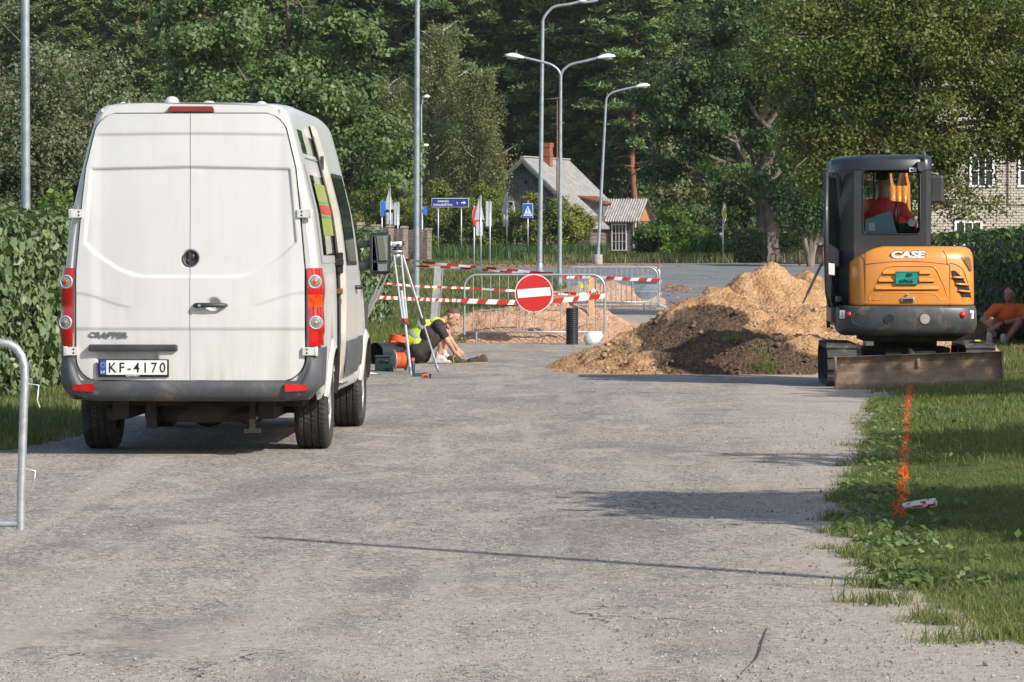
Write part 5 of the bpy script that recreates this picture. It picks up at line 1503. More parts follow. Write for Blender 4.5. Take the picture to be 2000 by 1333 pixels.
strip_(g, [(504, 1865), (532, 1884)], [(504, 1881), (510, 1885), (532, 1888)], 504, 532, .008); g.build('tinted_cover', mat('brown_tint', (.2, .1, .05), .3), hood)
text('maker_letters', 'CASE', .40, .098, Matrix.Translation((0, 0, 0)) @ face_at(pxx(1761), hy(0, pz(500)) - .007, pz(499.5)), M['black'], hood, .006, .075, .12)
text('maker_letters', 'CASE', .385, .085, Matrix.Translation((0, 0, 0)) @ face_at(pxx(1761), hy(0, pz(500)) - .013, pz(499.5)), M['white'], hood, .006, .055, .12)
g = MB(); yp = hy(-.05, pz(545)) - .03; g.box(pxx(1735), pxx(1780), yp, yp + .012, pz(558), pz(533)); pg = g.build('number_plate', M['plate_green'], hood, bevel=.003)
g = MB()
g.box(pxx(1735) , pxx(1780), yp - .004, yp - .0005, pz(534), pz(533), 0); g.box(pxx(1735), pxx(1780), yp - .004, yp - .0005, pz(558), pz(557), 0); g.box(pxx(1735), pxx(1736), yp - .004, yp - .0005, pz(557), pz(534), 0); g.box(pxx(1779), pxx(1780), yp - .004, yp - .0005, pz(557), pz(534), 0); g.build('plate_rim', M['plate_char'], pg)
text('plate_text', 'SP', .07, .04, face_at(pxx(1762.5), yp - .004, pz(539.5)), M['plate_char'], pg, .008, .02)
text('plate_text', '6066', .155, .042, face_at(pxx(1756), yp - .004, pz(551)), M['plate_char'], pg, .008, .02)
g = MB(); yq = hy(0, pz(588)) - .002; g.box(pxx(1746), pxx(1772), yq - .025, yq, pz(593), pz(583), 0); g.cyl((pxx(1758), yq - .03, pz(578)), (pxx(1758), yq, pz(578)), .016, m=0)
g.build('hood_latch', M['chrome'], hood, bevel=.015, seg=3)
g = MB(); g.box(pxx(1749), pxx(1769), yq - .027, yq - .02, pz(590.5), pz(586), 0); g.build('latch_recess', M['black'], hood)
# ------- cab
CR = -.50      # rear face of the cab
corners = [(-.835, .82), (-.835, -.18), (-.60, CR), (.215, CR), (.27, CR + .06), (.27, .82)]
Z0, Z1 = 1.36, 2.53
cabm = M['cab_grey']
def wall(p0, p1, z0, z1, win, name, fr_t=.035, pane='dglass', rad=.05):
    p0 = Vector((*p0, 0)); p1 = Vector((*p1, 0)); d = p1 - p0; L = d.length; d.normalize(); nrm = Vector((d.y, -d.x, 0))
    Mx = Matrix(((d.x, -nrm.x, 0, p0.x), (d.y, -nrm.y, 0, p0.y), (0, 0, 1, 0), (0, 0, 0, 1)))
    g = MB()
    if win is None:
        g.box(0, L, 0, fr_t, z0, z1, 0, Mx); return g.build(name, cabm, exc)
    u0, u1, w0, w1 = win
    # rounded opening as a ring of quads
    k = 6; inner = []
    for (cx, cz, a0) in ((u1 - rad, w1 - rad, 0), (u0 + rad, w1 - rad, 90), (u0 + rad, w0 + rad, 180), (u1 - rad, w0 + rad, 270)):
        for i in range(k + 1):
            a = R(a0 + 90 * i / k); inner.append((cx + rad * math.cos(a), cz + rad * math.sin(a)))
    outer = []
    oc = [(L, z1), (0, z1), (0, z0), (L, z0)]
    for q in range(4):
        for i in range(k + 1): outer.append(oc[q])
    n_ = len(inner)
    for yy, fl in ((0, 0), (fr_t, 1)):
        g.add([Mx @ Vector((u, yy, w_)) for u, w_ in inner] + [Mx @ Vector((u, yy, w_)) for u, w_ in outer], [(i, (i + 1) % n_, n_ + (i + 1) % n_, n_ + i) for i in range(n_) if True])
    g.add([Mx @ Vector((u, 0, w_)) for u, w_ in inner] + [Mx @ Vector((u, fr_t, w_)) for u, w_ in inner], [(i, (i + 1) % n_, n_ + (i + 1) % n_, n_ + i) for i in range(n_)])
    g.box(0, L, 0.001, fr_t - .001, z0 - .002, z0, 0, Mx)
    o = g.build(name, cabm, exc, fix=False, weld=True)
    g = MB(); g.tube([Mx @ Vector((u, -.003, w_)) for u, w_ in inner + inner[:1]], .008, 6); g.build('window_seal', M['black'], o)
    g = MB(); g.add([Mx @ Vector((u, .012, w_)) for u, w_ in inner], [list(range(n_))]); g.build('pane', M[pane], o)
    return o
ra = wall(corners[2], corners[3], Z0, Z1, (.10, .745, 1.705, 2.43), 'rear_wall', pane='cglass')
wall(corners[0], corners[1], Z0, Z1, (.08, .93, 1.62, 2.38), 'side_wall')
wall(corners[1], corners[2], Z0, Z1, None, 'corner_pillar')
wall(corners[3], corners[4], Z0, Z1, None, 'corner_pillar')
wall(corners[4], corners[5], Z0, Z1, (.08, 1.2, 1.58, 2.40), 'side_wall', pane='cglass')
# front frame, open view towards the boom
g = MB()
for a, b in (((-.835, .80), (-.79, .84)), ((.225, .80), (.27, .84))): g.box(a[0], b[0], a[1], b[1], .62, Z1)
g.box(-.79, .225, .80, .84, 1.30, 1.36); g.box(-.79, .225, .80, .84, 2.42, Z1); g.box(-.3, -.28, .8, .83, 1.36, 2.42); g.build('front_frame', cabm, exc)
g = MB(); g.add([(-.79, .82, 1.36), (.225, .82, 1.36), (.225, .82, 2.42), (-.79, .82, 2.42)], [(0, 1, 2, 3)]); g.build('windscreen', M['cglass'], exc)
# lower cab shell, floor
g = MB(); g.prism([(-.835, .82), (-.835, -.18), (-.66, -.42), (-.62, -.42), (-.62, .82)], .70, Z0, 'z'); g.prism([(-.8, .8), (-.8, -.3), (.25, -.4), (.25, .8)], .66, .78, 'z'); g.box(.235, .27, -.4, .8, .7, Z0); g.build('cab_base', cabm, exc)
# roof
g = MB(); rp = [(-.84, .86), (-.84, -.20), (-.61, CR - .01), (.22, CR - .01), (.275, CR + .05), (.275, .86)]
lv = [(2.43, 0), (2.54, 0), (2.57, .03), (2.592, .08), (2.602, .16)]
vs = []; k = len(rp)
for i_, (z, ins) in enumerate(lv):
    for (x, y) in rp: vs.append((x + (-ins * .3 if x > 0 else ins * 1.7), y + (ins if y < 0 else -ins), z))
g.add(vs, [(i * k + j, i * k + (j + 1) % k, (i + 1) * k + (j + 1) % k, (i + 1) * k + j) for i in range(len(lv) - 1) for j in range(k)], 0, True); g.add(vs[-k:], [list(range(k))])
rf = g.build('cab_roof', cabm, exc)
g = MB(); g.box(.02, .10, CR - .022, CR - .008, 2.405, 2.452, 0); g.box(.035, .06, CR - .0245, CR - .0225, 2.415, 2.44, 1); g.box(.07, .085, CR - .0245, CR - .0225, 2.42, 2.43, 1); g.build('cab_label', [M['offwhite'], M['black']], exc)
g = MB(); g.box(.11, .20, CR - .06, CR - .01, 2.43, 2.52); g.cyl((.15, CR - .08, 2.45), (.15, CR - .02, 2.45), .04); g.tube([(.18, CR - .02, 2.5), (.19, CR - .03, 2.60), (.18, CR - .02, 2.64)], .016); g.build('work_lamp', M['cw_grey'], exc)
# open door on the left
Md = Matrix.Translation((-.865, .62, 0)) @ Matrix.Rotation(R(0), 4, 'Z')
do = thing('cab_door', None, None); do.parent = exc
ya, yb_ = -.05, -.98
dx0, dx1 = -.03, .10
xA, xB = -.905, -.655     # near (rear) edge left, hinge edge right
g = MB()
def dpt(u, z, o=0): # u 0 = free edge (left in view), 1 = hinge edge
    x = -.95 + .27 * u; y = -.86 + .80 * u
    x += -.02 * math.sin(z)  * 0
    return Vector((x + o * -.96 * -1, y - o * .28, z))
fo = [(0, 2.40), (.55, 2.41), (.62, 2.36), (.82, 1.90), (1.0, 1.2), (1.0, .92), (.2, .9), (.06, 1.05), (0, 1.6)]
fi1 = [(.13, 2.33), (.52, 2.34), (.68, 1.95), (.84, 1.50), (.80, 1.50), (.13, 1.60)]
fi2 = [(.22, 1.40), (.80, 1.30), (.86, 1.05), (.36, 1.05), (.22, 1.25)]
# door as outer frame tube plus sheet panels
def fill(poly, nm, m_, o, th=.02):
    g = MB(); a = [dpt(u, z, o) for u, z in poly]; b = [dpt(u, z, o + th) for u, z in poly]; n_ = len(poly)
    g.add(a + b, [list(range(n_)), list(range(n_, 2 * n_))[::-1]] + [(i, (i + 1) % n_, n_ + (i + 1) % n_, n_ + i) for i in range(n_)]); return g.build(nm, M[m_], do)
g = MB(); g.tube([dpt(u, z, .015) for u, z in fo + fo[:1]], .026, 8); g.build('door_frame', cabm, do)
fill([(.0, 1.62), (.13, 1.60), (.80, 1.50), (.90, 1.48), (1, 1.2), (1, 1.18), (.8, 1.30), (.22, 1.40), (.0, 1.42)], 'door_panel', 'cab_grey', 0)
fill([(.0, 1.42), (.22, 1.40), (.22, 1.25), (.36, 1.05), (.3, .9), (.2, .9), (.06, 1.05)], 'door_panel', 'cab_grey', 0)
fill([(.36, 1.05), (.86, 1.05), (1, 1.2), (1, .92), (.3, .9)], 'door_panel', 'cab_grey', 0)
fill([(0, 1.6), (0, 2.4), (.13, 2.33), (.13, 1.60)], 'door_panel', 'cab_grey', 0)
fill(fi1, 'door_glass', 'rglass', .006, .006); fill(fi2, 'door_glass', 'rglass', .006, .006)
g = MB(); g.tube([dpt(-.02, 1.58, -.01), dpt(.3, 1.55, -.05), dpt(.62, 1.45, -.05), dpt(.75, 1.38, -.01)], .018, 8); g.build('door_handle', M['cab_grey'], do)
fill([(.06, 1.38), (.36, 1.37), (.36, 1.24), (.06, 1.25)], 'paper_label', 'offwhite', .03, .004); fill([(.40, 1.0), (.78, 1.0), (.78, .94), (.40, .94)], 'paper_label', 'offwhite', .034, .004)
# mirror right
g = MB(); xm = pxx(1833) + .01; g.box(xm - .085, xm + .085, .3, .38, CH - (398 - 495) / 172, CH - (342 - 495) / 172); mr = g.build('mirror', M['black_plastic'], exc, bevel=.035, seg=3)
g = MB(); g.tube([(.27, .5, 2.405), (.33, .44, 2.41), (xm + .02, .36, 2.40)], .012, 6); g.tube([(.27, .5, 1.98), (.34, .44, 2.0)], .012, 6); g.build('mirror_bracket', M['galv'], mr)
g = MB(); g.box(.275, .31, .3, .42, 1.98, 2.12); g.build('side_lamp', M['orange_paint'], exc, bevel=.015)
# seat, console
g = MB(); g.box(-.55, -.12, -.1, .35, 1.26, 1.42); g.box(-.47, -.22, -.22, -.12, 1.4, 1.84); g.build('seat', M['black_plastic'], exc, bevel=.03)
g = MB(); g.box(-.2, .02, -.15, .3, .78, 1.45); g.box(-.72, -.58, -.1, .3, .78, 1.42); g.cyl((-.05, .25, 1.45), (-.03, .3, 1.66), .018); g.ell((-.03, .3, 1.68), .03); g.build('console', M['black_plastic'], exc, bevel=.015)
g = MB(); g.box(-.55, .21, CR + .04, CR + .2, 1.42, 1.705); g.build('rear_shelf', M['black_plastic'], exc)
# ------- undercarriage
g = MB(); g.cyl((0.02, 0, .34), (0.02, 0, .58), .36, n=28); g.prism([(-.45, -.5), (.49, -.5), (.49, .5), (-.45, .5)], .25, .42, 'z'); g.box(-.2, .24, -.75, .5, .2, .34); g.box(-.26, .3, -.79, -.75, .27, .39)
g.build('undercarriage', M['under'], exc, bevel=.01)
g = MB(); g.box(-.5, .62, -.8, .6, .5, .58); g.build('turntable_deck', M['under'], exc)
for xc in (-.76, .79):
    tr = thing('track', None, None); tr.parent = exc
    g = MB(); r_ = .225; yl = .80; wd = .165
    def loop(rr, n_arc=10):
        pts = []
        for i in range(n_arc + 1): a = -PI / 2 + PI * i / n_arc; pts.append((yl + rr * math.cos(a), r_ + .005 + rr * math.sin(a)))
        for i in range(n_arc + 1): a = PI / 2 + PI * i / n_arc; pts.append((-yl + rr * math.cos(a), r_ + .005 + rr * math.sin(a)))
        return pts
    lo_ = loop(r_); li = loop(r_ - .035); n_ = len(lo_)
    vs = [(xc - wd, y, z) for y, z in lo_] + [(xc + wd, y, z) for y, z in lo_] + [(xc - wd, y, z) for y, z in li] + [(xc + wd, y, z) for y, z in li]
    fs = []
    for i in range(n_):
        j = (i + 1) % n_
        fs += [(i, j, n_ + j, n_ + i), (2 * n_ + i, 3 * n_ + i, 3 * n_ + j, 2 * n_ + j), (i, 2 * n_ + i, 2 * n_ + j, j), (n_ + i, n_ + j, 3 * n_ + j, 3 * n_ + i)]
    g.add(vs, fs, 0, False)
    g.build('belt', M['track'], tr)
    # lugs round the belt, one by one
    per = 4 * yl + 2 * PI * r_
    nl = 38
    for q in range(nl):
        t = q / nl * per
        if t < 2 * yl: y, z, a = -yl + t, .005 + 2 * r_, 0
        elif t < 2 * yl + PI * r_: b = (t - 2 * yl) / r_; y, z, a = yl + r_ * math.sin(b), r_ + .005 + r_ * math.cos(b), -b
        elif t < 4 * yl + PI * r_: y, z, a = yl - (t - 2 * yl - PI * r_), .005, PI
        else: b = (t - 4 * yl - PI * r_) / r_; y, z, a = -yl - r_ * math.sin(b), r_ + .005 - r_ * math.cos(b), PI - b
        Mx = Matrix.Translation((xc, y, z)) @ Matrix.Rotation(a, 4, 'X')
        if abs(z - .005) < .01: continue
        lg = MB(); sx_ = 1 if q % 2 else -1
        lg.prism([(-wd * .98, -.03), (wd * .1 * sx_ + .0, -.022), (wd * .98, -.03), (wd * .98, .02), (wd * .1 * sx_, .028), (-wd * .98, .02)], -.002, .024, 'z', 0, Mx)
        lg.build('track_lug', M['track'], tr)
    g = MB()
    for y in (-yl, yl): g.cyl((xc - .1, y, r_ + .005), (xc + .1, y, r_ + .005), r_ - .05, n=20)
    for i in range(4): g.cyl((xc - .1, -.48 + .32 * i, .1), (xc + .1, -.48 + .32 * i, .1), .075, n=14)
    g.box(xc - .08, xc + .08, -.7, .7, .13, .34); g.build('rollers', M['under'], tr)
g = MB(); g.box(.70, .86, -.75, -.60, .478, .50, 0); g.box(.74, .80, -.78, -.66, .50, .515, 1); g.build('tied_strap', [M['black'], M['yellow']], exc)
# dozer blade, tilted up to its right
bl = thing('dozer_blade', None, None); bl.parent = exc
BT = Matrix.Translation((.055, -1.62, 0)) @ Matrix.Rotation(-R(2.0), 4, 'Y') @ Matrix.Translation((0, 0, .03))
cp = [(-.03, -.005), (-.045, .02), (.0, .09), (.02, .18), (.01, .27), (-.03, .335), (-.055, .348)]
g = MB(); k = len(cp); hwB = .915; vs = []
for x in (-hwB, hwB):
    for y, z in cp: vs.append(BT @ Vector((x, y, z)))
    for y, z in cp[::-1]: vs.append(BT @ Vector((x, y + .035, z + (.004 if z > .3 else 0))))
n_ = 2 * k
g.add(vs, [(i, (i + 1) % n_, n_ + (i + 1) % n_, n_ + i) for i in range(n_)], 0, False); g.add(vs, [list(range(n_)), list(range(n_, 2 * n_))[::-1]], 0)
g.build('mouldboard', M['blade'], bl)
g = MB(); g.box(-hwB, hwB, -.058, -.046, -.012, .05, 0, BT); g.build('cutting_edge', M['blade'], bl, bevel=.003)
for sx_ in (-1, 1):
    g = MB(); g.box(sx_ * hwB - .012, sx_ * hwB + .012, -.075, .10, -.005, .352, 0, BT); g.build('end_plate', M['blade'], bl, bevel=.004)
g = MB(); g.box(-.02, .012, -.012, .03, .2, .30, 0, BT); g.build('weld_tab', M['blade'], bl, bevel=.006)
g = MB(); g.box(-.35, -.25, -1.54, -.5, .12, .26); g.box(.28, .38, -1.54, -.5, .12, .26); g.box(-.3, .3, -1.55, -1.5, .1, .28); g.cyl((0, -1.5, .3), (0, -.8, .38), .05); g.build('blade_arm', M['cw_grey'], bl)
# boom in front of the cab
bo = thing('boom', None, None); bo.parent = exc
for dx in (-.06, .13):
    g = MB(); g.prism([(.95, .85), (1.25, .8), (1.75, 2.35), (2.1, 2.64), (3.0, 2.35), (3.35, 1.9), (3.25, 1.82), (2.85, 2.2), (2.1, 2.5), (1.5, 2.3), (1.2, 1.4)], dx + .02, dx + .055, 'x'); g.build('boom_plate', M['cyl_orange'], bo)
for dx in (-.02, .05, .12):
    g = MB(); g.cyl((dx, 1.35, 1.0), (dx, 1.45, 1.95), .022, m=0); g.cyl((dx, 1.45, 1.9), (dx, 1.50, 2.28), .038, m=1); g.build('hydraulic_ram', [M['chrome'], M['cyl_orange']], bo)
g = MB(); g.box(-.03, .17, 1.38, 1.46, 1.72, 1.76); g.build('clamp_bar', M['galv'], bo)
g = MB(); g.tube([(-.1, 1.2, 1.5), (-.22, 1.35, 2.0), (-.1, 1.5, 2.4), (.02, 1.6, 2.5)], .018, 6); g.tube([(-.1, 1.2, 1.4), (-.28, 1.3, 1.9), (-.15, 1.5, 2.45)], .018, 6); g.build('hose', M['rubber'], bo)
g = MB(); g.box(-.1, .2, .82, 1.1, .6, 1.1); g.cyl((.05, 1.1, .55), (.05, 1.1, 1.15), .08); g.build('swing_bracket', M['cyl_orange'], bo)
for dx in (.045, .15):
    g = MB(); g.cyl((dx - .02, 1.9, 2.57), (dx + .02, 1.9, 2.57), .07, n=16); g.build('pivot_cap', M['cyl_orange'], bo)
g = MB(); g.prism([(3.2, 1.9), (3.4, 2.0), (3.9, .7), (3.75, .6)], -.02, .14, 'x'); g.build('dipper', M['cyl_orange'], bo)
g = MB(); g.prism([(3.6, .65), (4.0, .65), (4.15, .3), (3.9, .02), (3.5, .05), (3.45, .3)], -.2, .32, 'x'); g.build('bucket', M['cw_grey'], bo)
# things in the cab
def exw(x, y, z): return exc.matrix_world @ Vector((x, y, z))
bpy.context.view_layer.update()
def cabthing(mb, name, mats_, lab, cat):
    c = exw(0, 0, 0); Mx = Matrix.Translation(exc.location) @ Matrix.Rotation(YAW, 4, 'Z')
    for i in range(len(mb.v)): mb.v[i] = Mx @ mb.v[i]
    o = mb.build(name, mats_); tag(o, lab, cat); return o
g = MB(); g.add([Vector(v) for v in ((-.465, CR + .06, 1.72), (-.11, CR + .06, 1.715), (-.18, CR + .075, 1.97), (-.47, CR + .075, 1.87), (-.465, CR + .09, 1.72), (-.11, CR + .09, 1.715), (-.18, CR + .10, 1.97), (-.47, CR + .10, 1.87))], [(0, 1, 2, 3), (7, 6, 5, 4), (0, 4, 5, 1), (1, 5, 6, 2), (2, 6, 7, 3), (3, 7, 4, 0)], 0)
g.box(-.43, -.36, CR + .054, CR + .058, 1.74, 1.83, 1)
cabthing(g, 'folder', [M['folder'], M['offwhite']], 'pale blue folder lying behind the driver against the rear cab window', 'folder')
g = MB(); Mx = face_at(.06, CR + .10, 1.835); g.lathe([(.03, -.12), (.038, -.02), (.046, 0), (.046, .015), (.038, .02), (.036, .01), (0, .01)], 24, 0, Mx)
cabthing(g, 'cup', M['lampwhite'], 'round white cup lid lying on its side behind the rear cab window', 'cup')
g = MB(); g.ell((-.02, CR + .16, 1.76), (.12, .06, .07)); g.ell((.07, CR + .14, 1.74), (.09, .05, .05)); g.ell((-.12, CR + .17, 1.74), (.08, .05, .05))
for k_ in range(3): g.tube([(-.06 + .05 * k_, CR + .1, 1.72), (-.02 + .05 * k_, CR + .08, 1.78 - .01 * k_), (.05 + .03 * k_, CR + .09, 1.73)], .012, 6)
cabthing(g, 'jacket', M['tee_black'], 'crumpled black jacket heaped behind the driver beside the cup', 'jacket')
g = MB(); Mx = Matrix.Translation((-.115, CR + .12, 1.86)); g.lathe([(.0, -.12), (.03, -.12), (.03, .12), (.012, .16), (.016, .165), (.016, .2), (0, .2)], 14, 0, Mx)
cabthing(g, 'bottle', M['dglass'], 'clear plastic bottle standing upright behind the driver', 'bottle')
# ------------------------------------------------------------------ sand and soil heaps
def heap_mat(name, dark_fn=False, base=((0.42, 0.25, 0.13), (0.62, 0.42, 0.25))):
    m, nt = newmat(name); n = N(nt)
    tc = n('TexCoord').outputs['Object']
    f = n.noise(tc, 3.0, 7, 0.7); f2 = n.noise(tc, 26, 5, 0.75)
    c = n.mix(n.step(f, .35, .65), *base)
    c = n.mix(n.math('MULTIPLY', n.step(f2, .5, .75), .35), c, tuple(x * .55 for x in base[0]))
    if dark_fn:
        at = n('Attribute', attribute_name='soil').outputs['Fac']
        e = n.math('ADD', at, n.math('MULTIPLY_ADD', n.noise(tc, 4.5, 6, .75), 1.1, -.55))
        dk = n.mix(n.step(f2, .35, .65), (0.07, 0.047, 0.034), (0.17, 0.11, 0.068))
        c = n.mix(n.step(e, .38, .62), c, dk)
    p = n('BsdfPrincipled', {'Base Color': c, 'Roughness': .95, 'Specular IOR Level': .15})
    h = n.math('ADD', n.math('MULTIPLY', n.noise(tc, 9, 6, .75), 1.0), n.math('MULTIPLY', n('TexVoronoi', {'Vector': tc, 'Scale': 22.0}).outputs['Distance'], .5))
    b = n('Bump', {'Strength': 1.0, 'Distance': .06, 'Height': h}); nt.links.new(b.outputs[0], p.inputs['Normal'])
    out(nt, p.outputs[0]); return m
M['heap_big'] = heap_mat('yellow_sand_and_soil', True, ((0.38, 0.21, 0.10), (0.58, 0.365, 0.20)))
M['heap_pink'] = heap_mat('pinkish_sand', False, ((0.46, 0.27, 0.17), (0.60, 0.38, 0.25)))
def heap(name, lab, mat_, hf, x0, x1, y0, y1, step, soil=None, rough=.05):
    nx = int((x1 - x0) / step); ny = int((y1 - y0) / step)
    V = []; F = []; S = []
    for j in range(ny + 1):
        for i in range(nx + 1):
            x = x0 + (x1 - x0) * i / nx; y = y0 + (y1 - y0) * j / ny
            h = hf(x, y)
            if h > .0:
                k = min(1, h / .12)
                h += k * (rough * 1.5 * noise.noise(Vector((x * 2.1, y * 2.1, 0))) + rough * noise.noise(Vector((x * 5.5, y * 5.5, 2))) + rough * .75 * noise.noise(Vector((x * 13, y * 13, 4))) + rough * .45 * abs(noise.noise(Vector((x * 27, y * 27, 6)))))
            V.append((x, y, zg(y) + max(h, -.05)))
            S.append(soil(x, y, h) if soil else 0)
    for j in range(ny):
        for i in range(nx):
            q = j * (nx + 1) + i
            if max(V[q][2] - zg(V[q][1]), V[q + 1][2] - zg(V[q + 1][1]), V[q + nx + 1][2] - zg(V[q + nx + 1][1]), V[q + nx + 2][2] - zg(V[q + nx + 2][1])) <= -.04: continue
            F.append((q, q + 1, q + nx + 2, q + nx + 1))
    me = bpy.data.meshes.new(name); me.from_pydata(V, [], F); me.polygons.foreach_set('use_smooth', [True] * len(F))
    at = me.attributes.new('soil', 'FLOAT', 'POINT'); at.data.foreach_set('value', S)
    me.update(); o = link(name, me, None, mat_); tag(o, lab, 'heap'); return o
def cone(cx, cy, h, sl=.72, sx=1, sy=1, flat=0.1):
    return lambda x, y: h + flat * .5 - math.sqrt(((x - cx) * sx) ** 2 + ((y - cy) * sy) ** 2 + flat * flat) * sl
pk = [(W(1500, 512, 52), .74, 1, 1, .15), (W(1540, 545, 52.5), .62, .8, 1, .2), (W(1582, 528, 56.5), .72, 1, 1, .15), (W(1605, 540, 55), .6, .8, 1, .2),
      (W(1405, 560, 50.0), .60, .95, 1, .15), (W(1330, 612, 49.2), .52, .9, 1, .1), (W(1270, 655, 48.8), .42, .8, 1, .1), (W(1440, 600, 48.2), .60, .7, 1, .3), (W(1560, 600, 49.5), .52, .55, .9, .4), (W(1215, 695, 48.8), .3, .8, 1, .1), (W(1530, 660, 47.2), .45, .42, 1, .3), (W(1650, 620, 51), .5, .8, 1, .3)]
fs_ = [cone(p.x, p.y, p.z, sl, sx, sy, fl) for p, sl, sx, sy, fl in pk]
def big(x, y): return max(f(x, y) for f in fs_)
def soil_big(x, y, h):
    # dark topsoil on the near left flank
    px = 1000 + x / y * FP; py = HZ + (CH - h) / y * FP
    a = ((px - 1415) / 150) ** 2 + ((py - 690) / 52) ** 2
    e_ = ((px - 1320) / 75) ** 2 + ((py - 640 + (px - 1320) * .62) / 16) ** 2
    b = ((px - 1385) / 80) ** 2 + ((py - 625) / 30) ** 2
    c = ((px - 1300) / 60) ** 2 + ((py - 650) / 26) ** 2
    d = ((px - 1540) / 80) ** 2 + ((py - 712) / 26) ** 2
    return max(0, 1.25 - .8 * min(a, b, c, d, e_))
heap('sand_heap', 'large heap of yellow sand with dark topsoil on its near side, left of the excavator', M['heap_big'], big, 0.3, 6.4, 44.4, 60.5, .05, soil_big, .06)
p1 = [(W(965, 603, 63.8), .60, .6, 1, .12), (W(1040, 592, 64.2), .6, .55, 1, .12), (W(1100, 588, 64.6), .62, .6, 1, .15), (W(1150, 632, 63.4), .5, .8, 1, .15), (W(905, 652, 63.2), .4, .7, 1, .1), (W(1000, 640, 62.9), .5, .35, 1, .2), (W(1185, 660, 63.0), .4, .8, 1, .1)]
f1 = [cone(p.x, p.y, p.z, a, b, c, d) for p, a, b, c, d in p1]
heap('sand_heap', 'pinkish sand heap behind the barrier with the round no-entry sign', M['heap_pink'], lambda x, y: max(f(x, y) for f in f1), -1.7, 2.4, 61.9, 67, .05, None, .045)
dd = dist(600)
p2 = [(W(1150, 553, dd + 2.4), .6, .6, 1, .15), (W(1190, 550, dd + 2.5), .6, .6, 1, .15), (W(1212, 553, dd + 2.3), .7, .7, 1, .1), (W(1110, 575, dd + 2), .6, .7, 1, .1), (W(1235, 585, dd + 1.6), .5, .8, 1, .1)]
f2 = [cone(p.x, p.y, p.z - zg(p.y), a, b, c, d) for p, a, b, c, d in p2]
heap('sand_heap', 'farther pinkish sand heap behind the second row of barriers', M['heap_pink'], lambda x, y: max(f(x, y) for f in f2), .6, 4.2, dd + .1, dd + 6, .07, None, .04)
# clods and stones
def rock(mb, c, r, sq=.75, m=0, seed=None):
    s = random.random() * 99; c = Vector(c); n_, k = (7, 5) if r > .03 else (5, 3); vs = []
    for i in range(k + 1):
        t = PI * i / k
        for j in range(n_):
            a = 2 * PI * j / n_; d = Vector((math.sin(t) * math.cos(a), math.sin(t) * math.sin(a), math.cos(t) * sq))
            f = 1 + .45 * noise.noise(d * 1.6 + Vector((s, s, s))); vs.append(c + d * r * f)
    mb.add(vs, [(i * n_ + j, (i + 1) * n_ + j, (i + 1) * n_ + (j + 1) % n_, i * n_ + (j + 1) % n_) for i in range(k) for j in range(n_)], m, random.random() < .3)
M['clod'] = mat('soil_clod', (0.38, 0.24, 0.13), .95, var=.45, vs=9, bump=.02, bs=30)
M['clod_dark'] = mat('dark_clod', (0.13, 0.085, 0.055), .95, var=.35, vs=9, bump=.02, bs=30)
M['gravel'] = mat('gravel', (0.27, 0.25, 0.22), .9, var=.5, vs=3)
for px, py, r, mm, lab in ((1238, 668, .095, 'clod', 'round brown earth clod on the road beside the white helmet'), (1262, 660, .05, 'clod', 'small brown clod just behind the round one beside the sand heap'), (1185, 705, .07, 'clod_dark', 'dark earth clod at the left tip of the big heap'), (1155, 711, .022, 'clod_dark', 'tiny dark crumb lying left of the big heap')):
    p = G(px, py); g = MB(); rock(g, (p.x, p.y, p.z + r * .7), r); tag(g.build('earth_clod', M[mm]), lab, 'clod', 'loose earth clods')
cl = MB()
for i in range(2300):
    px = random.uniform(1175, 1640); t = random.random()
    x = X_(px, 48); y = 45.2 + 5 * t ** 1.3
    h = big(x, y)
    if h < -.04 or h > .9: continue
    r = .007 + .028 * random.random() ** 4 + (.03 if random.random() < .02 else 0)
    z = zg(y) + max(h, 0) + r * .4
    s = soil_big(x, y, h)
    rock(cl, (x, y, z), r, .75, 1 if (s > .45 + random.gauss(0, .2)) else 0)
tag(cl.build('clods', [M['clod'], M['clod_dark']], fix=False), kind='stuff')
cl = MB()
for i in range(4200):
    y = 13 + 22 * random.random() ** 1.6
    r_ = interp(RR, y); x = r_ - abs(random.gauss(0, .9)) + .1 if random.random() < .75 else random.uniform(-.137, .137) * y
    if y < 15.5 and random.random() < .7: x = random.uniform(.2, 2.2)
    r = .0025 + .007 * random.random() ** 5
    rock(cl, (x, y, .010 + r * .3), r)
tag(cl.build('loose_gravel', M['gravel'], fix=False), kind='stuff')
for px, py, r in ((1990, 1236, .028), (1928, 1306, .016), (845, 1041, .012)):
    p = G(px, py); g = MB(); rock(g, (p.x, p.y, .008 + r * .5), r); tag(g.build('stone', M['gravel']), {1990: 'grey stone at the right edge under the grass tip', 1928: 'small pale stone on the gravel near the bottom right', 845: 'white pebble beside the thin pole shadow on the road'}[px], 'stone')

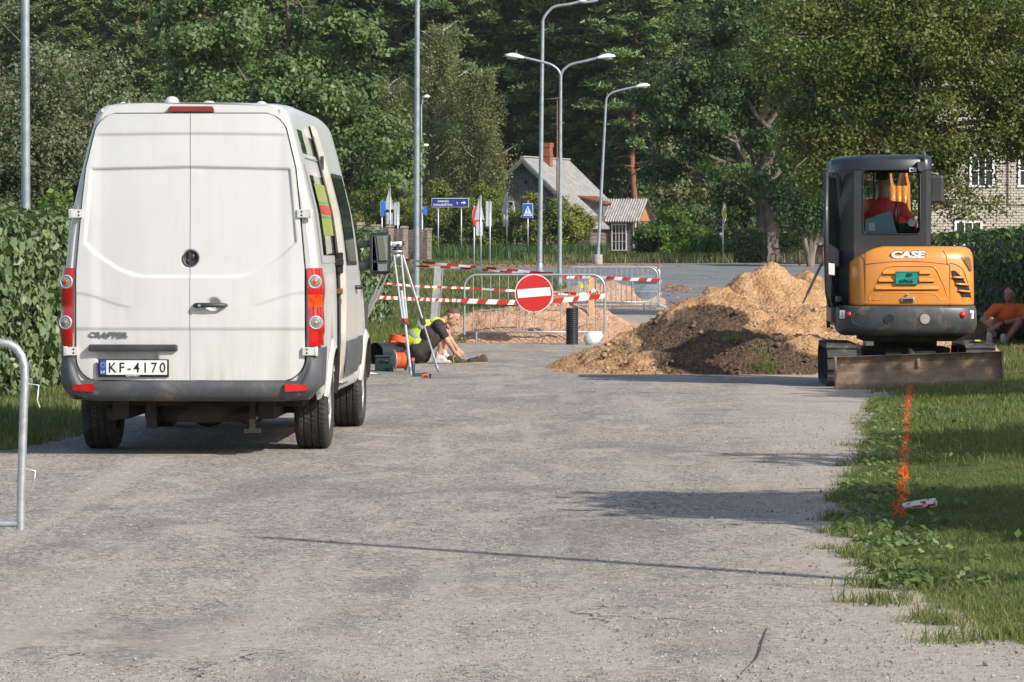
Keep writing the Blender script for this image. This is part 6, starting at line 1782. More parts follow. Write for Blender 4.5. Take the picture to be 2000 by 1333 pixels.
# ------------------------------------------------------------------ lamps
def head(parent, p, d, L=.62, tilt=.1):
    """white cobra lamp head reaching from p along d (left or right)"""
    g = MB(); Mx = Matrix.Translation(p) @ Matrix.Rotation(0 if d > 0 else PI, 4, 'Z') @ Matrix.Rotation(-tilt, 4, 'Y')
    n_ = 12; secs = [(0, .05, .05, -.02), (.06, .09, .075, -.03), (.2, .14, .11, -.02), (.38, .15, .12, -.01), (.52, .12, .09, -.01), (.60, .06, .05, -.01), (.62, .01, .01, -.01)]
    vs = []
    for x, w_, h, zo in secs:
        for i in range(n_):
            a = 2 * PI * i / n_; zz = math.sin(a); vs.append(Mx @ Vector((x * L / .62, w_ * math.cos(a), zo + (h if zz > 0 else h * .25) * zz)))
    g.add(vs, [(i * n_ + j, (i + 1) * n_ + j, (i + 1) * n_ + (j + 1) % n_, i * n_ + (j + 1) % n_) for i in range(len(secs) - 1) for j in range(n_)], 0, True); g.add(vs[:n_], [list(range(n_))])
    h_ = g.build('lamp_head', M['lampwhite'], parent)
    g = MB(); g.ell((0, 0, 0), (.19 * L / .62, .11, .07), 12, 6, 0, Mx @ Matrix.Translation((.36 * L / .62, 0, -.03))); g.build('lamp_bowl', M['lampglass'], h_)
def lamp(lab, px, D, rb, rt, toppy, arms, leanpx=0, base=None, group='street lamps', hidden=0):
    z0 = zg(D); s = D / FP
    root = thing('street_lamp', lab, 'street lamp', (X_(px, D), D, z0), 0, group)
    zt = Z_(toppy, D) - z0; lx = leanpx * s
    g = MB(); g.tube([(0, 0, -.3), (0, 0, 0), (lx * .5, 0, zt * .5), (lx, 0, zt)], [rb * s, rb * s, (rb + rt) / 2 * s, rt * s], 14); g.build('pole', M['pole'], root, fix=False)
    g = MB(); g.lathe([(rb * s * 2.0, 0), (rb * s * 2.0, .02), (rb * s * 1.2, .03), (rb * s * 1.15, .28), (rb * s, .3)], 14); g.build('base_collar', M['pole'], root)
    if base: g = MB(); g.cyl((0, 0, -.1), (0, 0, base), .19, n=18); g.build('concrete_base', M['concrete'], root, bevel=.02)
    for arm in arms:
        pts = [((ax - px) * s, 0, Z_(ay, D) - z0) for ax, ay in arm['p']]
        # smooth the arm
        sm_ = []
        for i in range(len(pts) - 1):
            a, b = Vector(pts[i]), Vector(pts[i + 1]); pa = Vector(pts[i - 1]) if i else a; pb = Vector(pts[i + 2]) if i + 2 < len(pts) else b
            for q in range(6):
                t = q / 6; sm_.append(.5 * ((2 * a) + (b - pa) * t + (2 * pa - 5 * a + 4 * b - pb) * t * t + (3 * a - pa - 3 * b + pb) * t ** 3))
        sm_.append(Vector(pts[-1]))
        g = MB(); g.tube(sm_, rt * s * .9, 8); g.build('arm', M['pole'], root, fix=False)
        if arm.get('h', 1): head(root, sm_[-1] - Vector((.05 * (1 if pts[-1][0] > pts[0][0] else -1), 0, 0)), 1 if pts[-1][0] >= pts[0][0] else -1, arm.get('L', 37) * s, arm.get('t', .12))
    return root
lamp('thick grey lamp pole rising out of the hedge at the far left', 51, 44, 9.3, 8, -250, [], group='street lamps')
lamp('thick grey street lamp pole just right of the van', 813, 100, 6.2, 4.6, -120, [], 3)
lamp('very slim lamp pole directly behind the thick pole, with a small round-topped head', 823, 170, 2.2, 1.8, 205, [dict(p=[(825, 205), (826, 194), (829, 191)], L=13)])
lamp('distant short lamp whose curved arm ends beside the thick pole', 793, 185, 2.0, 1.7, 305, [dict(p=[(793, 305), (797, 294), (808, 288), (822, 287)], L=18, t=.15)])
D5 = dist(531)
lamp('tall street lamp with one long curved arm reaching the top of the photo', 1054, D5, 5.2, 3.2, 42, [dict(p=[(1060, 42), (1066, 30), (1082, 15), (1110, 10), (1132, 5)], L=16, t=.18), dict(p=[(1136, 6), (1152, 5), (1168, 2)], h=0)], 6)
D6 = dist(562)
lamp('street lamp with two symmetrical arms and two white heads', 1093, D6, 4.6, 3.0, 150, [dict(p=[(1095, 150), (1090, 138), (1075, 127), (1050, 120), (1020, 113)], L=37, t=.08), dict(p=[(1095, 150), (1100, 138), (1115, 127), (1140, 121), (1168, 114)], L=37, t=.08)], 2)
lamp('leaning street lamp with one arm, standing on a round concrete base', 1167, 141, 3.6, 2.4, 205, [dict(p=[(1183, 205), (1186, 190), (1198, 181), (1220, 175), (1243, 170)], L=29, t=.08)], 16, .38)
lamp('street lamp hidden behind the van, only its white head showing over the roof', 270, 100, 4, 2.6, 230, [dict(p=[(270, 230), (268, 214), (256, 205), (252, 203)], L=24, t=-.3)])
lamp('street lamp out of view whose slim shadow crosses the foreground', 1000 + 4.47 / 14.5 * FP, 14.5, 26, 22, -1900, [], group='street lamps') if False else None
off = thing('street_lamp', 'slim lamp post out of view at right whose thin shadow crosses the foreground road', 'street lamp', (5.1, 14.0, 0), 0, 'street lamps')
g = MB(); g.cyl((0, 0, -.1), (0, 0, 5.75), .07, .055, 12); g.build('pole', M['pole'], off)

# ------------------------------------------------------------------ traffic signs
def post(root, h, r=.028):
    g = MB(); g.cyl((0, 0, -.3), (0, 0, h), r, n=10); g.cyl((0, 0, h), (0, 0, h + .01), r * 1.1, n=10); g.build('post', M['galv'], root)
def signpost(lab, px, py_base, py_top, D=None):
    p = G(px, py_base) if D is None else Vector((X_(px, D), D, zg(D)))
    h = Z_(py_top, p.y) - p.z
    r = thing('traffic_sign', lab, 'traffic sign', p); post(r, h); return r, p, h
def plate(root, poly, z, ang, name='sign_plate', front='red', back='signback', t=.02, off_=.04, x=0):
    """flat sign of outline poly (u, w) turned by ang degrees from facing the camera"""
    Mx = Matrix.Rotation(R(ang), 4, 'Z')
    g = MB(); g.prism([(u + x, w_ + z) for u, w_ in poly], -off_ - t, -off_, 'y', 0, Mx)
    g.prism([(u * .985 + x, w_ * .985 + z) for u, w_ in poly], -off_ - t - .004, -off_ - t - .001, 'y', 1, Mx)
    return g.build(name, [M[back], M[front]], root)
def tri(r): return [(-.87 * r, -.5 * r), (.87 * r, -.5 * r), (0, r)]
def rect(w_, h): return [(-w_ / 2, -h / 2), (w_ / 2, -h / 2), (w_ / 2, h / 2), (-w_ / 2, h / 2)]
def disc(r, n_=28): return [(r * math.cos(2 * PI * i / n_), r * math.sin(2 * PI * i / n_)) for i in range(n_)]
r, p, h = signpost('blue sign seen nearly edge-on above the brick-post fence', 746, 512, 392, 157); plate(r, rect(.62, .62), h - .35, 72, front='signbright')
r, p, h = signpost('grey back of a triangular sign with a plate below, above the brick-post fence', 762, 512, 368, 158); plate(r, tri(.56), h - .62, 246); plate(r, rect(.66, .5), h - 1.28, 246)
r, p, h = signpost('narrow sign seen edge-on with a pale post, right of the triangle above the fence', 777, 512, 395, 157); plate(r, rect(.62, .95), h - .5, 250)
r, p, h = signpost('red and white round sign seen edge-on, left of the triangle pair', 926, 541, 402); plate(r, disc(.34), h - .36, 72, front='red')
r, p, h = signpost('grey back of a triangular sign with a plate below, right of the round edge-on sign', 939, 546, 382); plate(r, tri(.5), h - .56, 248); plate(r, rect(.58, .46), h - 1.1, 248)
r, p, h = signpost('small plate seen edge-on on a single post, left of the wooden house', 957, 525, 393); plate(r, rect(.5, .9), h - .46, 246)
r, p, h = signpost('grey triangular sign back before the gable of the wooden house', 990, 512, 377); plate(r, tri(.5), h - .56, 248); plate(r, rect(.52, .5), h - 1.1, 248)
r, p, h = signpost('small pale plate seen edge-on just left of the crossing sign', 1004, 509, 403); plate(r, rect(.34, .45), h - .25, 240)
# diamond priority sign seen from the side
r, p, h = signpost('yellow and white diamond sign seen edge-on right of the green shrub', 1412, 514, 394); plate(r, [(-.4, 0), (0, -.42), (.4, 0), (0, .42)], h - .45, 70, front='white'); plate(r, [(-.27, 0), (0, -.28), (.27, 0), (0, .28)], h - .45, 70, 'yellow_centre', 'yellow', off_=.066, t=.004)
# small round blue sign on the slim pole
r, p, h = signpost('small round blue sign seen edge-on beside the thick lamp pole', 825, 505, 404, 168); plate(r, disc(.19), h - .18, 60, front='signbright', x=.15)
# pedestrian crossing
q = Vector((X_(1031, 172), 172, zg(172))); s = q.y / FP
root = thing('crossing_sign', 'square blue pedestrian crossing sign with a white triangle', 'traffic sign', q)
post(root, Z_(397, q.y) - q.z + .1)
cz = Z_(412, q.y) - q.z
g = MB(); g.box(-10 * s, 10 * s, -.07, -.04, cz - 14 * s, cz + 14 * s); pb = g.build('sign_plate', M['white'], root, bevel=.01)
g = MB(); g.box(-9.4 * s, 9.4 * s, -.075, -.071, cz - 13.4 * s, cz + 13.4 * s); g.build('blue_field', M['signbright'], pb)
g = MB(); g.prism([(-8.4 * s, cz - 10 * s), (8.4 * s, cz - 10 * s), (0, cz + 9.5 * s)], -.079, -.076, 'y'); g.build('white_triangle', M['white'], pb)
g = MB()
for i in range(5):
    x = (-5.6 + 2.8 * i) * s; g.prism([(x - .7 * s, cz - 9 * s), (x + .5 * s, cz - 9 * s), (x * .8 + .4 * s, cz - 4.6 * s), (x * .8 - .5 * s, cz - 4.6 * s)], -.084, -.080, 'y')
yy = -.082
g.cyl((0.2 * s, yy, cz + 4.6 * s), (.2 * s, yy - .003, cz + 4.6 * s), 1.0 * s, n=10)
for a, b, w_ in (((0, 3.6), (-.2, 0), 1.0), ((-.2, 0), (-2, -3.8), .6), ((-.2, 0), (1.8, -3.6), .6), ((0, 2.8), (-2.2, .6), .45), ((0, 2.8), (2.1, 1), .45)):
    g.cyl((a[0] * s, yy, cz + a[1] * s), (b[0] * s, yy, cz + b[1] * s), w_ * s * .55, n=6)
g.build('walker_symbol', M['black'], pb)
# street-name board
q = Vector((X_(878, 170), 170, zg(170))); s = q.y / FP
root = thing('direction_sign', 'wide blue street-name board with white letters and an arrow on two posts', 'direction sign', q)
for px in (856, 901):
    g = MB(); g.cyl(((px - 878) * s, 0, -.2), ((px - 878) * s, 0, Z_(387, q.y) - q.z), .03, n=10); g.build('post', M['galv'], root)
cz = Z_(396.5, q.y) - q.z
g = MB(); g.box((843 - 878) * s, (916 - 878) * s, -.08, -.05, cz - 9 * s, cz + 9 * s); bd = g.build('board', M['offwhite'], root, bevel=.01)
g = MB(); g.box((844 - 878) * s, (915 - 878) * s, -.084, -.081, cz - 8.1 * s, cz + 8.1 * s); g.build('blue_field', M['signblue'], bd)
text('lettering', 'STRENČU', 22 * s, 4.6 * s, face_at((866 - 878) * s, -.088, cz + 3.2 * s), M['white'], bd, .004, .015)
text('lettering', 'KOKAUDZĒTAVA', 37 * s, 4.9 * s, face_at((865.5 - 878) * s, -.088, cz - 3.4 * s), M['white'], bd, .004, .015)
text('lettering', '5', 2.4 * s, 4.2 * s, face_at((893 - 878) * s, -.088, cz - .8 * s), M['white'], bd, .004, .02)
g = MB(); ax = (905 - 878) * s
g.prism([(ax - 4 * s, cz - 1 * s), (ax + .5 * s, cz - 1 * s), (ax + .5 * s, cz - 3 * s), (ax + 5 * s, cz), (ax + .5 * s, cz + 3 * s), (ax + .5 * s, cz + 1 * s), (ax - 4 * s, cz + 1 * s)], -.09, -.086, 'y'); g.build('arrow', M['white'], bd)
g = MB(); p = G(1407, 470); 
tp = thing('garden_post', 'short pale post in the grass behind the diamond signpost', 'post', (X_(1408, 165), 165, zg(165))); g.box(-.06, .06, -.05, .05, 0, Z_(455, 165) - zg(165)); g.build('post_body', M['wood_board'], tp)

# ------------------------------------------------------------------ crowd barriers
def barrier(lab, px0, px1, D, ytop, ybot, nb, group='crowd barriers', r=.019, feet=(.1, .9), rot=0, W_=None, ring=.22, plate_=None):
    s = D / FP
    w_ = (px1 - px0) * s if W_ is None else W_
    root = thing('crowd_barrier', lab, 'barrier', (X_(px0, D), D, zg(D)), rot, group)
    z1 = Z_(ytop, D) - zg(D); z0 = Z_(ybot, D) - zg(D); rd = ring
    g = MB(); pts = [(0, 0, z0 - .04)] + [(0, 0, z1 - rd)]
    for i in range(1, 8): a = PI - (PI / 2) * i / 8; pts.append((rd + rd * math.cos(a), 0, z1 - rd + rd * math.sin(a)))
    pts += [(rd, 0, z1), (w_ - rd, 0, z1)]
    for i in range(1, 8): a = PI / 2 - (PI / 2) * i / 8; pts.append((w_ - rd + rd * math.cos(a), 0, z1 - rd + rd * math.sin(a)))
    pts += [(w_, 0, z1 - rd), (w_, 0, z0 - .04)]
    g.tube(pts, r, 10); g.build('frame', M['galv'], root, fix=False)
    g = MB(); g.cyl((0, 0, z0), (w_, 0, z0), r * .85, n=10); g.build('bottom_rail', M['galv'], root)
    for i in range(nb):
        x = w_ * (i + 1) / (nb + 1)
        zt = z1
        for e in (x, w_ - x):
            if e < rd: zt = z1 - rd + math.sqrt(max(rd * rd - (rd - e) ** 2, 0))
        g = MB(); g.cyl((x, 0, z0), (x, 0, zt), .0075, n=6, cap=False); g.build('bar', M['galv'], root, fix=False)
    for f in feet:
        g = MB(); x = w_ * f; g.tube([(x, -.28, .02), (x, -.2, .05), (x, -.03, z0 - .02), (x, .0, z0), (x, .03, z0 - .02), (x, .2, .05), (x, .28, .02)], .017, 8); g.build('foot', M['galv'], root, fix=False)
    for z in (z0 + .25, z1 - .35):
        g = MB(); g.tube([(w_, 0, z), (w_ + .05, 0, z), (w_ + .05, 0, z - .09)], .006, 6); g.build('hook', M['galv'], root, fix=False)
    return root
B1 = 61.9
barrier('near galvanised crowd barrier carrying the round no-entry sign', 907, 1181, B1, 537, 649, 15, feet=(.085, .93))
D2 = dist(606)
barrier('farther crowd barrier before the second sand heap, nearer of two in line', 1112, 1284, D2, 523, 592, 16, feet=(.1, .85))
barrier('farther crowd barrier, rearmost one just behind its twin', 1109, 1288, D2 + 1.2, 521, 590, 16, feet=(.15, .9))
b3 = barrier('crowd barrier turned edge-on at the right end of the farther pair', 1288, 1291, D2 + .3, 522, 596, 12, W_=1.8, rot=R(87.6), feet=(.1, .9))
# large one in the near left corner
D3 = dist(1108) + 0
s3 = 1.1 / (1108 - 665) if False else None
root = thing('crowd_barrier', 'large close-up end of a galvanised barrier with two wire hooks at the left edge', 'barrier', (X_(40, 17.85), 17.85, 0), 0, 'crowd barriers')
Dn = 17.85
def q3(px, py): return ((px - 40) / FP * Dn, 0, Z_(py, Dn))
g = MB(); pts = [q3(39, 1036), q3(40, 960), q3(44, 850), q3(48, 740), q3(47.5, 716), q3(42, 696), q3(32, 681), q3(18, 672), q3(0, 669), q3(-60, 668), q3(-700, 668), q3(-780, 680), q3(-800, 720), q3(-800, 1036)]
g.tube(pts, 8.2 / FP * Dn, 14); g.build('frame', M['galv'], root, fix=False)
g = MB(); g.tube([q3(32, 1024), q3(-800, 1030)], 6.4 / FP * Dn, 10); g.build('bottom_rail', M['galv'], root, fix=False)
for a, b, c, d in (((52, 750), (75, 753), (72, 783), (77, 796)), ((49, 917), (68, 921), (66, 940), (60, 963))):
    g = MB(); g.tube([q3(*a), q3(*b), q3(*c), q3(*d)], .0045, 6); g.build('hook', M['galv'], root, fix=False)
for x in (-70, -140, -210, -280):
    g = MB(); g.tube([q3(x, 668), q3(x, 1024)], .008, 6); g.build('bar', M['galv'], root, fix=False)
for x in (-90, -680):
    g = MB(); a = q3(x, 1026); g.tube([(a[0], -.28, .02), (a[0], -.2, .05), (a[0], 0, a[2]), (a[0], .2, .05), (a[0], .28, .02)], .017, 8); g.build('foot', M['galv'], root, fix=False)
# no-entry sign hung on the near barrier
c = W(1043, 573, B1 - .05); s = B1 / FP
root = thing('no_entry_sign', 'round red no-entry sign with a tilted white bar hung on the near barrier', 'traffic sign', c)
Mx = Matrix.Rotation(-R(4.5), 4, 'Y')
g = MB(); rr = 37.5 * s
g.prism(disc(rr, 48), -.02, .0, 'y', 0); sp_ = g.build('sign_plate', M['offwhite'], root)
g = MB(); g.prism(disc(rr * .945, 48), -.024, -.0205, 'y', 0); g.build('red_disc', M['red'], sp_)
g = MB(); g.box(-rr * .86, rr * .86, -.028, -.0245, -rr * .22, rr * .22, 0, Matrix.Translation((0, 0, .01)) @ Mx); g.build('white_bar', M['white'], sp_, bevel=.004)
g = MB(); g.tube([(0, -.03, rr * .92), (0, .0, rr * 1.05), (.01, .04, rr * 1.0)], .004, 6); g.tube([(0, -.03, -rr * .9), (-.02, -.02, -rr * 1.2), (-.03, .02, -rr * 1.5)], .003, 6); g.build('wire_tie', M['black'], root)
# grey back of another round sign on the farther barrier
c = W(1262, 561, D2 - .05)
root = thing('round_sign', 'grey back of a round sign hung on the farther barrier', 'traffic sign', c)
g = MB(); g.prism(disc(25 * D2 / FP, 32), -.02, 0, 'y'); so = g.build('sign_plate', M['pole'], root)
g = MB(); g.box(-.3, .3, -.03, -.021, .1, .14); g.box(-.3, .3, -.03, -.021, -.14, -.1); g.build('stiffener', M['signback'], so)
# small grey panel with a yellow square seen through the near barrier
root = thing('barrier_plate', 'small grey plate with a yellow square fixed between the barrier bars', 'plate', W(1137, 559, B1 + .05))
g = MB(); g.box(-8 * s, 8 * s, 0, .02, -9 * s, 9 * s, 0); pl_ = g.build('panel', M['signback'], root, bevel=.003)
g = MB(); g.box(-4 * s, 4 * s, -.006, -.001, -4 * s, 4.5 * s); g.build('yellow_square', M['yellow'], pl_)
# ------------------------------------------------------------------ red and white tapes
def tape(lab, pts, wpx, step=.16, twist=0, kind='red-white tape'):
    P = [W(px, py, D) for px, py, D in pts]
    L = 0; segs = []
    dense = []
    for a, b in zip(P[:-1], P[1:]):
        n_ = max(2, int((b - a).length / (step / 2)))
        for i in range(n_):
            t = i / n_; p = a.lerp(b, t); dense.append(p)
    dense.append(P[-1])
    g = MB(); acc = 0; nk = len(dense)
    Dm = sum(p[2] for p in pts) / len(pts); w_ = wpx / FP * Dm
    prevv = None
    for i in range(nk):
        d = (dense[min(i + 1, nk - 1)] - dense[max(i - 1, 0)]).normalized()
        tw = twist * math.sin(i * .55) + .1 * math.sin(i * .21 + 2)
        up = (Vector((0, 0, 1)) - d * d.z).normalized(); sd_ = d.cross(up)
        v = up * math.cos(tw) + sd_ * math.sin(tw)
        sk = d * w_ * .28
        a, b = dense[i] - v * w_ / 2 - sk, dense[i] + v * w_ / 2 + sk
        if prevv: g.add([prevv[0], a, b, prevv[1]], [(0, 1, 2, 3)], (int(acc / step) % 2), False)
        if i + 1 < nk: acc += (dense[i + 1] - dense[i]).length
        prevv = (a, b)
    o = g.build('barrier_tape', [M['tape_red'], M['tape_white']], fix=False)
    tag(o, lab, 'tape', 'red and white barrier tapes')
# (kept apart in depth from the barrier bars)
Bt = B1 - .06
tape('wide red and white tape stretched across the near barrier by the round sign', [(905, 588, Bt), (960, 590, Bt), (1005, 591, Bt), (1043, 591, Bt + .1), (1080, 588, Bt), (1130, 584, Bt), (1182, 578, Bt)], 9.5, .155)
tape('red and white tape running from the van to the near barrier\'s left post', [(738, 581, 57.5), (800, 584, 59), (850, 586, 60.4), (906, 588, Bt)], 6.5, .17, .35)
tape('thin twisted tape sagging over the grass above the seated worker', [(752, 554, 60), (820, 560, 61.5), (905, 563, 63.2), (1000, 568, 63.4), (1090, 571, 63.3), (1150, 575, 63.2)], 4.5, .2, .6)
tape('upper twisted tape running down from the fence corner to the near barrier', [(788, 507, 63.5), (850, 515, 63.2), (930, 522, 62.8), (1000, 528, 62.3), (1058, 534, 62)], 4.5, .22, .35)
tape('second twisted tape just below the upper one, ending at the near barrier top', [(785, 519, 64), (860, 522, 63.6), (930, 526, 63), (1000, 532, 62.6), (1080, 534, 62.1)], 4, .22, .35)
tape('wide tape across the farther barriers ending at their right posts', [(1100, 541, D2 - .3), (1145, 541, D2 - .2), (1215, 545, D2 - .15), (1288, 548, D2 - .12)], 6.5, .2)
tape('short knotted tape end tied round the wooden stake', [(1082, 573, 63.6), (1120, 575, 63.8), (1150, 574, 64), (1160, 566, 64), (1172, 577, 64.3)], 5.5, .16, .3)
# wooden stakes
for px, y0, y1, D, w_, lab in ((1155, 542, 622, 64.2, .05, 'new wooden stake standing in the sand behind the near barrier'), (1453, 538, 553, 53, .035, 'short wooden peg on top of the big sand heap')):
    r = thing('wooden_stake', lab, 'stake', W(px, y1, D)); g = MB(); h = (y1 - y0) / FP * D; g.box(-w_, w_, -.025, .025, -.35, h); g.build('stake_body', M['wood_new'], r, bevel=.005)
r = thing('steel_rod', 'dark steel rod leaning from the sand heap to the open excavator door', 'rod', W(1577, 574, 45)); g = MB(); b = W(1606, 512, 43.2) - W(1577, 574, 45); g.cyl((0, 0, 0), tuple(b), .018, n=8); g.cyl(tuple(-b * .3), (0, 0, 0), .012, n=8); g.build('rod_body', M['pole'], r)
# weathered board standing in the verge
r = thing('weathered_board', 'grey weathered board with a yellow label stuck upright in the verge', 'board', W(850, 612, 66)); s = 66 / FP
g = MB(); Mx = Matrix.Rotation(R(5), 4, 'Y'); g.box(-8 * s, 8 * s, -.02, .02, -.3, 92 * s, 0, Mx); bo_ = g.build('board_body', M['wood_board'], r, bevel=.006)
g = MB(); g.box(-8.5 * s, -4 * s, -.026, -.021, 42 * s, 50 * s, 0, Mx); g.build('label', M['yellow'], bo_)
g = MB(); g.box(-9 * s, -7 * s, -.03, .03, -.3, 93 * s, 0, Mx); g.box(7 * s, 9 * s, -.03, .03, -.3, 92 * s, 0, Mx); g.build('edge_strip', M['galv'], bo_)
# ------------------------------------------------------------------ people
def flesh(name, caps, mats_, parent, voxel=.009, smooth=4, ells=(), cut=None):
    """one continuous skin over tapered limbs: union of capsules and ellipsoids"""
    g = MB()
    for (a, b, ra, rb) in caps:
        a = Vector(a); b = Vector(b)
        g.cyl(a, b, ra, rb, 14); g.ell(a, ra, 14, 10); g.ell(b, rb, 14, 10)
    for e in ells:
        c, r_ = e[0], e[1]
        if len(e) > 2:
            g.ell((0, 0, 0), r_, 18, 12, 0, Matrix.Translation(Vector(c)) @ e[2].to_matrix().to_4x4())
        else: g.ell(c, r_, 18, 12)
    me = bpy.data.meshes.new(name); me.from_pydata([tuple(v) for v in g.v], [], g.f); me.update()
    o = bpy.data.objects.new(name, me); COL.objects.link(o)
    rm = o.modifiers.new('r', 'REMESH'); rm.mode = 'VOXEL'; rm.voxel_size = voxel
    sm_ = o.modifiers.new('s', 'SMOOTH'); sm_.iterations = smooth; sm_.factor = .5
    bpy.context.view_layer.update()
    m2 = bpy.data.meshes.new_from_object(o.evaluated_get(bpy.context.evaluated_depsgraph_get()))
    bpy.data.objects.remove(o)
    m2.polygons.foreach_set('use_smooth', [True] * len(m2.polygons))
    return link(name, m2, parent, mats_)
def hand(wrist, d, palm_n, size=.18, curl=.5, thumb=1):
    """capsules of a hand: d finger direction, palm_n palm normal"""
    d = Vector(d).normalized(); n_ = Vector(palm_n); n_ = (n_ - d * n_.dot(d)).normalized(); sd_ = d.cross(n_)
    w_ = Vector(wrist); caps = []
    for i, (o_, L) in enumerate(((-.032, .06), (-.011, .072), (.011, .068), (.031, .052))):
        base = w_ + d * .085 + sd_ * o_
        caps.append((w_ + sd_ * o_ * .5, base, .017, .0125))
        a = base; dd = d.copy()
        for k_, f in enumerate((.45, .32, .25)):
            dd = (dd + n_ * curl * (.35 + .35 * k_)).normalized(); b = a + dd * L * f * 1.15; caps.append((a, b, .0098 - .0006 * k_, .0092 - .0008 * k_)); a = b
    t0 = w_ + d * .02 + sd_ * (-.022) * thumb
    t1 = t0 + (d * .6 - sd_ * .8 * thumb + n_ * .3).normalized() * .04; t2 = t1 + (d * .9 - sd_ * .2 * thumb + n_ * .5).normalized() * .035
    caps += [(t0, t1, .014, .0115), (t1, t2, .011, .009)]
    return caps
def head_set(c, fwd, up, r=.1):
    """skull, jaw, nose, brow and ears as ellipsoids"""
    f = Vector(fwd).normalized(); u = Vector(up); u = (u - f * u.dot(f)).normalized(); s_ = f.cross(u)
    q = Matrix((s_, f, u)).transposed().to_quaternion(); c = Vector(c)
    k = r / .1
    E = [(c + u * .025 * k - f * .012 * k, (.074 * k, .094 * k, .088 * k), q), (c - u * .045 * k + f * .028 * k, (.054 * k, .062 * k, .06 * k), q), (c - u * .015 * k + f * .045 * k, (.052 * k, .045 * k, .06 * k), q),
         (c - u * .018 * k + f * .098 * k, (.0125 * k, .019 * k, .014 * k), q), (c + u * .005 * k + f * .09 * k, (.010 * k, .013 * k, .024 * k), q), (c + u * .026 * k + f * .075 * k, (.05 * k, .016 * k, .009 * k), q),
         (c - u * .052 * k + f * .086 * k, (.022 * k, .009 * k, .006 * k), q), (c - u * .062 * k + f * .084 * k, (.02 * k, .009 * k, .006 * k), q), (c - u * .085 * k + f * .062 * k, (.025 * k, .022 * k, .018 * k), q),
         (c + s_ * .074 * k - u * .01 * k - f * .005 * k, (.010 * k, .018 * k, .031 * k), q), (c - s_ * .074 * k - u * .01 * k - f * .005 * k, (.010 * k, .018 * k, .031 * k), q)]
    return E, (s_, f, u, q)
def hair_cap(name, c, fr, r, mat_, parent, front=.3, grow=.006):
    s_, f, u, q = fr; k = r / .1; c = Vector(c)
    g = MB(); n_, m_ = 26, 14
    cc = c + u * .025 * k - f * .012 * k; vs = []
    for i in range(m_ + 1):
        for j in range(n_):
            a = 2 * PI * j / n_
            lim = PI * (.46 + .13 * max(0, -math.sin(a)) - front * .42 * max(0, math.sin(a)) + .01 * math.sin(9 * a))
            t = lim * i / m_
            g_ = grow * k * (1 - .7 * (i / m_) ** 6)
            d = s_ * (math.sin(t) * math.cos(a)) * (.074 * k + g_) + f * (math.sin(t) * math.sin(a)) * (.094 * k + g_) + u * math.cos(t) * (.088 * k + g_)
            vs.append(cc + d * (1 + .012 * noise.noise(d * 60)))
    g.add(vs, [(i * n_ + j, (i + 1) * n_ + j, (i + 1) * n_ + (j + 1) % n_, i * n_ + (j + 1) % n_) for i in range(m_) for j in range(n_)], 0, True)
    o = g.build(name, mat_, parent)
    so = o.modifiers.new('thick', 'SOLIDIFY'); so.thickness = .006; so.offset = -1
    return o
def eyes(c, fr, r, parent):
    s_, f, u, q = fr; k = r / .1; g = MB(); c = Vector(c)
    for sg in (-1, 1): g.ell((0, 0, 0), (.011 * k, .008 * k, .005 * k), 8, 6, 0, Matrix.Translation(c + s_ * sg * .029 * k + u * .009 * k + f * .079 * k) @ q.to_matrix().to_4x4())
    g.build('eye', M['black'], parent)
def shoe(name, heel, toe, up, parent, mat_='shoe', laces=False):
    h = Vector(heel); t = Vector(toe); d = t - h; L = d.length; d.normalize(); u = Vector(up); u = (u - d * u.dot(d)).normalized(); s_ = d.cross(u)
    def P(a, b, c_): return h + d * a * L + s_ * b + u * c_
    g = MB(); secs = [(-.06, .02, .03), (0, .034, .085), (.15, .038, .10), (.32, .038, .095), (.5, .042, .07), (.7, .047, .055), (.88, .042, .045), (1.0, .022, .03)]
    n_ = 12; vs = []
    for a, w_, hh in secs:
        for j in range(n_):
            an = 2 * PI * j / n_; z = math.sin(an); vs.append(P(a, w_ * math.cos(an), .022 + (hh * z if z > 0 else .012 * z)))
    g.add(vs, [(i * n_ + j, (i + 1) * n_ + j, (i + 1) * n_ + (j + 1) % n_, i * n_ + (j + 1) % n_) for i in range(len(secs) - 1) for j in range(n_)], 0, True); g.add(vs[:n_], [list(range(n_))]); g.add(vs[-n_:], [list(range(n_))])
    up_ = g.build(name, M[mat_], parent)
    g = MB(); vs = []
    for a, w_ in [(-.07, .02), (0, .038), (.3, .04), (.6, .048), (.85, .046), (1.02, .024)]: vs += [P(a, -w_, 0), P(a, w_, 0), P(a, w_, .02), P(a, -w_, .02)]
    g.add(vs, [(i * 4 + j, (i + 1) * 4 + j, (i + 1) * 4 + (j + 1) % 4, i * 4 + (j + 1) % 4) for i in range(5) for j in range(4)]); g.add(vs[:4], [(0, 1, 2, 3)]); g.add(vs[-4:], [(0, 1, 2, 3)])
    g.build('sole', M['sole'], up_)
    if laces:
        g = MB()
        for a in (.3, .4, .5): g.tube([P(a, -.025, .095 - a * .06), P(a + .03, 0, .118 - a * .06), P(a, .025, .095 - a * .06)], .0035, 5)
        g.tube([P(.35, .02, .11), P(.3, .05, .10), P(.35, .09, .03), P(.5, .12, .006), P(.75, .14, .005)], .0035, 5); g.tube([P(.35, -.01, .11), P(.3, -.04, .13), P(.45, -.06, .08)], .0035, 5)
        g.build('lace', M['lace'], up_)
    return up_
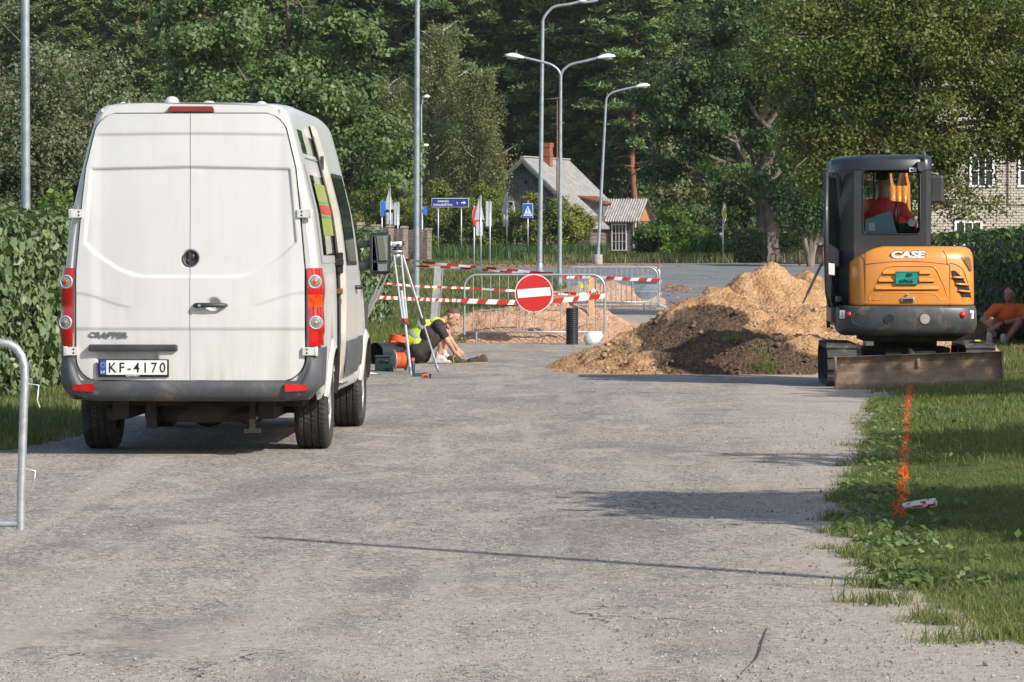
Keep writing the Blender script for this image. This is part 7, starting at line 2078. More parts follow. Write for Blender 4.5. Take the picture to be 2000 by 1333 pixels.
# --- crouching worker in profile, facing right, tying his shoe
DW = 50.6
def w(px, py, dy=0): return W(px, py, DW + dy) - O_
O_ = Vector((X_(820, DW), DW, 0))
wk = thing('person', 'crouching man in a yellow vest and black shirt lacing a shoe on the road', 'person', O_)
hc = w(884, 620); fwd = Vector((.72, -.30, -.58)); up_ = Vector((.62, 0, .8))
E, fr_ = head_set(hc, fwd, up_, .106)
sh_n, sh_f = w(856, 636, -.17), w(858, 634, .17)
hip_n, hip_f = w(817, 684, -.12), w(817, 684, .12)
kn_n, kn_f = w(869, 650, -.17), w(873, 648, .14)
an_n, an_f = w(856, 697, -.14), w(867, 693, .12)
el_n, el_f = w(875, 668, -.22), w(880, 664, .16)
wr_n, wr_f = w(888, 689, -.10), w(893, 683, .04)
caps = [(w(862, 629), w(872, 624), .055, .052), (w(845, 642), w(856, 634), .10, .08), (hip_n, kn_n, .085, .058), (hip_f, kn_f, .085, .058), (kn_n, an_n, .056, .036), (kn_f, an_f, .056, .036),
        (sh_n, el_n, .052, .04), (sh_f, el_f, .052, .04), (el_n, wr_n, .04, .027), (el_f, wr_f, .04, .027), (w(823, 676), w(848, 644), .13, .14), (sh_n, sh_f, .07, .07), (hip_n, hip_f, .1, .1)]
# calf and thigh fullness
caps += [(kn_n.lerp(an_n, .15) + Vector((-.02, 0, 0)), kn_n.lerp(an_n, .5) + Vector((-.015, 0, 0)), .05, .048), (kn_f.lerp(an_f, .15) + Vector((-.02, 0, 0)), kn_f.lerp(an_f, .5), .05, .048)]
caps += hand(wr_n, (.55, .25, -.8), (.3, .9, .2), curl=.7) + hand(wr_f, (.65, -.3, -.7), (.2, -.9, .1), curl=.8, thumb=-1)
flesh('body', caps, M['skin'], wk, .009, 2, E)
hair_cap('hair', hc, fr_, .106, M['hair'], wk, .6, .003); eyes(hc, fr_, .106, wk)
tee = [(w(822, 680), w(846, 645), .15, .155), (w(846, 645), w(859, 634), .135, .085), (sh_n, sh_f, .085, .085), (sh_n, sh_n.lerp(el_n, .62), .078, .064), (sh_f, sh_f.lerp(el_f, .62), .078, .064), (hip_n, hip_f, .115, .115), (w(838, 655, -.1), w(838, 655, .1), .14, .14)]
flesh('shirt', tee, M['tee_black'], wk, .011, 4)
vest = [(w(812, 680), w(818, 664), .15, .168), (w(812, 668), w(835, 648), .17, .17), (w(835, 650), w(852, 638), .155, .13), (w(850, 634, -.1), w(864, 628, -.06), .06, .035), (w(850, 634, .1), w(864, 628, .06), .06, .035), (w(818, 674, -.1), w(818, 674, .1), .12, .12), (w(838, 654, -.07), w(838, 654, .07), .135, .135), (w(832, 672, -.14), w(815, 672, -.14), .05, .07)]
vo = flesh('vest', vest, M['hivis'], wk, .011, 3)
def band(name, a, b, w_, parent, r_=.178, aspect=1.0, mat_='reflect'):
    a = Vector(a); b = Vector(b); d = (b - a).normalized(); q = d.to_track_quat('Z', 'Y'); g = MB()
    g.lathe([(r_, -w_ / 2), (r_ + .003, 0), (r_, w_ / 2)], 30, 0, Matrix.Translation(a.lerp(b, .5)) @ q.to_matrix().to_4x4() @ Matrix.Diagonal((1, aspect, 1, 1))); return g.build(name, M[mat_], parent)
band('reflective_band', w(815, 668), w(823, 660), .045, vo, .176, 1.12); band('reflective_band', w(830, 652), w(838, 645), .045, vo, .176, 1.12)
flesh('shorts', [(hip_n, hip_n.lerp(kn_n, .72), .125, .085), (hip_f, hip_f.lerp(kn_f, .72), .125, .085), (hip_n, hip_f, .13, .13), (w(812, 690), w(820, 690), .13, .12)], M['shorts'], wk, .011, 4)
for a_, lab in ((an_n, 1), (an_f, 1)):
    tz_ = Vector((a_.x, a_.y, .045)); q = Vector((a_.x + .15, a_.y - .02, .032)); hl = Vector((a_.x - .045, a_.y, .04))
    flesh('sock', [(a_ + Vector((0, 0, .05)), a_ + Vector((0, 0, -.02)), .042, .044), (a_ + Vector((0, 0, -.02)), hl, .044, .036), (hl, q, .036, .03), (a_, a_.lerp(q, .5), .04, .036), (q, q + Vector((.035, 0, -.004)), .03, .022)], M['sock'], wk, .008, 3)
g = MB(); a = w(826, 676, -.15); g.box(a.x - .05, a.x + .05, a.y - .05, a.y - .01, a.z - .03, a.z + .0, 0); g.build('belt_patch', M['reel_orange'], wk, bevel=.01)
# shoes on the road
r = thing('work_shoe', 'grey-brown work shoe under the crouching man\'s hands, yellow laces undone', 'shoe', G(882, 712), 0, 'pair of work shoes'); shoe('upper', (-.05, 0, 0), (.2, -.02, 0), (0, 0, 1), r, laces=True)
r = thing('work_shoe', 'grey-brown work shoe lying apart to the right with loose yellow laces', 'shoe', G(936, 710), 0, 'pair of work shoes'); shoe('upper', (.1, 0, 0), (-.17, -.03, 0), (0, 0, 1), r, laces=True)

# --- seated man in orange in the shade on the grass
DM = 57.5
O_ = Vector((X_(1975, DM), DM, .03))
def v(px, py, dy=0): return W(px, py, DM + dy) - O_
mn = thing('person', 'man in an orange T-shirt sitting on the grass with arms on his knees', 'person', O_)
hc = v(1972, 576, -.02); fwd = Vector((-.62, -.78, -.10)); E, fr_ = head_set(hc, fwd, (0, 0, 1), .108)
shl, shr = v(1945, 605, -.02), v(1998, 605, .08)
hpl, hpr = v(1968, 664, .28), v(1992, 664, .32)
knl, knr = v(1936, 626, -.18), v(1990, 632, -.2)
anl, anr = v(1933, 668, -.30), v(1960, 671, -.36)
ell_, elr = v(1919, 625, -.12), v(2004, 622, -.10)
wl, wr = v(1936, 640, -.30), v(1951, 634, -.34)
caps = [(v(1975, 594, .02), v(1972, 583, 0), .062, .055), (v(1972, 615, .05), v(1976, 650, .22), .15, .14), (shl, shr, .075, .075), (hpl, knl, .09, .062), (hpr, knr, .09, .062), (knl, anl, .06, .04), (knr, anr, .06, .04), (shl, ell_, .056, .042), (shr, elr, .056, .042), (ell_, wl, .042, .03), (elr, wr, .044, .03), (hpl, hpr, .11, .11),
        (knl.lerp(anl, .15) + Vector((0, .02, 0)), knl.lerp(anl, .5) + Vector((0, .02, 0)), .054, .05), (knr.lerp(anr, .15) + Vector((0, .02, 0)), knr.lerp(anr, .5) + Vector((0, .02, 0)), .054, .05)]
caps += hand(wl, (.35, -.25, -.8), (.2, .9, 0), curl=.5) + hand(wr, (-.75, -.2, -.45), (-.1, .6, -.6), curl=.55, thumb=-1)
flesh('body', caps, M['skin_tan'], mn, .009, 2, E)
hair_cap('hair', hc, fr_, .108, M['hair_dark'], mn, .75, .004); eyes(hc, fr_, .108, mn)
flesh('shirt', [(v(1972, 612, .05), v(1976, 652, .22), .172, .165), (shl, shr, .095, .095), (shl, shl.lerp(ell_, .6), .088, .07), (shr, shr.lerp(elr, .55), .088, .072), (v(1963, 618, .02), v(1985, 618, .06), .15, .15), (v(1972, 600, .03), v(1976, 606, .05), .085, .1)], M['tee_orange'], mn, .011, 4)
flesh('shorts', [(hpl, hpl.lerp(knl, .72), .128, .09), (hpr, hpr.lerp(knr, .72), .128, .09), (hpl, hpr, .14, .14)], M['shorts_brown'], mn, .011, 4)
for a_, toe in ((anl, Vector((-.12, -.22, 0))), (anr, Vector((-.2, -.16, 0)))):
    flesh('sock', [(a_ + Vector((0, .01, .10)), a_ + Vector((0, 0, -.02)), .05, .046)], M['sock'], mn, .008, 2)
    gz = -.03 + .012
    shoe('shoe', (a_.x - toe.x * .25, a_.y - toe.y * .25, gz + .02), (a_.x + toe.x * .85, a_.y + toe.y * .85, gz + .02), (0, 0, 1), mn)
q_ = (wr - elr).normalized().to_track_quat('Z', 'Y'); g = MB(); g.lathe([(.034, -.02), (.038, -.012), (.038, .012), (.034, .02)], 16, 0, Matrix.Translation(elr.lerp(wr, .86)) @ q_.to_matrix().to_4x4()); g.build('wristwatch', M['black'], mn)

# --- excavator driver seen through the cab windows
Mx = Matrix.Translation(exc.location) @ Matrix.Rotation(YAW, 4, 'Z')
O_ = Mx @ Vector((-.26, .2, 1.44)); dr = thing('person', 'excavator driver in a red T-shirt seen from behind through the cab window', 'person', O_, YAW)
def e(x, y, z): return Vector((x + .3, y - .2, z - 1.3))
hc = e(-.27, .16, 2.17); E, fr_ = head_set(hc, (.05, 1, -.12), (0, 0, 1), .105)
caps = [(e(-.28, .08, 1.98), hc, .06, .055), (e(-.3, .02, 1.42), e(-.28, .05, 1.82), .15, .15), (e(-.45, .05, 1.88), e(-.10, .05, 1.86), .075, .075), (e(-.1, .05, 1.86), e(.05, .16, 1.66), .055, .045), (e(.05, .16, 1.66), e(-.02, .4, 1.66), .042, .03), (e(-.47, .05, 1.88), e(-.6, .15, 1.64), .055, .045), (e(-.6, .15, 1.64), e(-.58, .4, 1.6), .042, .03), (e(-.4, .05, 1.4), e(-.42, .48, 1.4), .09, .07), (e(-.2, .05, 1.4), e(-.18, .48, 1.4), .09, .07), (e(-.42, .48, 1.4), e(-.42, .62, 1.0), .06, .045), (e(-.18, .48, 1.4), e(-.18, .62, 1.0), .06, .045)]
caps += hand(e(-.02, .42, 1.66), (0, 1, -.2), (0, -.3, -1), curl=.6) + hand(e(-.58, .42, 1.6), (0, 1, -.2), (0, -.3, -1), curl=.6, thumb=-1)
flesh('body', caps, M['skin_tan'], dr, .013, 3, E)
hair_cap('hair', hc, fr_, .105, M['hair_dark'], dr, .3, .01)
flesh('shirt', [(e(-.3, .02, 1.45), e(-.28, .03, 1.80), .18, .18), (e(-.47, .04, 1.87), e(-.08, .04, 1.84), .10, .10), (e(-.08, .04, 1.83), e(.05, .13, 1.68), .095, .075), (e(-.47, .04, 1.87), e(-.58, .12, 1.68), .09, .07), (e(-.28, .06, 1.9), e(-.28, .07, 1.96), .09, .065), (e(-.4, .02, 1.6), e(-.15, .02, 1.62), .16, .16)], M['tee_red'], dr, .012, 4)
flesh('trousers', [(e(-.4, .02, 1.4), e(-.42, .46, 1.4), .115, .085), (e(-.2, .02, 1.4), e(-.18, .46, 1.4), .115, .085), (e(-.42, .48, 1.4), e(-.42, .6, 1.02), .075, .06), (e(-.18, .48, 1.4), e(-.18, .6, 1.02), .075, .06), (e(-.4, 0, 1.38), e(-.2, 0, 1.38), .12, .12)], M['shorts'], dr, .013, 3)

# ------------------------------------------------------------------ surveying tripod and level
TH = W(775, 491, 46.3)
tp = thing('survey_tripod', 'tall aluminium surveying tripod standing between the van and the crouching man', 'tripod', (TH.x, TH.y, 0))
def t(p): return Vector(p) - Vector((TH.x, TH.y, 0))
g = MB(); g.lathe([(0, 0), (.085, 0), (.09, .012), (.09, .028), (0, .03)], 24, 0, Matrix.Translation((0, 0, TH.z - .02))); g.lathe([(0, 0), (.06, 0), (.055, .06), (0, .06)], 18, 0, Matrix.Translation((0, 0, TH.z - .09)))
g.build('tripod_head', M['galv'], tp)
feet = [G(803, 738), G(857, 731), Vector((-2.15, 47.2, 0))]
for i, f in enumerate(feet):
    f = t(f); f.z = .012
    a = Vector((f.x, f.y, 0)).normalized() * .07 + Vector((0, 0, TH.z - .05))
    d = f - a; sd_ = Vector((0, 0, 1)).cross(d).normalized()
    mid = a + d * .56
    lg = MB()
    for sg in (-1, 1): lg.tube([a + sd_ * sg * .045, mid + sd_ * sg * .028], .0115, 8)
    leg = lg.build('leg', M['alu'], tp, fix=False)
    l2 = MB(); l2.tube([a + d * .30, a + d * .94], .0165 if i != 1 else .013, 8); l2.build('inner_tube', M['alu'] if i != 1 else M['galv'], leg, fix=False)
    l2 = MB(); q = d.to_track_quat('Z', 'Y').to_matrix().to_4x4(); l2.box(-.04, .04, -.028, .028, -.045, .045, 0, Matrix.Translation(mid) @ q); l2.build('clamp', M['black_plastic'], leg, bevel=.006)
    if i != 1: l2 = MB(); l2.box(-.018, .018, -.045, -.028, -.03, .03, 0, Matrix.Translation(mid) @ q); l2.box(-.018, .018, .028, .045, -.03, .03, 0, Matrix.Translation(mid) @ q); l2.build('clamp_lever', M['red'], leg)
    l2 = MB(); l2.tube([a + d * .93, a + d * .97, f], [.02, .016, .003], 8); l2.build('foot_spike', M['pole'], leg)
lv_ = thing('optical_level', 'grey and white optical level mounted on top of the tripod', 'level', (TH.x, TH.y, TH.z + .012))
g = MB(); g.cyl((0, 0, 0), (0, 0, .018), .055, n=20); g.cyl((0, 0, .03), (0, 0, .04), .05, n=20)
for k_ in range(3): g.cyl((.035 * math.cos(k_ * 2.09), .035 * math.sin(k_ * 2.09), .015), (.035 * math.cos(k_ * 2.09), .035 * math.sin(k_ * 2.09), .032), .012, n=10)
g.build('base', M['black'], lv_)
g = MB(); g.box(-.055, .05, -.035, .035, .04, .085); g.build('housing', M['signback'], lv_, bevel=.012, seg=3)
g = MB(); g.cyl((-.085, 0, .075), (.07, 0, .085), .026, .024, 16); g.build('telescope', M['lampwhite'], lv_); g = MB(); g.cyl((.07, 0, .085), (.095, 0, .087), .029, n=16); g.cyl((.02, -.055, .065), (.02, -.03, .065), .018, n=12); g.build('eyepiece', M['black_plastic'], lv_); g = MB(); g.cyl((-.09, 0, .075), (-.06, 0, .077), .03, n=16); g.build('objective', M['lampwhite'], lv_)

# ------------------------------------------------------------------ site gear by the tripod
def lying_pipe(a, b, r_, wall_, mats_, name='black_pipe'):
    a = Vector(a); b = Vector(b); d = (b - a); L = d.length; q = d.to_track_quat('Z', 'Y').to_matrix().to_4x4(); g = MB()
    g.lathe([(r_ - wall_, 0), (r_ * 1.0, 0), (r_, .02), (r_, L * .8), (r_ * 1.06, L * .81), (r_ * 1.06, L), (r_ - wall_, L), (r_ - wall_, 0)], 32, 0, Matrix.Translation(a) @ q); return g
pa = W(733, 713, 50.3); pb_ = W(826, 690, 51.0); pa.z = .15; pb_.z = .15
g = lying_pipe(pa, pb_, .148, .012, None); o = g.build('drain_pipe', M['pipe_black'], fix=False); tag(o, 'thick smooth black pipe lying under the crouching man', 'pipe')
c = W(765, 0, 47.5); c.z = 0
bx_ = thing('tool_case', 'dark green plastic tool case on the road beside the van wheel', 'case', c)
g = MB(); g.box(-.21, .05, -.1, .12, .004, .17); g.build('case_body', M['dark_green'], bx_, bevel=.015); g = MB(); g.box(-.215, .055, -.105, .125, .172, .2); g.build('lid', M['dark_green'], bx_, bevel=.012); g = MB(); g.tube([(-.13, -.11, .12), (-.13, -.13, .14), (-.04, -.13, .14), (-.04, -.11, .12)], .008, 6); g.build('handle', M['black_plastic'], bx_)
# cable reel with orange line
c = W(781, 0, 47.1); c.z = 0
rl = thing('cord_reel', 'reel of bright orange cord standing behind the tripod leg', 'reel', c, R(20))
for x, rr_ in ((-.09, .13), (.07, .125)):
    g = MB(); Mr = Matrix.Translation((x, 0, .15)) @ Matrix.Rotation(R(90), 4, 'Y'); g.lathe([(0, 0), (rr_, 0), (rr_ + .004, .006), (rr_, .012), (0, .012)], 32, 0, Mr); g.build('flange', M['signback'], rl)
g = MB(); g.lathe([(.088, -.072), (.098, -.04), (.09, .0), (.099, .04), (.09, .06)], 28, 0, Matrix.Translation((0, 0, .15)) @ Matrix.Rotation(R(90), 4, 'Y')); 
for k_ in range(7): g.lathe([(.095, -.064 + k_ * .018), (.103, -.056 + k_ * .018), (.095, -.048 + k_ * .018)], 28, 0, Matrix.Translation((0, 0, .15)) @ Matrix.Rotation(R(90), 4, 'Y'))
g.build('cord', M['reel_orange'], rl)
g = MB(); g.tube([(.1, -.08, .01), (.1, -.06, .15), (.1, 0, .17), (.1, .06, .15), (.1, .08, .01)], .009, 6); g.build('stand', M['galv'], rl); g = MB(); g.tube([(-.1, -.08, .01), (-.1, 0, .15), (-.1, .08, .01)], .009, 6); g.build('stand', M['galv'], rl)
c = W(772, 0, 49.0); c.z = .0
co = thing('cable_coil', 'coil of thick orange cable lying over the black pipe', 'coil', (c.x, c.y + 1.5, .30))
g = MB()
for k_ in range(4): g.tube([(.12 * math.cos(a) * (1 - .05 * k_), .10 * math.sin(a), .02 + .02 * k_ + .02 * math.sin(a * 2)) for a in [2 * PI * i / 24 for i in range(25)]], .012, 6)
g.build('cable', M['reel_orange'], co)
sm_items = [('tape_measure', 'orange and black tape measure lying on the road by the tripod foot', 'tape measure', G(832, 740)),]
p = G(833, 740); tm = thing('tape_measure', sm_items[0][1], 'tape measure', p); g = MB(); g.box(-.055, .045, -.02, .025, .003, .055); g.build('casing', M['reel_orange'], tm, bevel=.014, seg=3); g = MB(); g.box(-.03, .02, -.024, -.02, .018, .04); g.box(.03, .058, -.022, .027, .004, .057); g.build('grip', M['black_plastic'], tm, bevel=.004)
p = G(806, 731); bt = thing('spray_can', 'dark spray can with an orange cap beside the tripod leg', 'can', p); g = MB(); g.lathe([(0, .0), (.028, 0), (.03, .01), (.03, .14), (.022, .16), (0, .16)], 16); g.build('can_body', mat('can_blue', (.03, .04, .07), .4), bt); g = MB(); g.lathe([(.024, .16), (.024, .195), (.02, .2), (0, .2)], 14); g.build('cap', M['reel_orange'], bt)
p = G(814, 737); bt = thing('hand_tool', 'small dark hand tool lying beside the tripod foot', 'tool', p, R(10)); g = MB(); g.box(-.05, .05, -.03, .03, .003, .05); g.tube([(.05, 0, .04), (.1, -.01, .05), (.13, .0, .045)], .008, 6); g.build('tool_body', M['black_plastic'], bt, bevel=.01)
p = G(728, 733); bt = thing('paper_sheet', 'white paper sheet lying on the road under the black pipe end', 'paper', p); g = MB(); g.grid(lambda u, v_: (-.16 + .26 * u, .2 * v_, .012 + .018 * math.sin(u * 4) * v_), 8, 4); g.build('sheet', M['white'], bt)

# standing corrugated pipe and helmet
p = G(1117.5, 674); cp_ = thing('corrugated_pipe', 'short black corrugated pipe standing upright before the near barrier', 'pipe', p)
g = MB(); s = p.y / FP; R0 = 12.3 * s; H0 = 72 * s; nr = 19; pr_ = []
for k_ in range(nr):
    z = H0 * k_ / nr; pr_ += [(R0 * .90, z + .001), (R0 * .985, z + H0 / nr * .2), (R0, z + H0 / nr * .5), (R0 * .985, z + H0 / nr * .75)]
pr_ += [(R0 * .9, H0), (R0 * .85, H0), (R0 * .85, H0 * .3)]
g.lathe(pr_, 32); g.build('pipe_wall', M['pipe_black'], cp_, fix=False)
p = G(1157, 674); hl = thing('hard_hat', 'white hard hat lying on its side on the road beside the corrugated pipe', 'helmet', p)
g = MB(); Mh = Matrix.Translation((0, 0, 11 * s + .01)) @ Matrix.Rotation(R(172), 4, 'Y') @ Matrix.Rotation(R(15), 4, 'X') if False else Matrix.Translation((0, 0, .105)) @ Matrix.Rotation(R(-18), 4, 'Y') @ Matrix.Rotation(R(118), 4, 'X')
pr_ = [(.0, .115)] + [(.112 * math.sin(a), .115 * math.cos(a) ** .9 if math.cos(a) > 0 else 0) for a in [PI / 2 * i / 12 for i in range(1, 12)]] + [(.116, 0), (.118, -.018)]
g.lathe([(r_ * 1.02, h_) for r_, h_ in pr_], 32, 0, Mh @ Matrix.Diagonal((1.18, 1, 1, 1))); sh_o = g.build('shell', M['helmet'], hl, fix=False)
so = sh_o.modifiers.new('t', 'SOLIDIFY'); so.thickness = .004
g = MB(); g.grid(lambda u, v_: Mh @ Vector(((.128 + .055 * v_ * math.sin(u * PI)) * math.cos(-1.0 + 2 * u), (.112 + .055 * v_ * math.sin(u * PI)) * math.sin(-1.0 + 2 * u), -.016 - .012 * v_)), 14, 3, 0); g.build('peak', M['helmet'], hl, fix=False)
g = MB(); g.tube([Mh @ Vector((-.11 + .22 * i / 12 , 0, .118 * math.cos((i - 6) / 6 * 1.35) + .006)) for i in range(13)], .008, 6); g.build('ridge', M['helmet'], hl, fix=False)
# litter and small things on the right verge
p = G(1795, 1014); lt = thing('plastic_packet', 'crumpled white and red plastic packet lying in the grass', 'litter', (p.x, p.y, .05), R(12))
g = MB()
def pk_(u, v_):
    a = 2 * PI * v_; r_ = .016 + .011 * math.sin(min(u * 1.2, 1) * PI / 2) + .004 * noise.noise(Vector((u * 9, math.cos(a) * 2, math.sin(a) * 2)))
    return (-.1 + .2 * u, r_ * 1.3 * math.cos(a), .02 + r_ * math.sin(a) + .018 * u)
g.grid(pk_, 18, 14, 0)
for i_ in range(len(g.m)):
    if noise.noise(Vector(((i_ % 18) * .35, (i_ // 18) * .5, 2))) > .2: g.m[i_] = 1
g.build('wrapper', [M['offwhite'], M['red']], lt, fix=False)
p = G(1975, 696); lt = thing('paper_plate', 'white and green paper plate lying in the grass at the right edge', 'plate', (p.x, p.y, .06), 0)
g = MB(); g.lathe([(0, .0), (.06, .0), (.085, .018), (.09, .02)], 24, 0, Matrix.Rotation(R(-28), 4, 'X')); g.lathe([(.0, .004), (.05, .004)], 24, 1, Matrix.Rotation(R(-28), 4, 'X')); g.build('plate_body', [M['white'], M['plate_green']], lt)
r = thing('kerbstone', 'loose concrete kerbstone lying in the grass at the right edge behind the blade', 'kerbstone', (X_(1955, 55), 55, .0), R(-28))
g = MB(); g.box(-.05, 1.2, -.08, .08, .0, .11); g.build('stone_body', M['concrete'], r, bevel=.015)
r = thing('wooden_peg', 'short wooden board end sticking up at the right edge beside the plate', 'board', W(1998, 690, 55.5)); g = MB(); g.box(-.05, .05, -.015, .015, -.05, .12, 0, Matrix.Rotation(R(25), 4, 'Y')); g.build('peg_body', M['wood_new'], r)
gb = MB()
f_sp = [cone(X_(1890, 58), 58, .35, .4, .8, 1, .2), cone(X_(1840, 60), 60, .3, .4, .8, 1, .2), cone(X_(1960, 54), 54, .1, .25, .5, 1, .2)]
heap('soil_bank', 'low brown bank of dug soil on the grass beyond the excavator tracks', heap_mat('dug_soil', False, ((0.11, 0.065, 0.04), (0.25, 0.15, 0.09))), lambda x, y: max(f(x, y) for f in f_sp), 5.5, 8.6, 52.5, 61.5, .07, None, .05)

# ------------------------------------------------------------------ stone chips standing proud of the worn road surface
n_c = 100000
Yc = 12.8 + 22 * rng.random(n_c) ** 1.5
Xc = (rng.random(n_c) * 2 - 1) * (.14 * Yc + .15)
keep = (Xc < np.interp(Yc, [a for a, b in RR], [b for a, b in RR]) + .05) & (Xc > np.interp(Yc, [a for a, b in RL], [b for a, b in RL]) - .05)
pt_ = np.array([noise.noise(Vector((x * .9, y * .45, 11))) + .5 * noise.noise(Vector((x * 2.7, y * 1.4, 12))) for x, y in zip(Xc, Yc)])
keep &= (pt_ + .35 * rng.random(n_c)) > -.08
Xc, Yc = Xc[keep], Yc[keep]; n_c = len(Xc)
rc_ = .003 + .005 * rng.random(n_c) ** 2; hc_ = rc_ * (.25 + .6 * rng.random(n_c)); a0 = rng.random(n_c) * 6.28
base_ = [np.stack([Xc + rc_ * (.7 + .6 * rng.random(n_c)) * np.cos(a0 + k_ * 1.571), Yc + rc_ * (.7 + .6 * rng.random(n_c)) * np.sin(a0 + k_ * 1.571), np.full(n_c, .0045)], 1) for k_ in range(4)]
apex = np.stack([Xc + rc_ * .3 * rng.normal(size=n_c), Yc + rc_ * .3 * rng.normal(size=n_c), .006 + hc_], 1)
T_ = np.concatenate([np.stack([base_[k_], base_[(k_ + 1) % 4], apex], 1) for k_ in range(4)])
rr_c = rng.random(n_c)
m_, nt_ = newmat('road_chips'); n_ = N(nt_)
c_ = n_.ramp(n_('Attribute', attribute_name='rnd').outputs['Fac'], [(0, (.06, .057, .055)), (.3, (.15, .14, .132)), (.65, (.26, .24, .218)), (.93, (.34, .31, .28)), (1, (.45, .41, .37))])
out(nt_, n_('BsdfPrincipled', {'Base Color': c_, 'Roughness': .85}).outputs[0])
tag(quads_obj('road_chips', T_, m_, rnd=np.tile(rr_c, 4), npoly=3), kind='stuff')
# ------------------------------------------------------------------ grass
GR = {}
M['grass'] = leafmat('grass_blades', (0.06, 0.09, 0.022), (0.22, 0.255, 0.075), (0.36, 0.33, 0.17), .9, trans=.4, rough=.6, big=1.2)
M['grass_far'] = leafmat('far_grass_blades', (0.07, 0.09, 0.03), (0.18, 0.19, 0.07), (0.3, 0.27, 0.13), .94, trans=.3, rough=.7, big=.5)
M['grass_dry'] = leafmat('dry_grass_blades', (0.1, 0.1, 0.035), (0.22, 0.2, 0.09), None, trans=.3, rough=.7, big=.5)
M['weed'] = leafmat('weed_leaves', (0.07, 0.12, 0.03), (0.22, 0.29, 0.1), (0.3, .3, .15), .95, trans=.35, rough=.5, big=1.5)
M['paint_orange'] = leafmat('orange_marking_paint', (0.75, 0.09, 0.01), (0.85, 0.17, 0.03), None, trans=.2)
def blades(P, h, w_, lean=.5, seg=2):
    n_ = len(P); a = rng.random(n_) * 2 * PI
    h = np.asarray(h) if not np.isscalar(h) else h
    hh = (h * (.45 + .9 * rng.random(n_) ** 1.3))[:, None] if np.isscalar(h) else (h * (.45 + .9 * rng.random(n_)))[:, None]
    ln = lean * rng.random(n_)[:, None] * hh
    d = np.stack([np.cos(a), np.sin(a), np.zeros(n_)], 1); s = np.stack([-np.sin(a), np.cos(a), np.zeros(n_)], 1)
    up = np.array([0, 0, 1.0])
    ww = w_ * (.6 + .8 * rng.random(n_))[:, None]
    b0 = P - s * ww / 2; b1 = P + s * ww / 2
    m = P + up * hh * .55 + d * ln * .3; t = P + up * hh * .9 + d * ln
    q1 = np.stack([b0, b1, m + s * ww * .38, m - s * ww * .38], 1); q2 = np.stack([m - s * ww * .38, m + s * ww * .38, t + s * ww * .06, t - s * ww * .06], 1)
    r_ = rng.random(n_)
    if seg == 1: return np.stack([b0, b1, t + s * ww * .15, t - s * ww * .15], 1), r_
    return np.concatenate([q1, q2]), np.concatenate([r_, r_])
def scatter(n_, y0, y1, xf, dens=None, pw=1.0):
    Y = y0 + (y1 - y0) * rng.random(n_) ** pw
    out_ = []
    for y in Y:
        a, b = xf(y)
        if b <= a: continue
        x = a + (b - a) * rng.random()
        if dens is not None and rng.random() > dens(x, y, a, b): continue
        out_.append((x, y, tz(x, y)))
    return np.array(out_)
def patchy(x, y): return noise.noise(Vector((x * 1.1, y * .8, 3))) + .5 * noise.noise(Vector((x * 3.4, y * 2.6, 7)))
# near right verge
def dn(x, y, a, b):
    e = x - interp(RR, y) - edge_noise(y, 9)
    return 1 if e > .5 else max(0, .05 + 1.1 * e / .5 + 1.0 * patchy(x * 2.5, y * 2))
def rx(y): return interp(RR, y) - .2, max(.142 * y + .25, interp(RR, y))
P = scatter(125000, 14.2, 26, rx, dn); hh_ = np.array([.028 + .04 * max(0, .5 + patchy(p[0], p[1])) for p in P]); v1, r1 = blades(P, hh_, .0042, 1.6)
P9 = scatter(45000, 14.2, 44, lambda y: (.142 * y + .25, .142 * y + 4.5), None); v9, r9 = blades(P9, .07, .012, 1.2, 1); tag(quads_obj('grass', v9, M['grass'], rnd=r9), kind='stuff')
P2 = scatter(60000, 26, 44, rx, dn); v2, r2 = blades(P2, .07, .009, 1.1, 1)
r_all = np.concatenate([r1, r2])
o = quads_obj('grass', np.concatenate([v1, v2]), M['grass'], rnd=r_all); tag(o, kind='stuff')
# tufts running into the gravel
tf = []
for i in range(80):
    y = random.uniform(14.4, 38); x = interp(RR, y) + edge_noise(y, 9) + random.gauss(-.02, .08); k_ = random.randint(60, 160)
    for j in range(k_): tf.append((x + random.gauss(0, .045), y + random.gauss(0, .05), tz(x, y)))
for (px, py) in ((1720, 1185), (1680, 1180), (1850, 1260), (1745, 1180), (1690, 1150), (1900, 1255), (1960, 1250)):
    p = G(px, py)
    for j in range(90): tf.append((p.x + random.gauss(0, .06), p.y + random.gauss(0, .07), .004))
v1, r1 = blades(np.array(tf), .07, .005, 1.6); o = quads_obj('grass_tufts', v1, M['grass'], rnd=r1); tag(o, kind='stuff')
# broad-leaved weeds along the edge
wd = []; wn_ = []; ws = []
for i in range(330):
    y = 16.5 + 20 * random.random() ** 1.5; e = abs(random.gauss(.18, .25)); x = interp(RR, y) + e - .05
    if patchy(x, y) < -.35: continue
    for j in range(random.randint(7, 15)):
        a = random.random() * 6.28; L = random.uniform(.03, .075)
        wd.append((x + math.cos(a) * L * .8, y + math.sin(a) * L * .8, tz(x, y) + random.uniform(.02, .075))); wn_.append((math.cos(a) * .5 + random.gauss(0, .2), math.sin(a) * .5 + random.gauss(0, .2), .8)); 
wd = np.array(wd); wn_ = np.array(wn_); wn_ /= np.linalg.norm(wn_, axis=1)[:, None]
o = quads_obj('weeds', kite(wd, wn_, .046, .6, .08), M['weed']); tag(o, kind='stuff')
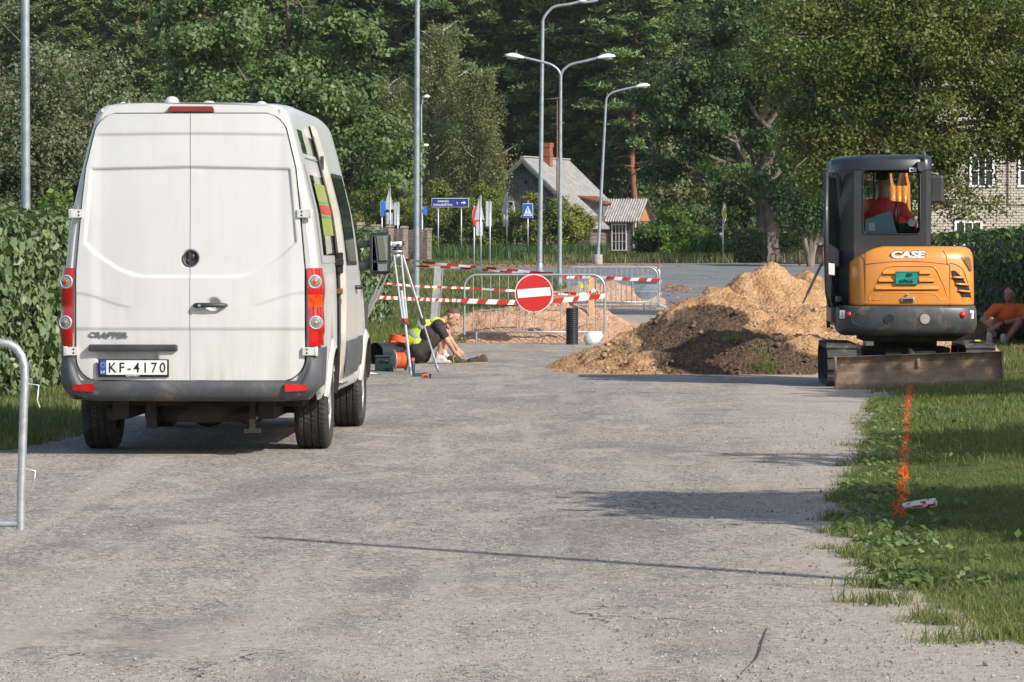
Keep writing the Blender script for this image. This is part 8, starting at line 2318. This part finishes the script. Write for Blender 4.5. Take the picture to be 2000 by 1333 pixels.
# left verge by the van and the long verge up to the junction
def lx(y):
    l = interp(RL, y); hx = interp([(31, -5.72), (40, -5.15), (58, -4.15), (76, -2.98), (90, -3.5)], y)
    return (hx + .3 if y > 30 else -.142 * y - .4), l + .12
P = scatter(46000, 28.3, 48, lambda y: (lx(y)[0] - .2, lx(y)[1]), lambda x, y, a, b: 1 if b - x > .3 else .45 + .6 * patchy(x * 2, y * 2)); v1, r1 = blades(P, .10, .010, .8, 1)
P = scatter(48000, 48, 80, lambda y: (-.07 * y - 1.2 if y > 76 else lx(y)[0] - .2, lx(y)[1] + .1), None); v2, r2 = blades(P, .14, .014, .8, 1)
o = quads_obj('grass', np.concatenate([v1, v2]), M['grass'], rnd=np.concatenate([r1, r2])); tag(o, kind='stuff')
P = scatter(50000, 76, 134, lambda y: (-.065 * y, interp([(76, 0.1), (95, 1.15), (104, 1.4), (112, 1.8), (120, 1.7), (127, 1.2), (131, -1.5), (134, -5)], y)), None); v1, r1 = blades(P, .16, .025, .8, 1)
P = scatter(30000, 138.6, 185, lambda y: (-.055 * y, .055 * y if y > 150 else 2.4), None); v2, r2 = blades(P, .12, .035, .8, 1)
P = scatter(30000, 143.8, 176, lambda y: (.5, .075 * y + 1), None); v3, r3 = blades(P, .35, .04, .6, 1)
o = quads_obj('grass', np.concatenate([v1, v2, v3]), M['grass_far'], rnd=np.concatenate([r1, r2, r3])); tag(o, kind='stuff')
P = scatter(26000, 44, 66, lambda y: (interp(RR, y) + .2, .142 * y + .3), None); v1, r1 = blades(P, .12, .013, .8, 1)
P = scatter(14000, 66, 100, lambda y: (interp(RR, y) + .3, .142 * y + .3), None); v2, r2 = blades(P, .16, .025, .8, 1)
o = quads_obj('grass', np.concatenate([v1, v2]), M['grass'], rnd=np.concatenate([r1, r2])); tag(o, kind='stuff')
# tall dark grass before the wooden house
P = scatter(16000, 168, 206, lambda y: (X_(830, y), X_(1190, y)), None); v1, r1 = blades(P, .7, .05, .5); o = quads_obj('tall_grass', v1, M['lf_dark'], rnd=r1); tag(o, kind='stuff')
# sprigs of grass growing on the soil of the big heap
tf = []
for px, py, n_ in ((1495, 723, 220), (1430, 668, 120), (1480, 690, 90)):
    best = min(((abs(HZ + (CH - big(X_(px, d), d)) / d * FP - py), d) for d in [44.5 + .05 * i for i in range(120)] if big(X_(px, d), d) > 0), default=(0, 46))
    d = best[1]; x = X_(px, d)
    for j in range(n_):
        xx = x + random.gauss(0, .09); yy = d + random.gauss(0, .06); tf.append((xx, yy, max(big(xx, yy), 0) + .02))
v1, r1 = blades(np.array(tf), .09, .008, 1.0); o = quads_obj('sod_grass', v1, M['grass'], rnd=r1); tag(o, kind='stuff')
# orange marking line sprayed on the verge
ln = [(1779, 764), (1774, 800), (1772, 840), (1771, 862), (1768, 900), (1766, 940), (1762, 970), (1760, 1000), (1757, 1022)]
tf = []
for (a, b) in zip(ln[:-1], ln[1:]):
    pa_, pb2 = G(*a), G(*b)
    n_ = int((pb2 - pa_).length * 170)
    for j in range(n_):
        t_ = random.random(); p = pa_.lerp(pb2, t_)
        if noise.noise(Vector((p.y * 1.9, 4, 0))) + .3 * random.gauss(0, 1) < -.2: continue
        tf.append((p.x + random.gauss(0, .013), p.y, tz(p.x, p.y) + .01))
v1, r1 = blades(np.array(tf), .06, .006, 1.0)
C = np.array([(a + random.gauss(0, .008), b, c_ + random.uniform(.01, .04)) for a, b, c_ in tf[::5]]); nn = unit(len(C)) + np.array([0, -.4, 1.0]); nn /= np.linalg.norm(nn, axis=1)[:, None]
v2 = kite(C, nn, .03, .6)
o = quads_obj('marking_line', np.concatenate([v1, v2]), M['paint_orange']); tag(o, kind='stuff')
# fallen leaves on the far kerb and the road
lf = []
for i in range(900):
    y = random.uniform(135.5, 139.3); x = random.uniform(-4, 5.5) + .0; lf.append((x, y, zg(y) + .035))
for i in range(150):
    p = G(random.gauss(1318, 14), random.gauss(566, 4)); lf.append((p.x, p.y, p.z + .03))
for i in range(160):
    y = random.uniform(102, 140); lf.append((random.uniform(2, 9), y, zg(y) + .02))
C = np.array(lf); nn = unit(len(C)) * .5 + np.array([0, -.2, 1.0]); nn /= np.linalg.norm(nn, axis=1)[:, None]
M['deadleaf'] = leafmat('dead_leaves', (.17, .09, .04), (.38, .2, .08), None, trans=.1)
o = quads_obj('fallen_leaves', kite(C, nn, .11, .7, .1), M['deadleaf']); tag(o, kind='stuff')
C = np.array([(lambda y: (interp(RR, y) + random.gauss(.1, .4), y, tz(interp(RR, y), y) + .03))(random.uniform(14.5, 36)) for i in range(40)]); nn = unit(len(C)) * .4 + np.array([0, -.3, 1.0]); nn /= np.linalg.norm(nn, axis=1)[:, None]
o = quads_obj('fallen_leaves', kite(C, nn, .022, .7, .1), M['deadleaf']); tag(o, kind='stuff')
# thin summer haze: one closed box of pale air round everything
hm, hn = newmat('haze_air'); hv = hn.nodes.new('ShaderNodeVolumePrincipled')
hv.inputs['Color'].default_value = (.86, .92, 1, 1); hv.inputs['Density'].default_value = .00009; hv.inputs['Anisotropy'].default_value = .1
ho_ = hn.nodes.new('ShaderNodeOutputMaterial'); hn.links.new(hv.outputs[0], ho_.inputs['Volume'])
g = MB(); g.box(-720, 720, -420, 920, -1.5, 46); tag(g.build('haze', hm, fix=True), kind='stuff')
# unlabelled sub-assemblies carry no label of their own
for o in COL.objects:
    if o.parent is not None:
        for k_ in ('label', 'category', 'group'):
            if k_ in o.keys() and k_ == 'category': del o[k_]
